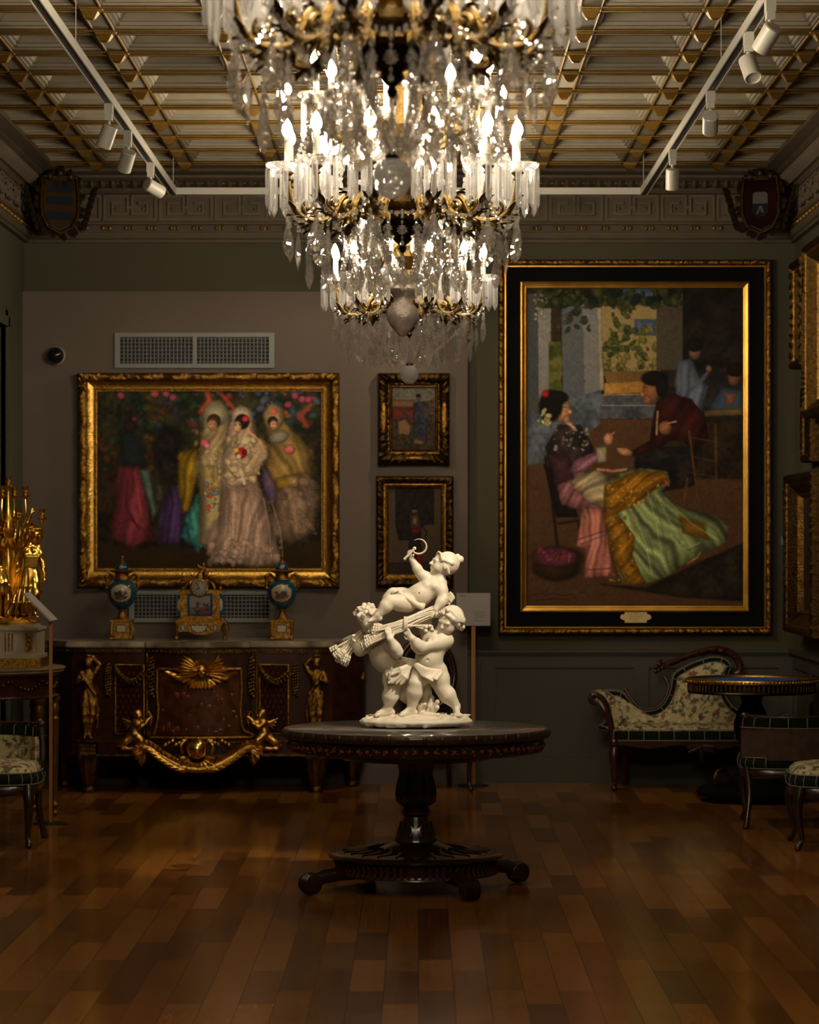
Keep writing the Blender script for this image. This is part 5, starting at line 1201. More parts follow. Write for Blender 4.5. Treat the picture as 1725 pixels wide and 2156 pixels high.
for i in range(9): S.cap(q2(-.8 + .2 * i, -.75, -.5), q2(-.8 + .2 * i + .1, -.8, -.82), .011, .006, .006)
S.chain([q2(-.05, .45, .98), q2(-.1, .5, 1.14), q2(.08, .4, 1.2)], [.009, .009, .005], .005)
S.mesh('swept_hair', STATUE, gc)
# loin cloths
S = SDF(Z(500, 1560, -.17), Z(1150, 1180, .12), .0026)
def fan(o, mid, hem, n, y0, ym, y1, r=.0062):
    for k in range(n):
        f = k / (n - 1); w_ = .006 * (k % 2)
        P0 = Z(o[0], o[1] + 14 * f, y0); P1 = Z(mid[0][0] + (mid[1][0] - mid[0][0]) * f, mid[0][1] + (mid[1][1] - mid[0][1]) * f, ym - w_); P2 = Z(hem[0][0] + (hem[1][0] - hem[0][0]) * f, hem[0][1] + (hem[1][1] - hem[0][1]) * f + 12 * (k % 2), y1[0] + (y1[1] - y1[0]) * f - w_)
        S.chain([P0, P1, P2], [r * 1.3, r * 1.15, r * .8], .0045)
fan((810, 1300), ((700, 1345), (720, 1415)), ((560, 1375), (590, 1485)), 11, -.075, -.098, (-.075, -.10))
fan((790, 1310), ((705, 1400), (760, 1440)), ((600, 1470), (720, 1490)), 7, -.075, -.10, (-.098, -.10))
fan((830, 1295), ((930, 1345), (900, 1410)), ((1085, 1370), (1000, 1450)), 12, -.08, -.102, (-.065, -.112))
for k in range(8): S.cap(Z(1015 + 9 * k, 1440 - 9 * k, -.112 + .004 * k), Z(1040 + 8 * k, 1452 - 10 * k, -.120 + .004 * k), .0065, .004, .003)
for a_, b_ in (((600, 1400), (618, 1340)), ((625, 1405), (690, 1378)), ((590, 1440), (596, 1385))): S.cap(Z(*a_, -.105), Z(*b_, -.118), .008, .004, .004)
S.cap(Z(672, 1215, -.10), Z(645, 1300, -.10), .007, .004, .006); S.cap(Z(700, 1260, -.08), Z(840, 1290, -.07), .012, .014, .01)
S.mesh('loin_drapery', STATUE, st)
# wheat sheaf
m = MB(); rg = np.random.RandomState(11); B = Z(745, 935, -.112)
def stalk(p0, p1, p2, r=.0052):
    pts = []
    for i in range(9):
        s_ = i / 8; pts.append((1 - s_) ** 2 * p0 + 2 * s_ * (1 - s_) * p1 + s_ ** 2 * p2)
    m.tube(pts, [r * (1 + .15 * math.sin(i * 2.1)) for i in range(9)], 6)
def ear(p, d, L=.04):
    d = _n(d)
    for i in range(6):
        for s in (-1, 1):
            n_ = _n(np.cross(d, (0, 1, 0))); m.ell(p + d * L * i / 6 + n_ * s * .005 + _V(0, -.004 * (i % 2), 0), (.0055, .005, .0085), 6, 5)
for i in range(64):
    u, v = rg.uniform(-1, 1), rg.uniform(-1, 1); o = _V(.004 * u, .022 * v - .002, .028 * u)
    s_ = rg.rand(); zx = 385 + 130 * (u * .5 + .5) + rg.uniform(-25, 25); zy = 1135 - 190 * (u * .5 + .5) + rg.uniform(-25, 25); p0 = Z(zx, zy, -.095 + .02 * v); stalk(p0, Z(585, 985 - 52 * u, -.112 + .020 * v), B + o)
    if i % 2 == 0: ear(p0, p0 - Z(590, 985, -.11), .032)
for i in range(58):
    u, v = rg.uniform(-1, 1), rg.uniform(-1, 1); o = _V(.004 * u, .022 * v - .002, .028 * u); p0 = Z(1010 + 60 * rg.rand(), 815 - 45 * u + rg.uniform(-15, 15), -.045 + .025 * v); stalk(p0, Z(860, 868 - 52 * u, -.092 + .024 * v), B + o)
    if i % 3 == 0: ear(p0, p0 - Z(860, 870, -.09), .03)
for i in range(22):
    u, v = rg.uniform(-1, 1), rg.uniform(-1, 1); p0 = Z(950 + 40 * rg.rand(), 965 + 28 * u, -.115 + .01 * v); stalk(p0, Z(850, 945 + 14 * u, -.125), B + _V(0, .01 * v - .008, .012 * u), .004)
for i in range(14): a = rg.rand() * 6.28; m.ell(Z(965 + 32 * math.cos(a), 975 + 30 * math.sin(a), -.128 + .01 * rg.randn()), (.010, .008, .010), 8, 6)
for i in range(5): m.tube([Vector(B + _V(-.004 + .003 * i, -.034 * math.cos(q_), .036 * math.sin(q_))) for q_ in [x * .35 - 2.4 for x in range(15)]], .0035, 6)
for i in range(10): ear(Z(1150 + 10 * rg.randn(), 740 - 6 * i, .0 + .006 * rg.randn()), (.5, 0, .6), .03)
m.build('wheat_sheaf', STATUE, st, angle=70)
m = MB()
for i in range(26):
    u = rg.uniform(-1, 1); p0 = Z(330 + 30 * u, 1010 + 18 * rg.randn(), .02 + .01 * rg.randn()); p2 = Z(150 + 60 * u + 20 * rg.randn(), 1205 + 55 * u + 16 * rg.randn(), .01 * rg.randn()); stalk(p0, Z(260 + 45 * u, 1080, .01), p2, .0045); ear(p2, p2 - Z(260, 1080, 0), .036)
for i in range(5): p0 = Z(300, 1030 + 8 * i, .02); p2 = Z(150 + 14 * i, 1090 - 8 * i, .02); stalk(p0, (p0 + p2) / 2 + _V(0, 0, .006), p2, .007)
m.build('hanging_wheat', STATUE, st, angle=70)
# sickle in the raised hand
m = MB(); hp = [Z(735, 318, -.055), Z(790, 262, -.062), Z(832, 215, -.064)]; m.tube(hp, [.0065, .0058, .0062], 10); m.ell(hp[-1], .0085, 8, 6)
cS = (880, 200); arc = [Z(872 + 72 * math.cos(a), 197 + 70 * math.sin(a), -.064) for a in [2.2 - .2 * i for i in range(23)]]
arc = [Z(815, 228, -.064)] + [p for p in arc]
m.tube(arc, [.0055] + [.0062 + .0048 * math.sin(PI * min(1, (i + 2) / 24)) - .0002 * i for i in range(23)], 8, flat=.5)
sk = m.build('sickle', STATUE, st)
# ------------------------------------------------------------------ helpers for furniture
def paint_attr(o, fn):
    """Paints a 'Paint' colour attribute on an object from its local coordinates."""
    me = o.data; n = len(me.vertices); co = np.zeros(n * 3, np.float32); me.vertices.foreach_get('co', co); co = co.reshape(-1, 3)
    C = np.array([fn(*p) for p in co]); a = me.color_attributes.new('Paint', 'FLOAT_COLOR', 'POINT')
    a.data.foreach_set('color', np.concatenate([C, np.ones((n, 1))], 1).astype(np.float32).ravel())
PORC = paint_mat('painted_porcelain', .14); PORC.node_tree.nodes['Principled BSDF'].inputs['Specular IOR Level'].default_value = .5


def smooth_path(pts, n=6):
    P = [Vector(p) for p in pts]; Q = []
    for i in range(len(P) - 1):
        p0 = P[max(i - 1, 0)]; p1 = P[i]; p2 = P[i + 1]; p3 = P[min(i + 2, len(P) - 1)]
        for k in range(n):
            t = k / n; Q.append(.5 * ((2 * p1) + (p2 - p0) * t + (2 * p0 - 5 * p1 + 4 * p2 - p3) * t * t + (3 * p1 - p0 - 3 * p2 + p3) * t ** 3))
    Q.append(P[-1]); return Q
def interp(vals, n=6):
    Q = []
    for i in range(len(vals) - 1): Q += [vals[i] + (vals[i + 1] - vals[i]) * k / n for k in range(n)]
    return Q + [vals[-1]]
def cabriole(m, x, y, top, out=(0, -1), h0=0.0, s=1.0, mi=0):
    """A cabriole leg from height top down to h0 at (x, y), knee and toe turned towards out."""
    ox, oy = out
    prof = [(0, top, .028), (.012, top - .05, .030), (.022, top - .10, .026), (.012, top - .18, .019), (-.004, top - .26, .0145), (-.002, h0 + .05, .013), (.018, h0 + .02, .018), (.030, h0 + .012, .012)]
    pts = smooth_path([(x + ox * a, y + oy * a, max(z, h0 + .012)) for a, z, r in prof], 4); m.tube(pts, [r * s for r in interp([r for a, z, r in prof], 4)], 10, mi)
    m.ell((x + ox * .02, y + oy * .02, h0 + .015), (.018 * s, .018 * s, .0145), 10, 6, mi)


def salon_chair(name, label, loc, rz):
    """Low upholstered salon chair facing its own -y: wooden frame, velvet bands with pale piping, floral seat."""
    t = thing(name, label, 'chair', loc, rz, None); w, dp, zs, zb = .29, .27, .395, .62
    m = MB()
    for s in (-1, 1): cabriole(m, s * (w - .04), -dp + .05, .33, (s * .35, -.9))
    for s in (-1, 1):
        m.tube(smooth_path([(s * (w - .03), dp - .06, .34), (s * (w - .045), dp - .03, .2), (s * (w - .03), dp + .02, .06), (s * (w - .02), dp + .04, .0)]), interp([.024, .019, .016, .019]), 10)
    L = m; legs = []
    # legs as parts
    for k, s in enumerate((-1, 1)):
        a = MB(); cabriole(a, s * (w - .04), -dp + .05, .33, (s * .35, -.9)); a.build('leg', WALNUT, t)
        a = MB(); a.tube(smooth_path([(s * (w - .03), dp - .06, .34), (s * (w - .045), dp - .03, .2), (s * (w - .03), dp + .02, .06), (s * (w - .02), dp + .04, .002)]), interp([.024, .019, .016, .019]), 10); a.build('leg', WALNUT, t)
    def outline(r, n=10):
        out = []
        for i in range(40):
            a = 2 * PI * i / 40; c, s = math.cos(a), math.sin(a); e = .55
            out.append((w * r * math.copysign(abs(c) ** e, c), dp * r * math.copysign(abs(s) ** e, s)))
        return out
    def ring_loft(levels, name, mats, mis):
        a = MB(); vs = []
        for r, z in levels: vs += [(x, y, z) for x, y in outline(r)]
        a.v = vs; a.n = len(vs)
        for j in range(len(levels) - 1):
            for i in range(40): a.f.append((j * 40 + i, j * 40 + (i + 1) % 40, (j + 1) * 40 + (i + 1) % 40, (j + 1) * 40 + i)); a.m.append(mis[j])
        a.f.append(tuple(range(39, -1, -1))); a.m.append(mis[0]); a.f.append(tuple((len(levels) - 1) * 40 + i for i in range(40))); a.m.append(mis[-1])
        return a.build(name, mats, t)
    ring_loft([(.93, .275), (1.0, .285), (1.01, .315), (.98, .33)], 'seat_rail', WALNUT, [0, 0, 0])
    ring_loft([(.97, .328), (1.02, .338), (1.04, .36), (1.01, .385), (.96, .395)], 'seat_band', VELVET, [0] * 4)
    a = MB()
    for rr, z in ((1.0, .333), (.985, .393)):
        o = outline(rr + .012); a.tube([(x, y, z) for x, y in o] + [(o[0][0], o[0][1], z)], .0035, 6)
    for i in range(40):
        if i % 2 == 0:
            a.tube([(x * k_, y * k_, z) for (x, y), k_, z in ((outline(1.0)[i], 1.015, .334), (outline(1.0)[i], 1.045, .36), (outline(1.0)[i], 1.0, .393))], .0028, 5)
    a.build('piping', PIPING, t)
    ring_loft([(.97, .39), (.95, .41), (.85, .432), (.6, .445), (.2, .45)], 'seat', FABRIC, [0] * 4)
    # curved back
    N = 22; th = [(-1.0 + 2.0 * i / N) for i in range(N + 1)]
    def bp(u, z, off): # u -1..1 along the back
        x = math.sin(u * 1.25) * (w + off) / math.sin(1.25) * .98; y = dp - .06 + (math.cos(u * 1.25) - .62) * .22 + off * .8 + (z - .4) * .18; return (x, y, z)
    def sheet(z0, z1, o0, o1, name, mt):
        a = MB(); vs = []
        zz = [z0 + (z1 - z0) * k / 4 for k in range(5)]
        prof = [(z, o1) for z in zz] + [(z, o0) for z in reversed(zz)]
        for u in th: vs += [bp(u, z, o) for z, o in prof]
        k = len(prof); a.add(vs, [(i * k + j, i * k + (j + 1) % k, (i + 1) * k + (j + 1) % k, (i + 1) * k + j) for i in range(N) for j in range(k)] + [tuple(range(k)), tuple(N * k + j for j in reversed(range(k)))])
        return a.build(name, mt, t)
    sheet(.41, .56, -.045, -.01, 'back_cushion', FABRIC); sheet(.38, .565, -.012, .004, 'outside_back', BACKCLOTH); sheet(.562, .615, -.045, .006, 'back_band', VELVET)
    a = MB()
    for i in range(0, N + 1, 3): a.tube([bp(th[i], z, o) for z, o in ((.562, .009), (.59, .012), (.617, .004), (.620, -.02), (.61, -.048), (.565, -.049))], .003, 5)
    a.tube([bp(u, .562, .009) for u in th], .003, 5); a.build('back_piping', PIPING, t)
    a = MB(); a.tube([bp(u, .62, -.018) for u in th], .013, 8)
    for s in (-1, 1): a.tube(smooth_path([bp(s, .62, -.018), bp(s * 1.03, .50, -.01), bp(s * 1.04, .42, -.01), (s * (w - .02), dp - .12, .34)]), .018, 8); a.ell(bp(s * 1.02, .625, -.018), (.024, .024, .02), 10, 7)
    a.build('top_rail', WALNUT, t)
    return t
salon_chair('salon_chair', 'low salon chair seen from behind, its dark padded rail edged with pale piping', (2.11, 16.60, 0), PI - .06)
salon_chair('salon_chair', 'low salon chair with floral seat, standing in front of the one seen from behind', (2.21, 15.38, 0), -PI / 2 - .05)
salon_chair('salon_chair', 'low salon chair with floral seat standing before the gilt console table', (-2.29, 15.50, 0), .0)

# ------------------------------------------------------------------ oval-back side chair half hidden by the marble group
t = thing('side_chair', 'dark oval-backed side chair by the commode, mostly hidden behind the marble group', 'chair', (PX(915, 18.9), 18.9, 0), .25)
for s in (-1, 1):
    a = MB(); cabriole(a, s * .18, -.2, .40, (s * .3, -.9)); a.build('leg', WALNUT, t)
    a = MB(); a.tube(smooth_path([(s * .15, .2, .42), (s * .15, .21, .2), (s * .17, .26, .002)]), interp([.02, .016, .016]), 8); a.build('leg', WALNUT, t)
m = MB(); m.lathe([(.2, .36), (.225, .37), (.23, .41), (.215, .42)], 32, sy=.95); m.build('seat_rail', WALNUT, t)
m = MB(); m.lathe([(.215, .42), (.21, .445), (.17, .465), (.08, .475), (0, .477)], 32, sy=.95); m.build('seat', VELVET, t)
m = MB(); ov = [(.19 * math.cos(2 * PI * i / 40), .21 + .02 * math.sin(2 * PI * i / 40), .74 + .235 * math.sin(2 * PI * i / 40)) for i in range(41)]; m.tube(ov, .020, 10)
m.tube([(-.06, .2, .42), (-.05, .2, .52)], .016, 8); m.tube([(.06, .2, .42), (.05, .2, .52)], .016, 8); m.build('oval_back_frame', WALNUT, t)
m = MB(); m.tube([(x * .9, y - .012, .74 + (z - .74) * .9) for x, y, z in ov], .005, 6); m.build('gilt_line', GILT_D, t)
m = MB(); m.ell((0, .205, .74), (.165, .02, .205), 24, 12); m.build('back_pad', VELVET, t)

# ------------------------------------------------------------------ settee against the wainscot
CXs, CYs = 1.10, 19.0
t = thing('settee', 'carved settee in cream floral fabric with a tall scrolled back, against the wainscot', 'sofa', (CXs, CYs, 0))
def sx(px): return PX(px, 19.1) - CXs
def sz(py): return PZ(py, 19.1)
front, back = -.17, .27
out = [(1285, 1545), (1275, 1515), (1268, 1485), (1262, 1462), (1280, 1452), (1312, 1455), (1330, 1474), (1345, 1490), (1368, 1494), (1390, 1486), (1404, 1468), (1412, 1446), (1418, 1420), (1440, 1404), (1470, 1390), (1505, 1381), (1532, 1386), (1545, 1402), (1540, 1420), (1530, 1440), (1532, 1462), (1545, 1484), (1572, 1502), (1600, 1512), (1640, 1505), (1660, 1500), (1668, 1520), (1660, 1545)]
pts = [(sx(x), sz(y)) for x, y in out]
def closed_smooth(P, n=3):
    Q = []
    k = len(P)
    for i in range(k):
        p0, p1, p2, p3 = (Vector((*P[(i + j) % k], 0)) for j in (-1, 0, 1, 2))
        for q in range(n):
            tt = q / n; v = .5 * ((2 * p1) + (p2 - p0) * tt + (2 * p0 - 5 * p1 + 4 * p2 - p3) * tt * tt + (3 * p1 - p0 - 3 * p2 + p3) * tt ** 3); Q.append((v.x, v.y))
    return Q
P = closed_smooth(pts); cz0 = sum(p[1] for p in P) / len(P); cx0 = sum(p[0] for p in P) / len(P)
def shrink(P, d):
    k = len(P); R = []
    for i in range(k):
        a = Vector((*P[i - 1], 0)); b = Vector((*P[(i + 1) % k], 0)); tg = (b - a).normalized(); n_ = Vector((-tg.y, tg.x, 0)); R.append((P[i][0] - n_.x * d, P[i][1] - n_.y * d))
    return R
ar = sum(P[i - 1][0] * P[i][1] - P[i][0] * P[i - 1][1] for i in range(len(P)))
sg = -1 if ar < 0 else 1
Pi = shrink(P, -sg * .042 * -1 if sg < 0 else .042)
Pi = shrink(P, .042 * (1 if sg < 0 else 1) * (-1 if sg > 0 else 1)) if False else Pi
# choose the inset that really lies inside
def area(Q): return abs(sum(Q[i - 1][0] * Q[i][1] - Q[i][0] * Q[i - 1][1] for i in range(len(Q))))
Pi = min((shrink(P, .042), shrink(P, -.042)), key=area); Pm = min((shrink(P, .012), shrink(P, -.012)), key=area)
def ybk(z): return .10 + (z - .36) * .22
def band(Pa, Pb, ya, yb, name, mt, capb=False, cushion=0):
    a = MB(); k = len(Pa); vs = [(x, ybk(z) + ya, z) for x, z in Pa] + [(x, ybk(z) + yb, z) for x, z in Pb]
    fs = [(i, (i + 1) % k, k + (i + 1) % k, k + i) for i in range(k)]
    a.add(vs, fs)
    if capb: a.add([(x, ybk(z) + yb - .0, z) for x, z in Pb], [tuple(range(k))])
    return a.build(name, mt, t)
a = MB(); a.add([(x, ybk(z) + .02, z) for x, z in P] + [(x, ybk(z) + .075, z) for x, z in P], [(i, (i + 1) % len(P), len(P) + (i + 1) % len(P), len(P) + i) for i in range(len(P))] + [tuple(range(len(P))), tuple(len(P) + i for i in range(len(P)))]); a.build('back_panel', WALNUT, t)
a = MB(); k = len(P); lv = [(Pm, .02), (Pm, -.01), (min((shrink(P, .025), shrink(P, -.025)), key=area), -.028), (Pi, -.02)]; vs = []
for Q, y in lv: vs += [(x, ybk(z) + y, z) for x, z in Q]
a.add(vs, [(j * k + i, j * k + (i + 1) % k, (j + 1) * k + (i + 1) % k, (j + 1) * k + i) for j in range(3) for i in range(k)]); a.build('velvet_border', VELVET, t)
a = MB()
for Q, y in ((Pm, -.012), (Pi, -.022)): a.tube([(x, ybk(z) + y, z) for x, z in Q], .0035, 6)
for i in range(3, k - 3, 4): a.tube([(Pm[i][0], ybk(Pm[i][1]) - .012, Pm[i][1]), ((Pm[i][0] + Pi[i][0]) / 2, ybk(Pm[i][1]) - .033, (Pm[i][1] + Pi[i][1]) / 2), (Pi[i][0], ybk(Pi[i][1]) - .024, Pi[i][1])], .003, 5)
a.build('back_piping', PIPING, t)
# buttoned inside back: a fan of quads from the outline in to padded centre rings
a = MB(); vs = []; cen = Vector((sx(1432), sz(1546), 0)); rings_ = [(1.0, -.02), (.85, -.05), (.6, -.065), (.3, -.07)]
for f, y in rings_:
    for i, (x, z) in enumerate(Pi): X_ = cen.x + (x - cen.x) * f; Z_ = cen.y + (z - cen.y) * f; vs.append((X_, ybk(Z_) + y + .006 * math.sin(X_ * 60) * math.sin(Z_ * 60) * (f < 1), Z_))
k = len(Pi); a.add(vs, [(j * k + i, j * k + (i + 1) % k, (j + 1) * k + (i + 1) % k, (j + 1) * k + i) for j in range(3) for i in range(k)] + [tuple(3 * k + i for i in range(k))]); a.build('inside_back', FABRIC, t, angle=180)
# crest rail with carving
crest_ = [(sx(x) * 1.0, sz(y)) for x, y in ((1385, 1416), (1392, 1400), (1405, 1402), (1440, 1388), (1475, 1376), (1510, 1369), (1540, 1375), (1560, 1394), (1562, 1414), (1550, 1420))]
a = MB(); cp = smooth_path([(x, ybk(z) + .02, z) for x, z in crest_]); a.tube(cp, interp([.018, .012, .022, .020, .022, .026, .024, .024, .022, .014]), 10)
for i in range(4, len(cp) - 6, 3): a.leaf(cp[i] + Vector((0, -.02, .0)), (cp[i + 1] - cp[i]), (0, -1, .4), .055, .032, .2, 0, .25, 4, .1)
for dx, dz in ((0, 0), (.022, .014), (-.016, .02), (.004, .036), (-.02, -.01)): a.ell((sx(1390) + dx, ybk(.75), sz(1412) + dz), (.016, .016, .016), 8, 6)
a.build('carved_crest', MAHOG, t)
low = smooth_path([(sx(x), ybk(sz(y)) + .02, sz(y)) for x, y in ((1318, 1452), (1332, 1474), (1348, 1490), (1368, 1494), (1390, 1486), (1404, 1468), (1410, 1446), (1402, 1426))]); a = MB(); a.tube(low, .013, 8); a.build('low_rail', MAHOG, t)
# rolled arm: fabric pad sweeping forward, with the carved front stile
arm_p = [(1250, 1466), (1262, 1474), (1272, 1496), (1278, 1520), (1288, 1548)]
a = MB(); vs = []; sec = [(sx(x), sz(y)) for x, y in ((1241, 1466), (1246, 1456), (1262, 1452), (1285, 1458), (1300, 1480), (1306, 1515), (1308, 1552), (1288, 1552), (1278, 1520), (1270, 1494), (1256, 1474))]
for y, s in ((-.15, 1), (-.16, .9), (.16, 1)): vs += [(x, y, z) for x, z in sec]
vs = [(x, -.15, z) for x, z in sec] + [(x, .16, z) for x, z in sec]; kk = len(sec)
a.add(vs, [(i, (i + 1) % kk, kk + (i + 1) % kk, kk + i) for i in range(kk)] + [tuple(range(kk)), tuple(kk + i for i in range(kk))]); a.build('arm_pad', FABRIC, t, angle=60)
a = MB(); q = smooth_path([(sx(x), -.165, sz(y)) for x, y in ((1252, 1476), (1243, 1476), (1238, 1467), (1244, 1458), (1256, 1460), (1268, 1474), (1276, 1500), (1282, 1530), (1284, 1560))]); a.tube(q, interp([.010, .013, .016, .016, .016, .015, .015, .016, .018]), 10)
a.tube([(p.x + .018, p.y - .002, p.z + .004) for p in q[22:]], .0032, 6); a.build('arm_stile', MAHOG, t)
# seat, band, apron, legs
x0, x1 = sx(1286), sx(1664)
a = MB(); n = 24; vs = []
for i in range(n + 1):
    x = x0 + (x1 - x0) * i / n
    for y, z in ((.22, .40), (.1, .425), (0, .43), (-.1, .425), (-.16, .405), (-.172, .385), (-.1, .37), (.2, .37)): vs.append((x, y, z + .006 * math.sin(i * 1.9) * (z > .4)))
a.add(vs, [(i * 8 + j, i * 8 + (j + 1) % 8, (i + 1) * 8 + (j + 1) % 8, (i + 1) * 8 + j) for i in range(n) for j in range(8)] + [tuple(range(8)), tuple(n * 8 + j for j in range(8))]); a.build('seat', FABRIC, t)
a = MB(); vs = []
for i in range(n + 1):
    x = x0 + (x1 - x0) * i / n
    for y, z in ((-.165, .388), (-.185, .375), (-.19, .35), (-.18, .325), (-.1, .32), (-.1, .385)): vs.append((x, y, z))
a.add(vs, [(i * 6 + j, i * 6 + (j + 1) % 6, (i + 1) * 6 + (j + 1) % 6, (i + 1) * 6 + j) for i in range(n) for j in range(6)] + [tuple(range(6)), tuple(n * 6 + j for j in range(6))]); a.build('seat_band', VELVET, t)
a = MB()
for i in range(0, n + 1, 2): x = x0 + (x1 - x0) * i / n; a.tube([(x, -.166, .389), (x, -.188, .376), (x, -.193, .35), (x, -.182, .324)], .003, 5)
a.tube([(x0, -.168, .39), (x1, -.168, .39)], .0035, 6); a.tube([(x0, -.184, .323), (x1, -.184, .323)], .0035, 6); a.build('seat_piping', PIPING, t)
a = MB(); top = [(x0 - .01 + (x1 - x0 + .02) * i / 30, .322) for i in range(31)]; bot = [(x, .285 - .03 * math.exp(-((x - (x0 + x1) / 2 + .02) / .09) ** 2) + .012 * math.cos((x - x0) * 14)) for x, z in reversed(top)]
a.extrude(top + bot, -.185, .2, axis='y')
for i in range(7): a.leaf(((x0 + x1) / 2 - .02, -.19, .285), (math.cos(PI * i / 6), 0, -.25 * math.sin(PI * i / 6)), (0, -1, 0), .10, .03, .1, 0, .25, 4, .1)
a.build('carved_apron', MAHOG, t, smooth=False)
for x, y, o in ((x0 + .01, -.15, (-.3, -.9)), (x1 - .03, -.15, (.3, -.9))):
    a = MB(); cabriole(a, x, y, .30, o, s=1.15); a.ell((x - .004, y - .03, .31), (.03, .02, .03), 10, 7); a.build('leg', MAHOG, t)
for x in (x0 + .10, x1 - .1):
    a = MB(); a.tube(smooth_path([(x, .18, .32), (x, .17, .18), (x, .21, .002)]), interp([.024, .018, .018]), 8); a.build('leg', MAHOG, t)

# ------------------------------------------------------------------ blue-topped pedestal table
bx, by = PX(1583, 18.1), 18.1
t = thing('pedestal_table', 'round table with blue enamel top and pierced gilt gallery, in front of the settee', 'table', (bx, by, 0))
m = MB(); m.lathe([(0, .742), (.29, .742), (.29, .747), (0, .747)], 64); m.build('blue_top', BLUE, t)
m = MB(); m.lathe([(.288, .74), (.288, .749), (.30, .750), (.38, .750), (.38, .74)], 64); m.build('inlaid_border', mat('pale_inlay', (.16, .14, .09), .15, 0, (.06, .06, .045), 30, .5), t)
m = MB(); m.lathe([(.375, .735), (.378, .757), (.395, .762), (.408, .757), (.412, .745), (.408, .732), (.398, .728), (.39, .735)], 96)
for i in range(110): a = 2 * PI * i / 110; m.ell((.411 * math.cos(a), .411 * math.sin(a), .745), (.006, .006, .008), 6, 4)
m.build('gilt_rim', GOLD, t)
m = MB(); m.lathe([(.36, .665), (.392, .668), (.398, .676), (.394, .684), (.372, .684), (.372, .728), (.396, .73), (.36, .735)], 96)
for i in range(84): a = 2 * PI * i / 84; m.tube([(.390 * math.cos(a), .390 * math.sin(a), .682), (.393 * math.cos(a), .393 * math.sin(a), .706), (.390 * math.cos(a), .390 * math.sin(a), .73)], .0052, 5, 1)
m.build('pierced_gallery', [GOLD_DK, GILT_D], t)
m = MB(); m.lathe([(.16, .10), (.15, .13), (.10, .16), (.062, .20), (.05, .27), (.06, .31), (.085, .36), (.11, .43), (.112, .48), (.09, .55), (.062, .60), (.065, .64), (.10, .665), (.0, .67)], 48, flute=.04, nf=12)
m.build('baluster', BLACK, t)
m = MB(); m.lathe([(.30, .03), (.335, .035), (.34, .06), (.32, .085), (.25, .10), (.16, .11), (0, .11)], 64); m.build('base', BLACK, t)
for k in range(3):
    a = -2.5 + 2 * PI / 3 * k; c, s = math.cos(a), math.sin(a)
    m = MB(); m.tube([(.24 * c, .24 * s, .09 + .0)] + [((.25 + .055 * math.sin(q * .5)) * c, (.25 + .055 * math.sin(q * .5)) * s, .15 + .055 * math.cos(q * .5 + PI)) for q in range(0, 11)], .012, 8)
    m.build('scroll_bracket', GILT_D, t)
    m = MB(); m.lathe([(.03, 0), (.04, .008), (.04, .022), (.03, .032)], 16, (.29 * c, .29 * s, 0)); m.build('foot', BLACK, t)

# ------------------------------------------------------------------ label stands
def label_stand(label, x, y, zp, w, h, tilt, rz, off=0, pedestal=True):
    t = thing('label_stand', label, 'sign', (x, y, 0), rz)
    m = MB(); m.box(-.0125, .0125, -.008, .008, .012, zp); m.build('post', POST, t, smooth=False)
    m = MB(); m.lathe([(.10, 0), (.10, .006), (.09, .010), (.02, .012)], 32); m.build('foot_plate', VOID, t)
    M = Matrix.Translation((off, -.012, zp)) @ Matrix.Rotation(-tilt, 4, 'X')
    m = MB(); m.box(-w / 2, w / 2, -.005, .005, -h * .05, h * .95, 0, M); p = m.build('label_panel', CARD, t, smooth=False)
    m = MB()
    def line(a, b, z, th=.004): m.box(-w / 2 + a * w, -w / 2 + b * w, -.0056, -.0048, -h * .05 + z * h, -h * .05 + z * h + th, 0, M)
    line(.08, .30, .90, .006)
    for k, b in enumerate((.86, .80, .88, .84, .62, .80)): line(.52, b, .42 - .055 * k, .0028)
    m.build('label_text', INK, p, smooth=False)
    return t
label_stand('white text panel on a thin oak post behind the marble group', PX(997, 19.2), 19.2, PZ(1314, 19.2), .222, .215, .12, 0)

# ------------------------------------------------------------------ marble-topped commode
KX, KY = PX(425, 18.65), 18.65
t = thing('commode', 'long dark marquetry commode with gilt mounts and a marble top under the wide painting', 'cabinet', (KX, KY, 0))
def kx(px, d=18.65): return PX(px, d) - KX
def kz(py, d=18.65): return PZ(py, d)
xl, xr = kx(150), kx(700); bl, br_ = PX(112, 19.25) - KX, PX(772, 19.25) - KX
def plan(e=0, bulge=.07):
    P_ = [(bl - e, .62 ), (bl - e, .42)]
    for i in range(1, 8): tt = i / 8; P_.append((bl - e + (xl - bl) * (tt ** 1.5), .42 - (.42 - .05 + e) * tt))
    P_ += [(xl - e, .04 - e), (xl + .10, .0 - e), (kx(308) - .01, .0 - e)]
    x0, x1 = kx(310), kx(527)
    for i in range(13): tt = i / 12; P_.append((x0 + (x1 - x0) * tt, -.02 - bulge * math.sin(PI * tt) - e))
    P_ += [(kx(527) + .01, .0 - e), (xr - .10, .0 - e), (xr + e, .04 - e)]
    for i in range(7, 0, -1): tt = i / 8; P_.append((br_ + e - (br_ - xr) * (tt ** 1.5), .42 - (.42 - .05 + e) * tt))
    P_ += [(br_ + e, .42), (br_ + e, .62)]
    return P_
m = MB(); m.extrude(plan(), .235, .925); m.build('carcass', MARQ, t, angle=25)
m = MB(); pl_ = plan(.02); m.extrude(pl_, .925, .933); m.extrude(plan(.035), .933, .958); m.extrude(plan(.028), .958, .965); m.build('marble_top', MARBLE, t, angle=25)
m = MB(); m.extrude(plan(.010), .895, .918)
for i, (a, b) in enumerate(zip(plan(.012), plan(.012)[1:])):
    L = math.hypot(b[0] - a[0], b[1] - a[1]); n_ = max(1, int(L / .022))
    for j in range(n_): f = (j + .5) / n_; m.ell((a[0] + (b[0] - a[0]) * f, a[1] + (b[1] - a[1]) * f, .907), (.007, .007, .008), 6, 4)
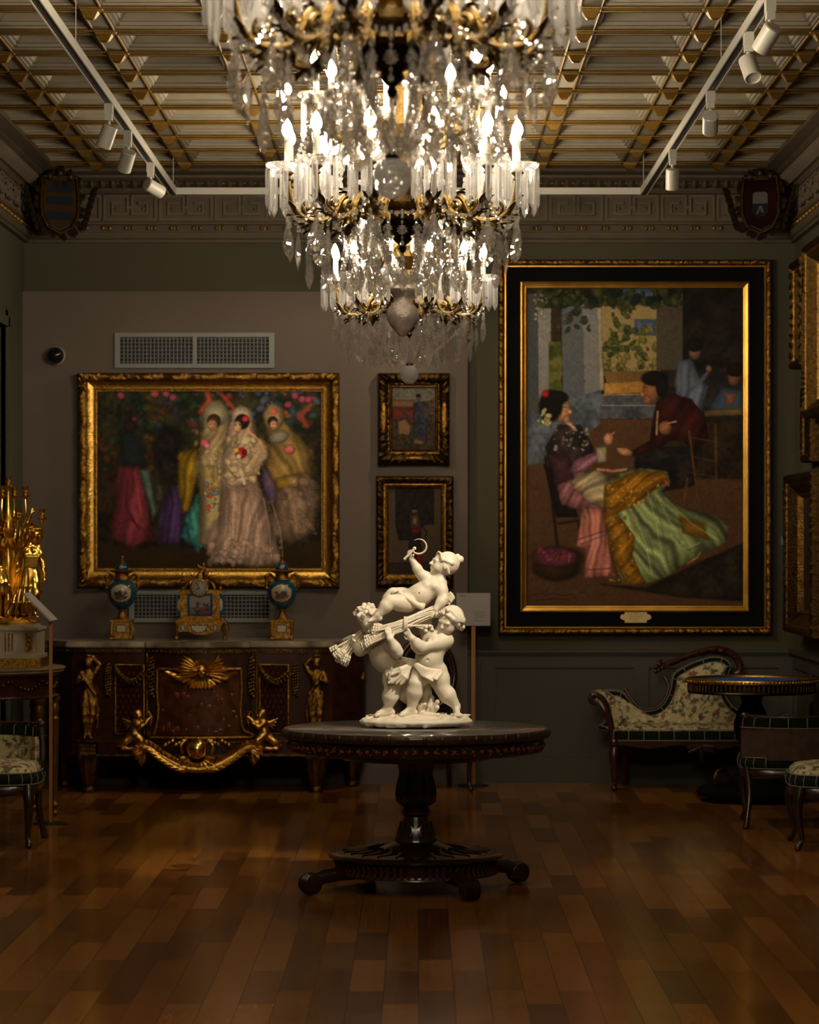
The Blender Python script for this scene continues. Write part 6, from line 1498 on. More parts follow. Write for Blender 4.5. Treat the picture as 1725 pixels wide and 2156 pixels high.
m.build('frieze_moulding', GILT_D, t)
m = MB()
for z0, z1 in ((.235, .25), (.325, .335)): m.extrude(plan(.006), z0, z1)
m.build('base_moulding', GILT_D, t)
GM = GILT
# centre panel: gilt frame with flared sides
def bowy(x): # front y of the bowed centre at local x
    tt = (x - kx(310)) / (kx(527) - kx(310)); return -.02 - .07 * math.sin(PI * min(1, max(0, tt)))
fr = [(333, 1408), (508, 1408), (510, 1450), (507, 1500), (513, 1535), (524, 1552), (320, 1552), (329, 1535), (335, 1500), (332, 1450)]
m = MB(); pp = smooth_path([(kx(x), 0, kz(y)) for x, y in fr[1:7]], 5) + smooth_path([(kx(x), 0, kz(y)) for x, y in fr[6:] + [fr[0]]], 5)[1:] + smooth_path([(kx(x), 0, kz(1408)) for x in (333, 380, 420, 465, 508)], 4)[1:]
m.tube([(p.x, bowy(p.x) - .006, p.z) for p in pp], .0105, 8)
fr2 = smooth_path([(kx(x), 0, kz(1552)) for x in (524, 470, 425, 375, 320)], 4); m.tube([(p.x, bowy(p.x) - .006, p.z) for p in fr2], .012, 8); m.build('door_frame', GM, t)
m = MB(); n = 20; vs = []
for i in range(n + 1):
    x = kx(338) + (kx(505) - kx(338)) * i / n
    for z in (kz(1546), kz(1414)): vs.append((x, bowy(x) - .004, z))
m.add(vs, [(2 * i, 2 * i + 2, 2 * i + 3, 2 * i + 1) for i in range(n)]); m.build('marquetry_door', mat('flower_marquetry', (.045, .011, .003), .3, 0, (.11, .028, .006), 15, .22, coat=.2), t)
m = MB(); rg_ = random.Random(5)
for i in range(26):
    x = kx(345) + (kx(500) - kx(345)) * rg_.random(); z = kz(1540) + (kz(1455) - kz(1540)) * rg_.random() ** 1.6; m.ell((x, bowy(x) - .004, z), (rg_.uniform(.008, .022), .0016, rg_.uniform(.008, .02)), 10, 5)
m.build('inlaid_flowers', mat('inlay_orange', (.20, .045, .010), .3, 0, (.11, .03, .01), 60, .5), t)
# winged mask mount
m = MB(); c0 = Vector((kx(427), bowy(kx(427)) - .02, kz(1412)))
m.ell(c0 + Vector((0, -.01, .0)), (.028, .026, .042), 14, 10); m.ell(c0 + Vector((0, -.036, -.004)), (.006, .008, .012), 8, 6)
for s in (-1, 1): m.ell(c0 + Vector((s * .011, -.034, .010)), (.006, .004, .004), 8, 5); m.ell(c0 + Vector((s * .014, -.026, -.012)), .010, 8, 6)
for i in range(16): a = PI * i / 15; m.leaf(c0 + Vector((.024 * math.cos(a), -.01, .028 * math.sin(a) + .006)), (math.cos(a), -.2, math.sin(a)), (0, -1, 0), .045, .022, .2, 0, .25, 4)
for s in (-1, 1):
    for i in range(7): a = -.25 + i * .16; m.leaf(c0 + Vector((s * .03, .0, -.02 + .008 * i)), (s * math.cos(a), .02, math.sin(a)), (0, -1, .1), .15 - .006 * i, .026, .05, 0, .25, 5)
    for i in range(6): m.leaf(c0 + Vector((s * (.04 + .028 * i), .004, -.055 + .006 * i)), (s * .8, 0, -.5 + .18 * i), (0, -1, 0), .06, .03, .2, 0, .25, 4, .15)
for i in range(7): m.leaf(c0 + Vector((-.06 + .02 * i, .0, -.06)), (-.3 + .1 * i, -.1, -1), (0, -1, 0), .055, .03, .2, 0, .25, 4, .15)
m.build('mask_mount', GOLD, t)
# apron with ball and acanthus
m = MB(); c1 = Vector((kx(418), bowy(kx(418)) - .025, kz(1574)))
for s in (-1, 1):
    sp = smooth_path([(c1.x, c1.y, kz(1618)), (c1.x + s * .10, c1.y + .004, kz(1612)), (c1.x + s * .20, c1.y + .02, kz(1596)), (c1.x + s * .28, c1.y + .04, kz(1578)), (c1.x + s * .33, c1.y + .05, kz(1574)), (c1.x + s * .345, c1.y + .05, kz(1586))]); m.tube(sp, interp([.022, .024, .022, .018, .014, .008]), 10)
    for i in range(3, len(sp) - 2, 2): m.leaf(sp[i], (sp[i + 1] - sp[i]).normalized() + Vector((0, -.1, .75)), (0, -1, .2), .085, .05, .15, 0, .22, 6, .1); m.leaf(sp[i] + Vector((0, -.008, 0)), (sp[i + 1] - sp[i]).normalized() + Vector((0, -.1, -.22)), (0, -1, -.1), .10, .045, .1, 0, .22, 6, .1)
    for i in range(5): m.leaf(sp[-6], (s * (.9 - .2 * i), -.1, -.5 + .35 * i), (0, -1, 0), .07, .03, .3, 0, .25, 4, .1)
    for i in range(6): m.ell(c1 + Vector((s * (.09 + .022 * i), .0, .05 - .012 * (i % 3))), (.014, .012, .014), 8, 6)
    m.tube(smooth_path([c1 + Vector((s * .07, 0, .06)), c1 + Vector((s * .10, -.01, .02)), c1 + Vector((s * .09, 0, -.03))]), .010, 8)
for i in range(9): a = PI + PI * i / 8; m.leaf(c1 + Vector((.05 * math.cos(a), 0, -.06 + .03 * math.sin(a))), (math.cos(a) * .8, -.1, math.sin(a)), (0, -1, 0), .07, .035, .2, 0, .25, 4, .12)
m.build('acanthus_apron', GOLD, t)
m = MB(); m.ell(c1 + Vector((0, -.018, .0)), .066, 32, 20); m.build('gilt_globe', GOLD_B, t, angle=180)
# side panels: frames, garlands, drops, lozenge marquetry
LOZ = paint_mat('lozenge_marquetry', .3)
def side(s):
    X = lambda px: kx(px) if s < 0 else kx(425 * 2 - px)
    a = MB(); x0, x1 = sorted((X(243), X(303))); yy = -.006
    a.tube([(x0, yy, kz(1400)), (x1, yy, kz(1400)), (x1, yy, kz(1545)), (x0, yy, kz(1545)), (x0, yy, kz(1400))], .0095, 8); a.build('panel_frame', GM, t)
    a = MB(); nx_, nz_ = 36, 72; zz0, zz1 = kz(1542), kz(1403)
    vs = [(x0 + (x1 - x0) * i / nx_, -.0025, zz0 + (zz1 - zz0) * j / nz_) for j in range(nz_ + 1) for i in range(nx_ + 1)]
    a.add(vs, [(j * (nx_ + 1) + i, j * (nx_ + 1) + i + 1, (j + 1) * (nx_ + 1) + i + 1, (j + 1) * (nx_ + 1) + i) for j in range(nz_) for i in range(nx_)])
    o = a.build('lozenge_panel', LOZ, t); paint_attr(o, lambda x, y, z: (.075, .014, .006) if abs(((x - x0) / .034 + ((z - zz0) / .036 // 1) * .5) % 1 - .5) * 1.1 + abs(((z - zz0) / .036) % 1 - .5) < .42 else (.022, .006, .003))
    a = MB(); g = smooth_path([(x0, -.015, kz(1405)), (x0 + (x1 - x0) * .3, -.02, kz(1425)), (x0 + (x1 - x0) * .6, -.025, kz(1432)), (x1, -.015, kz(1415))], 8)
    for i, p in enumerate(g):
        a.ell(p + Vector((0, 0, .004 * (i % 2))), (.012, .012, .012), 8, 6); a.leaf(p, (.4 * (-1) ** i, -.3, -.8), (0, -1, 0), .04, .02, .2, 0, .25, 4)
    a.build('garland', GILT_D, t)
    for px, z0, z1 in ((228, 1400, 1466), (320, 1385, 1468)):
        a = MB(); N_ = 11; yb = -.012 if px < 300 else bowy(X(px)) - .012
        for i in range(N_): p = Vector((X(px), yb, kz(z0) + (kz(z1) - kz(z0)) * i / N_)); w_ = .018 * (.5 + math.sin(PI * (i + .6) / N_)); [a.ell(p + Vector((q_ * w_ * .6, -.004, .004 * q_)), (.010, .010, .010), 7, 5) for q_ in (-1, 0, 1)]; a.leaf(p, (.6 * (-1) ** i, -.2, -.7), (0, -1, 0), .035, .018, .2, 0, .25, 4)
        a.build('flower_drop', GILT_D, t)
    a = MB(); a.tube([(X(310), bowy(X(310)) - .004, kz(1372)), (X(310), bowy(X(310)) - .004, kz(1510))], .006, 6); a.tube([(X(281), -.004, kz(1560)), (X(281), -.004, kz(1592))], .005, 6); a.build('gilt_bead', GM, t)
    # carved corner pillar base and foot
    xc = X(185)
    a = MB(); a.box(xc - .062, xc + .062, .0, .12, kz(1598), kz(1565)); a.box(xc - .07, xc + .07, -.008, .12, kz(1562), kz(1556)); a.build('corner_block', MARQ, t, smooth=False)
    a = MB(); a.box(xc - .05, xc + .05, -.006, .0, kz(1592), kz(1568))
    for i in range(5):
        for j in range(3): a.ell((xc - .04 + .02 * i, -.008, kz(1589) + .028 * j), (.009, .005, .010), 6, 4)
    a.build('block_mount', GILT_D, t)
    for yq in (.06, .52):
        xq = xc if yq < .1 else (bl + .09 if s < 0 else br_ - .09)
        a = MB(); a.lathe([(.042, 0), (.048, .012), (.046, .03), (.036, .04), (.046, .06), (.066, .14), (.076, .20), (.080, .215), (.070, .22)], 24, (xq, yq, 0), flute=.08, nf=12); a.lathe([(.06, .215), (.075, .235)], 24, (xq, yq, 0)); a.build('foot', GILT_D, t)
side(-1); side(1)
# back-corner panel strips
for px, d in ((746, 19.0),):
    pass
# gilt figures (caryatids, cupids) made once and copied
def caryatid_mesh():
    S = SDF((-.11, -.09, -.30), (.11, .09, .30), .004); c = _V(.0, -.015, .235); sd_head(S, c, (.25, -.95, -.15), (0, 0, 1), .033, ears=False)
    S.ell(c + _V(0, .008, .012), (.035, .036, .034), .006); S.ell(c + _V(.0, .0, .048), (.03, .03, .014), .006)
    S.chain([_V(0, 0, .205), _V(0, 0, .165)], [.017, .022], .01); S.ell((0, 0, .14), (.046, .032, .045), .014); S.cap((0, 0, .12), (.006, .0, .05), .036, .036, .014); S.ell((.004, 0, .02), (.048, .038, .045), .016)
    sd_limb(S, (-.045, -.005, .165), (-.075, -.02, .10), (-.03, -.05, .12), (.019, .015, .011)); sd_limb(S, (.045, -.005, .165), (.078, .0, .22), (.035, -.01, .275), (.019, .015, .011))
    sd_limb(S, (-.02, -.005, .0), (-.024, -.03, -.12), (-.016, -.01, -.255), (.036, .024, .014)); sd_limb(S, (.024, 0, .0), (.03, -.022, -.12), (.010, .0, -.255), (.036, .024, .014)); sd_foot(S, (-.018, -.012, -.262), (-.3, -.9, -.2), .05); sd_foot(S, (.010, -.004, -.262), (.4, -.9, -.2), .05)
    for k in range(9): a = 2 * PI * k / 9; S.chain([_V(.04 * math.cos(a), .032 * math.sin(a), .035), _V(.052 * math.cos(a + .2), .042 * math.sin(a + .2), -.04), _V(.05 * math.cos(a + .5), .04 * math.sin(a + .5), -.11 - .02 * (k % 3))], [.010, .011, .007], .008)
    S.chain([_V(-.04, -.03, .15), _V(.0, -.042, .09), _V(.05, -.03, .02), _V(.07, 0, -.10), _V(.06, .01, -.22)], [.010, .011, .012, .012, .008], .008)
    o = S.mesh('caryatid', GILT, None); me = o.data; bpy.data.objects.remove(o); return me
CAR = caryatid_mesh()
for px, d, yy, sx_ in ((187, 18.66, .0, 1), (667, 18.66, .0, -1), (745, 19.05, .0, -1), (128, 19.05, .0, 1)):
    o = link('caryatid', CAR, t, (PX(px, d) - KX, d - KY - .03, (kz(1380) + kz(1553)) / 2 + .0)); o.scale = (sx_ * .92, .92, .92)
def cupid_mesh():
    S = SDF((-.13, -.07, -.13), (.13, .07, .15), .0036); c = _V(.02, -.02, .098); sd_head(S, c, (.7, -.7, .1), (0, 0, 1), .030, ears=False); S.ell(c + _V(-.008, .006, .010), (.032, .032, .031), .006)
    S.cap((.012, -.01, .06), (-.005, -.01, -.02), .030, .036, .014); sd_limb(S, (.03, -.015, .05), (.065, -.03, .05), (.10, -.03, .085), (.015, .013, .010)); sd_limb(S, (-.005, -.025, .05), (.03, -.05, .02), (.07, -.05, .045), (.015, .013, .010))
    sd_limb(S, (.0, -.015, -.03), (.04, -.04, -.065), (.005, -.025, -.11), (.028, .020, .012)); sd_limb(S, (-.015, 0, -.03), (-.06, -.02, -.07), (-.11, -.01, -.10), (.028, .020, .012))
    for k in range(4): S.cap((-.02, .01, .045), (-.085 + .008 * k, .015, .07 - .022 * k), .012, .006, .006)
    S.chain([_V(.085, -.035, .12), _V(.108, -.03, .08), _V(.095, -.03, .03)], [.005, .007, .005], .004)
    for k in range(6): S.ell((.02 - .02 * k, -.005, -.115 - .004 * (k % 2)), (.018, .018, .015), .008)
    o = S.mesh('cupid', GOLD, None); me = o.data; bpy.data.objects.remove(o); return me
CUP = cupid_mesh()
o = link('cupid_mount', CUP, t, (kx(287), -.045, kz(1536))); o = link('cupid_mount', CUP, t, (kx(557), -.045, kz(1536))); o.scale = (-1, 1, 1)

# ------------------------------------------------------------------ vases and clock on the marble
def vase(label, px):
    d = 18.95; t = thing('vase', label, 'vase', (PX(px, d), d, .9655), 0, None); z0 = .012
    m = MB(); m.box(-.072, .072, -.06, .06, .012, .028); m.box(-.064, .064, -.054, .054, .028, .118); m.box(-.074, .074, -.062, .062, .118, .134)
    for sx_ in (-1, 1):
        for sy in (-1, 1): m.ell((sx_ * .062, sy * .05, .008), (.014, .014, .008), 8, 6); m.tube([(sx_ * .062, sy * .052, .026), (sx_ * .066, sy * .056, .07), (sx_ * .06, sy * .05, .12)], .010, 8)
    m.lathe([(.05, .134), (.034, .145), (.022, .165), (.020, .185), (.030, .20), (.022, .205)], 24); m.build('gilt_plinth', GILT, t)
    m = MB(); m.box(-.032, .032, -.0565, -.053, .05, .10); m.box(-.027, .027, -.058, -.0565, .055, .095, 1); m.build('plinth_plaque', [PORC_BLUE, MARBLE_W], t, smooth=False)
    body = [(.024, .198), (.046, .212), (.068, .235), (.084, .265), (.093, .30), (.094, .33), (.086, .355), (.066, .375), (.05, .385)]
    m = MB(); pr = smooth_path([(r, 0, z) for r, z in body], 5); m.lathe([(p.x, p.z) for p in pr], 72); o = m.build('porcelain_body', PORC, t, angle=180); rg = random.Random(px)
    spots = [(rg.uniform(-.035, .035), rg.uniform(.262, .312), rg.uniform(.006, .014), rg.choice([(.16, .04, .06), (.06, .07, .03), (.13, .06, .08), (.08, .03, .03)])) for _ in range(22)]
    def col(x, y, z):
        if y < 0:
            e = math.hypot(x / .062, (z - .305) / .052)
            if e < .92:
                for a, b, r, cc in spots:
                    if math.hypot(x - a, z - b) < r: return cc
                return (.36, .33, .25) if z > .29 else (.24, .21, .13)
            if e < 1.06: return (.55, .33, .06)
        return (.006, .055, .10) if (z * 9 % 1) < .9 else (.008, .075, .13)
    paint_attr(o, col)
    m = MB(); m.lathe([(.048, .383), (.054, .39), (.046, .40), (.040, .415), (.044, .43), (.074, .44), (.078, .447), (.07, .453), (.045, .456)], 36)
    m.ell((0, 0, .535), (.014, .014, .016), 10, 7); m.lathe([(.020, .50), (.010, .512), (.012, .52), (.006, .525)], 16)
    for i in range(6): a = i; m.leaf((0, 0, .53), (math.cos(a), math.sin(a), 1), (math.cos(a), math.sin(a), 0), .02, .010, .2)
    m.build('gilt_neck', GILT, t)
    m = MB(); m.lathe([(.044, .455), (.040, .472), (.026, .495), (.016, .502)], 32); o = m.build('porcelain_lid', PORC, t, angle=180); paint_attr(o, lambda x, y, z: (.3, .27, .22) if (abs(x) < .014 and y < 0 and .462 < z < .49) else (.006, .055, .10))
    for s in (-1, 1):
        m = MB(); m.tube(smooth_path([(s * .05, 0, .40), (s * .08, 0, .425), (s * .103, 0, .405), (s * .098, 0, .375), (s * .105, 0, .345), (s * .09, 0, .32), (s * .094, 0, .30)]), interp([.007, .010, .012, .009, .010, .010, .006]), 8); m.ell((s * .103, 0, .41), (.014, .014, .016), 8, 6); m.build('scroll_handle', GILT, t)
    return t
vase('blue porcelain vase with gilt mounts standing between the clock and the candelabrum', 257)
vase('blue porcelain vase with gilt mounts standing between the clock and the marble group', 594)
d = 18.95; t = thing('mantel_clock', 'ornate gilt mantel clock with blue porcelain panels between two vases', 'clock', (PX(424, d), d, .9655)); s_ = FPX / d
def cz_(py): return (1343 - py) / s_
def cx_(px): return (px - 424) / s_
m = MB(); pf = [(cx_(371), cz_(1303)), (cx_(477), cz_(1303)), (cx_(482), cz_(1318)), (cx_(480), cz_(1330)), (cx_(470), cz_(1325)), (cx_(455), cz_(1324)), (cx_(438), cz_(1331)), (cx_(412), cz_(1331)), (cx_(396), cz_(1324)), (cx_(382), cz_(1325)), (cx_(368), cz_(1331)), (cx_(367), cz_(1318))]
m.extrude(pf, -.07, .07, axis='y'); m.box(cx_(376), cx_(473), -.062, .062, cz_(1303), cz_(1296)); m.box(cx_(384), cx_(464), -.055, .055, cz_(1296), cz_(1243)); m.box(cx_(374), cx_(474), -.05, .05, cz_(1243), cz_(1238)); m.box(cx_(381), cx_(389), -.062, .05, cz_(1294), cz_(1243)); m.box(cx_(451), cx_(459), -.062, .05, cz_(1294), cz_(1243))
for x in (cx_(373), cx_(474)):
    for y in (-.055, .055): m.lathe([(.006, 0), (.012, .004), (.013, .015), (.008, .025), (.014, .04), (.018, .06)], 12, (x, y, 0))
    m.leaf((x, -.07, .04), (0, -.1, 1), (0, -1, 0), .08, .04, .1, 0, .25, 5, .1)
M = Matrix.Rotation(PI / 2, 4, 'X'); MM = Matrix.Translation((cx_(421), -.0, cz_(1233))) @ M
m.lathe([(.056, -.05), (.06, .04), (.062, .056), (.058, .066), (.05, .068), (.048, .06)], 40, M=MM)
for s in (-1, 1):
    m.lathe([(.012, 0), (.018, .008), (.010, .02), (.02, .03), (.022, .045), (.012, .055), (.014, .062), (0, .07)], 14, (cx_(424) + s * .12, 0, cz_(1238)))
    m.tube(smooth_path([(cx_(421) + s * .03, -.02, cz_(1208)), (cx_(421) + s * .065, -.02, cz_(1212)), (cx_(421) + s * .085, -.02, cz_(1226)), (cx_(421) + s * .10, -.02, cz_(1236))]), interp([.010, .014, .012, .008]), 8)
    for i in range(5): m.leaf((cx_(421) + s * (.03 + .014 * i), -.03, cz_(1212) - .006 * i), (s * .7, -.2, .6 - .2 * i), (0, -1, 0), .035, .018, .2)
m.tube([(cx_(421), 0, cz_(1214)), (cx_(424), 0, cz_(1200))], [.035, .016], 12); m.build('gilt_case', GILT, t)
S = SDF((-.06, -.04, -.01), (.06, .04, .09), .003); sd_head(S, _V(.006, -.004, .066), (.5, -.85, 0), (0, 0, 1), .013, ears=False); S.cap((0, 0, .045), (0, 0, .015), .012, .015, .008); sd_limb(S, (.01, 0, .045), (.03, -.01, .03), (.03, -.012, .012), (.007, .006, .005)); sd_limb(S, (-.01, 0, .045), (-.028, -.005, .052), (-.03, -.01, .068), (.007, .006, .005)); sd_limb(S, (.004, 0, .012), (.022, -.018, .008), (.028, -.02, -.012), (.011, .008, .005)); sd_limb(S, (-.004, 0, .012), (-.02, -.015, .0), (-.03, -.018, -.005), (.011, .008, .005))
o = S.mesh('cherub_finial', GILT, t); o.location = (cx_(426), 0, cz_(1206))
m = MB(); m.lathe([(0, .055), (.049, .055), (.049, .060), (0, .063)], 40, M=MM); o = m.build('clock_dial', mat('dial_enamel', (.26, .24, .20), .25), t)
m = MB()
for i in range(12): a = 2 * PI * i / 12; m.box(-.0028, .0028, -.0655, -.0635, .034, .043, 0, Matrix.Translation((cx_(421), 0, cz_(1233))) @ Matrix.Rotation(a, 4, 'Y'))
m.build('hour_marks', VOID, o, smooth=False)
m = MB()
for a, L, w in ((-1.9, .024, .003), (-.35, .034, .002)): m.box(-w, w, -.068, -.0665, -.004, L, 0, Matrix.Translation((cx_(421), 0, cz_(1233))) @ Matrix.Rotation(a, 4, 'Y'))
m.build('clock_hands', VOID, o, smooth=False)
m = MB(); n = 16
vs = [(cx_(396) + (cx_(449) - cx_(396)) * i / n, -.0575, cz_(1292) + (cz_(1246) - cz_(1292)) * j / n) for j in range(n + 1) for i in range(n + 1)]; m.add(vs, [(j * (n + 1) + i, j * (n + 1) + i + 1, (j + 1) * (n + 1) + i + 1, (j + 1) * (n + 1) + i) for j in range(n) for i in range(n)]); m.add([(v[0], -.05, v[2]) for v in vs], [(j * (n + 1) + i, (j + 1) * (n + 1) + i, (j + 1) * (n + 1) + i + 1, j * (n + 1) + i + 1) for j in range(n) for i in range(n)])
o = m.build('porcelain_panel', PORC, t)
rg = random.Random(2); sp = [(rg.uniform(cx_(405), cx_(442)), rg.uniform(cz_(1288), cz_(1266)), rg.uniform(.006, .014), rg.choice([(.18, .03, .08), (.05, .06, .025), (.05, .03, .025), (.13, .05, .07), (.07, .06, .11)])) for _ in range(26)]
def pc(x, y, z):
    e = max(abs(x - cx_(422.5)) / abs(cx_(444) - cx_(422.5)), abs(z - cz_(1269)) / abs(cz_(1288) - cz_(1269)))
    if e > 1: return (.006, .055, .11)
    for a, b, r, c_ in sp:
        if math.hypot(x - a, z - b) < r: return c_
    return (.22, .20, .16) if z > cz_(1272) else (.13, .11, .07)
paint_attr(o, pc)
for a, b, c_, e, nm in ((374, 384, 1290, 1248, 'side_panel'), (459, 473, 1290, 1248, 'side_panel')):
    m = MB(); m.box(cx_(a), cx_(b), -.045, .045, cz_(c_), cz_(e)); m.ell(((cx_(a) + cx_(b)) / 2, -.045, (cz_(c_) + cz_(e)) / 2), (.012, .004, .04), 12, 8, 1); m.build(nm, [PORC_BLUE, MARBLE_W], t, smooth=False)
m = MB(); m.extrude([(cx_(401), cz_(1311)), (cx_(441), cz_(1311)), (cx_(436), cz_(1322)), (cx_(428), cz_(1327)), (cx_(414), cz_(1327)), (cx_(406), cz_(1322))], -.073, -.069, 0, axis='y'); m.extrude([(cx_(404), cz_(1312.5)), (cx_(438), cz_(1312.5)), (cx_(434), cz_(1321)), (cx_(427), cz_(1325.5)), (cx_(415), cz_(1325.5)), (cx_(408), cz_(1321))], -.075, -.073, 1, axis='y')
for x in (387, 455): m.box(cx_(x - 4), cx_(x + 4), -.072, -.069, cz_(1323), cz_(1311), 0); m.box(cx_(x - 2.5), cx_(x + 2.5), -.073, -.072, cz_(1321.5), cz_(1312.5), 1)
m.build('base_plaques', [PORC_BLUE, MARBLE_W], t, smooth=False)

# ------------------------------------------------------------------ gilt console with candelabrum
QX, QY = XL, 17.05
t = thing('console_table', 'half-round gilt console table with fluted legs beside the commode, carrying the candelabrum', 'table', (QX, QY, 0))
A0, A1 = -PI / 2, PI / 2
m = MB(); m.lathe([(0.0, .835), (.525, .835), (.54, .842), (.552, .852), (.548, .860), (.56, .866), (.56, .872), (.552, .876), (0, .876)], 48, a0=A0, a1=A1); m.build('marble_top', mat('warm_marble', (.24, .18, .10), .3, 0, (.14, .10, .055), 8, .5), t, angle=30)
m = MB(); m.lathe([(.0, .70), (.505, .70), (.512, .708), (.50, .716), (.50, .82), (.515, .826), (.515, .835), (0, .835)], 48, a0=A0, a1=A1); m.build('frieze', MARQ, t, angle=30)
m = MB()
for i in range(60):
    a = A0 + (A1 - A0) * i / 59; m.ell((.516 * math.cos(a), .516 * math.sin(a), .706), (.007, .007, .006), 6, 4)
for k in range(6):
    for i in range(9):
        a = A0 + .15 + k * .5 + .45 * i / 8; m.ell((.508 * math.cos(a), .508 * math.sin(a), .80 - .045 * math.sin(PI * i / 8)), (.010, .010, .011), 7, 5)
m.build('garland_mounts', GILT_D, t)
for dg in (5, -28, -66, 48, 84):
    a = math.radians(dg); x, y = .495 * math.cos(a), .495 * math.sin(a); x = max(x, .05)
    m = MB(); m.lathe([(.012, 0), (.020, .006), (.022, .022), (.012, .035), (.010, .045), (.024, .055), (.026, .07), (.015, .085), (.016, .10), (.018, .15), (.026, .56), (.030, .57), (.018, .585), (.024, .605), (.030, .635), (.022, .66), (.034, .68), (.034, .70)], 24, (x, y, 0), flute=.06, nf=12); m.build('leg', mat('gilt_walnut', (.22, .105, .025), .35, .6, (.10, .045, .012), 20, .6), t)
gx, gy, gz = -2.385, 17.0, .8765
t = thing('candelabrum', 'tall gilt candelabrum of draped women on a white marble base, at the picture edge', 'candelabrum', (gx, gy, gz), 0)
# marble base with gilt plinth and panels
m = MB(); m.box(-.215, .215, -.20, .20, 0, .055); m.build('gilt_plinth', GILT, t, smooth=False)
m = MB(); m.box(-.205, .205, -.19, .19, .055, .075); m.box(-.19, .19, -.175, .175, .075, .215); m.box(-.20, .20, -.185, .185, .215, .232); m.box(-.17, .17, -.16, .16, .232, .245); m.build('marble_base', MARBLE_W, t, smooth=False)
for s in (-1, 1):
    m = MB(); m.box(s * .145 - .022, s * .145 + .022, -.182, -.175, .09, .20)
    for i in range(6): m.leaf((s * .145, -.184, .10 + .016 * i), (.3 * (-1) ** i, -.1, .6), (0, -1, 0), .03, .018, .2)
    m.build('panel_mount', GILT, t, smooth=False)
for i in range(3): m = MB(); m.tube([(-.02 + .02 * i + .03, -.177, .095), (-.02 + .02 * i + .03, -.177, .20)], .004, 6); m.build('flute_mount', GILT, t)
m = MB(); m.lathe([(.165, .245), (.17, .26), (.15, .285), (.09, .30), (0, .305)], 32); m.build('gilt_mound', GOLD_B, t)
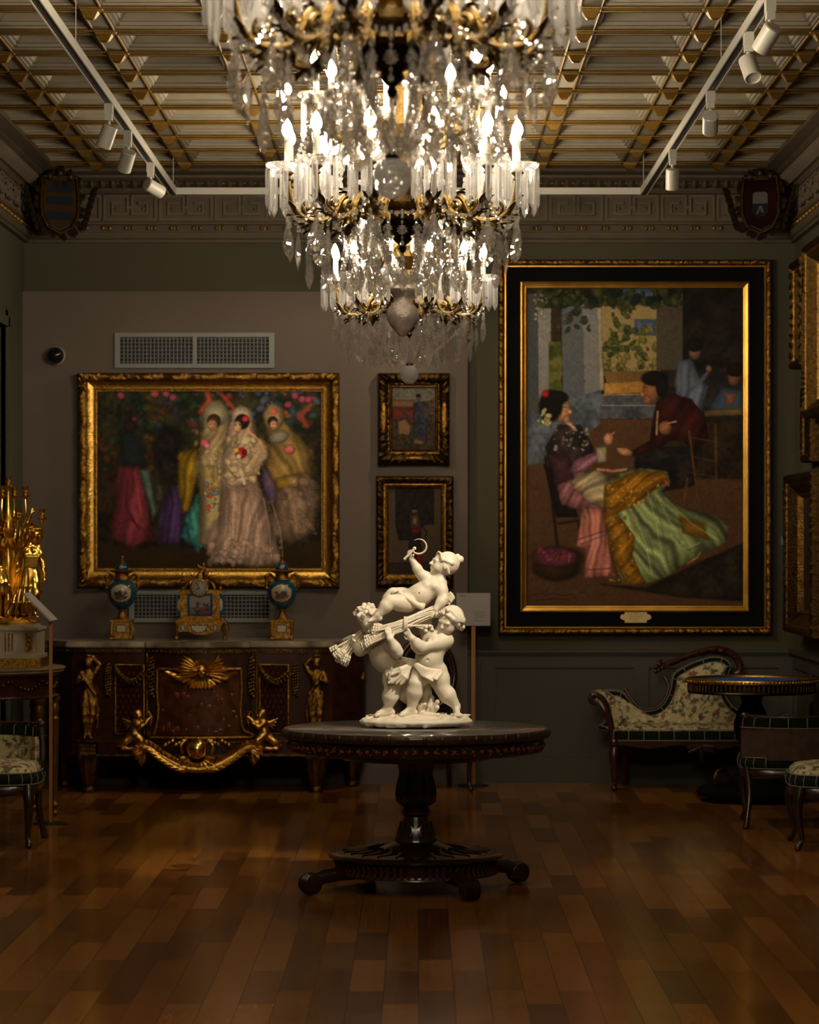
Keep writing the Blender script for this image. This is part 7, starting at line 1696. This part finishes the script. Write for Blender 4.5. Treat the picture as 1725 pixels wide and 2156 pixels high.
def lady_mesh():
    S = SDF((-.14, -.16, -.03), (.17, .13, .70), .0042); c = _V(.035, -.035, .485); q_, R_ = sd_head(S, c, (.75, -.55, -.25), (.1, 0, 1), .036, ears=False)
    S.ell(c + _V(-.010, .010, .012), (.039, .039, .037), .006)
    for i in range(14): a = 2 * PI * i / 14; S.ell(c + _V(.036 * math.cos(a) - .006, .036 * math.sin(a) + .006, .024), .009, .004)
    S.ell(c + _V(-.04, .03, .01), .017, .008)
    S.chain([_V(.02, -.02, .455), _V(.0, -.01, .415)], [.017, .022], .012); S.ell((0, -.008, .385), (.05, .036, .045), .015); S.cap((0, -.008, .37), (-.006, -.004, .29), .038, .034, .016); S.ell((-.004, -.002, .25), (.052, .042, .05), .018)
    for s in (-1, 1): S.ell((s * .02 + .004, -.04, .385), .017, .01)
    sd_limb(S, (-.045, -.005, .41), (-.03, -.03, .50), (.01, -.04, .60), (.020, .016, .011)); sd_hand(S, (.01, -.04, .60), (.2, 0, 1), (0, -1, .2), .045, .9, 1)
    sd_limb(S, (.05, -.01, .405), (.075, -.025, .31), (.085, -.06, .235), (.020, .015, .010)); sd_hand(S, (.085, -.06, .235), (.1, -.3, -1), (0, -1, 0), .04, .6, 1)
    sd_limb(S, (.025, -.01, .24), (.035, -.06, .13), (.03, -.04, .03), (.04, .026, .015)); sd_limb(S, (-.022, 0, .24), (-.02, -.02, .13), (-.01, .0, .03), (.04, .028, .016)); sd_foot(S, (.03, -.045, .022), (.5, -.85, -.1), .055); sd_foot(S, (-.008, -.006, .022), (.3, -.9, -.1), .055)
    for k in range(16):
        a = 2 * PI * k / 16; r0 = .046; S.chain([_V(r0 * math.cos(a), r0 * .8 * math.sin(a), .275), _V(.066 * math.cos(a + .15) - .01, .06 * math.sin(a + .15), .18), _V(.085 * math.cos(a + .35) - .03, .08 * math.sin(a + .35) + .01, .085), _V(.10 * math.cos(a + .5) - .05, .09 * math.sin(a + .5) + .02, .02)] if math.cos(a) < .5 else [_V(r0 * math.cos(a), r0 * .8 * math.sin(a), .275), _V(.064 * math.cos(a), .058 * math.sin(a), .20), _V(.066 * math.cos(a), .06 * math.sin(a), .145)], [.010, .012, .012, .008], .010)
    for k in range(7): S.chain([_V(-.03 + .012 * k, -.044, .40 - .01 * (k % 2)), _V(-.02 + .012 * k, -.05, .35), _V(-.03 + .012 * k, -.04, .29)], [.006, .008, .006], .006)
    S.chain([_V(-.04, .02, .42), _V(-.07, .03, .30), _V(-.09, .03, .16), _V(-.11, .02, .03)], [.014, .018, .022, .018], .012)
    o = S.mesh('draped_woman', GOLD_B, None); me = o.data; bpy.data.objects.remove(o); return me
LADY = lady_mesh()
for k, (r, a) in enumerate(((.105, -.15), (.105, -2.2), (.105, 1.95))):
    o = link('draped_woman', LADY, t, (r * math.cos(a) + .02, r * math.sin(a), .288)); o.rotation_euler = (0, 0, a + .75 if k else .15)
m = MB(); m.lathe([(.05, .29), (.04, .4), (.03, .55), (.035, .62), (.02, .68), (.03, .74), (.045, .80), (.03, .86), (.018, .92), (.018, 1.02)], 24); m.build('centre_stem', GOLD_B, t)
def socket(m, p):
    m.lathe([(.008, -.03), (.012, -.02), (.03, -.012), (.032, -.006), (.014, -.004), (.016, .008), (.019, .014), (.014, .022), (.018, .03), (.019, .045), (.014, .046)], 16, p)
n_arm = 10
for k in range(n_arm):
    a = 2 * PI * k / n_arm + .1; c, s = math.cos(a), math.sin(a); R_, zz = (.195, .87) if k % 2 == 0 else (.155, .79)
    m = MB(); pts = smooth_path([(.03 * c, .03 * s, .74), (.08 * c, .08 * s, .69), (R_ * .8 * c, R_ * .8 * s, .70), (R_ * c, R_ * s, .76), (R_ * c, R_ * s, zz - .03)]); m.tube(pts, interp([.012, .010, .010, .008, .008]), 8); socket(m, (R_ * c, R_ * s, zz))
    for i in (6, 10, 14): m.leaf(pts[i], pts[i + 1] - pts[i], (0, 0, 1), .05, .022, .4, 0, .2, 4, .1)
    m.build('candle_branch', GOLD_B, t)
for k in range(4):
    a = 2 * PI * k / 4 - .2; c, s = math.cos(a), math.sin(a); R_ = .105
    m = MB(); pts = smooth_path([(.02 * c, .02 * s, .86), (.06 * c, .06 * s, .84), (R_ * c, R_ * s, .88), (R_ * c, R_ * s, .97)]); m.tube(pts, interp([.010, .009, .008, .007]), 8); socket(m, (R_ * c, R_ * s, 1.0)); m.build('candle_branch', GOLD_B, t)
m = MB(); socket(m, (0, 0, 1.06)); m.build('candle_socket', GOLD_B, t)
label_stand('slanted white text panel on an oak post beside the gilt console table', PX(107, 16.6), 16.6, PZ(1304, 16.6), .28, .22, .79, PI / 2, 0)
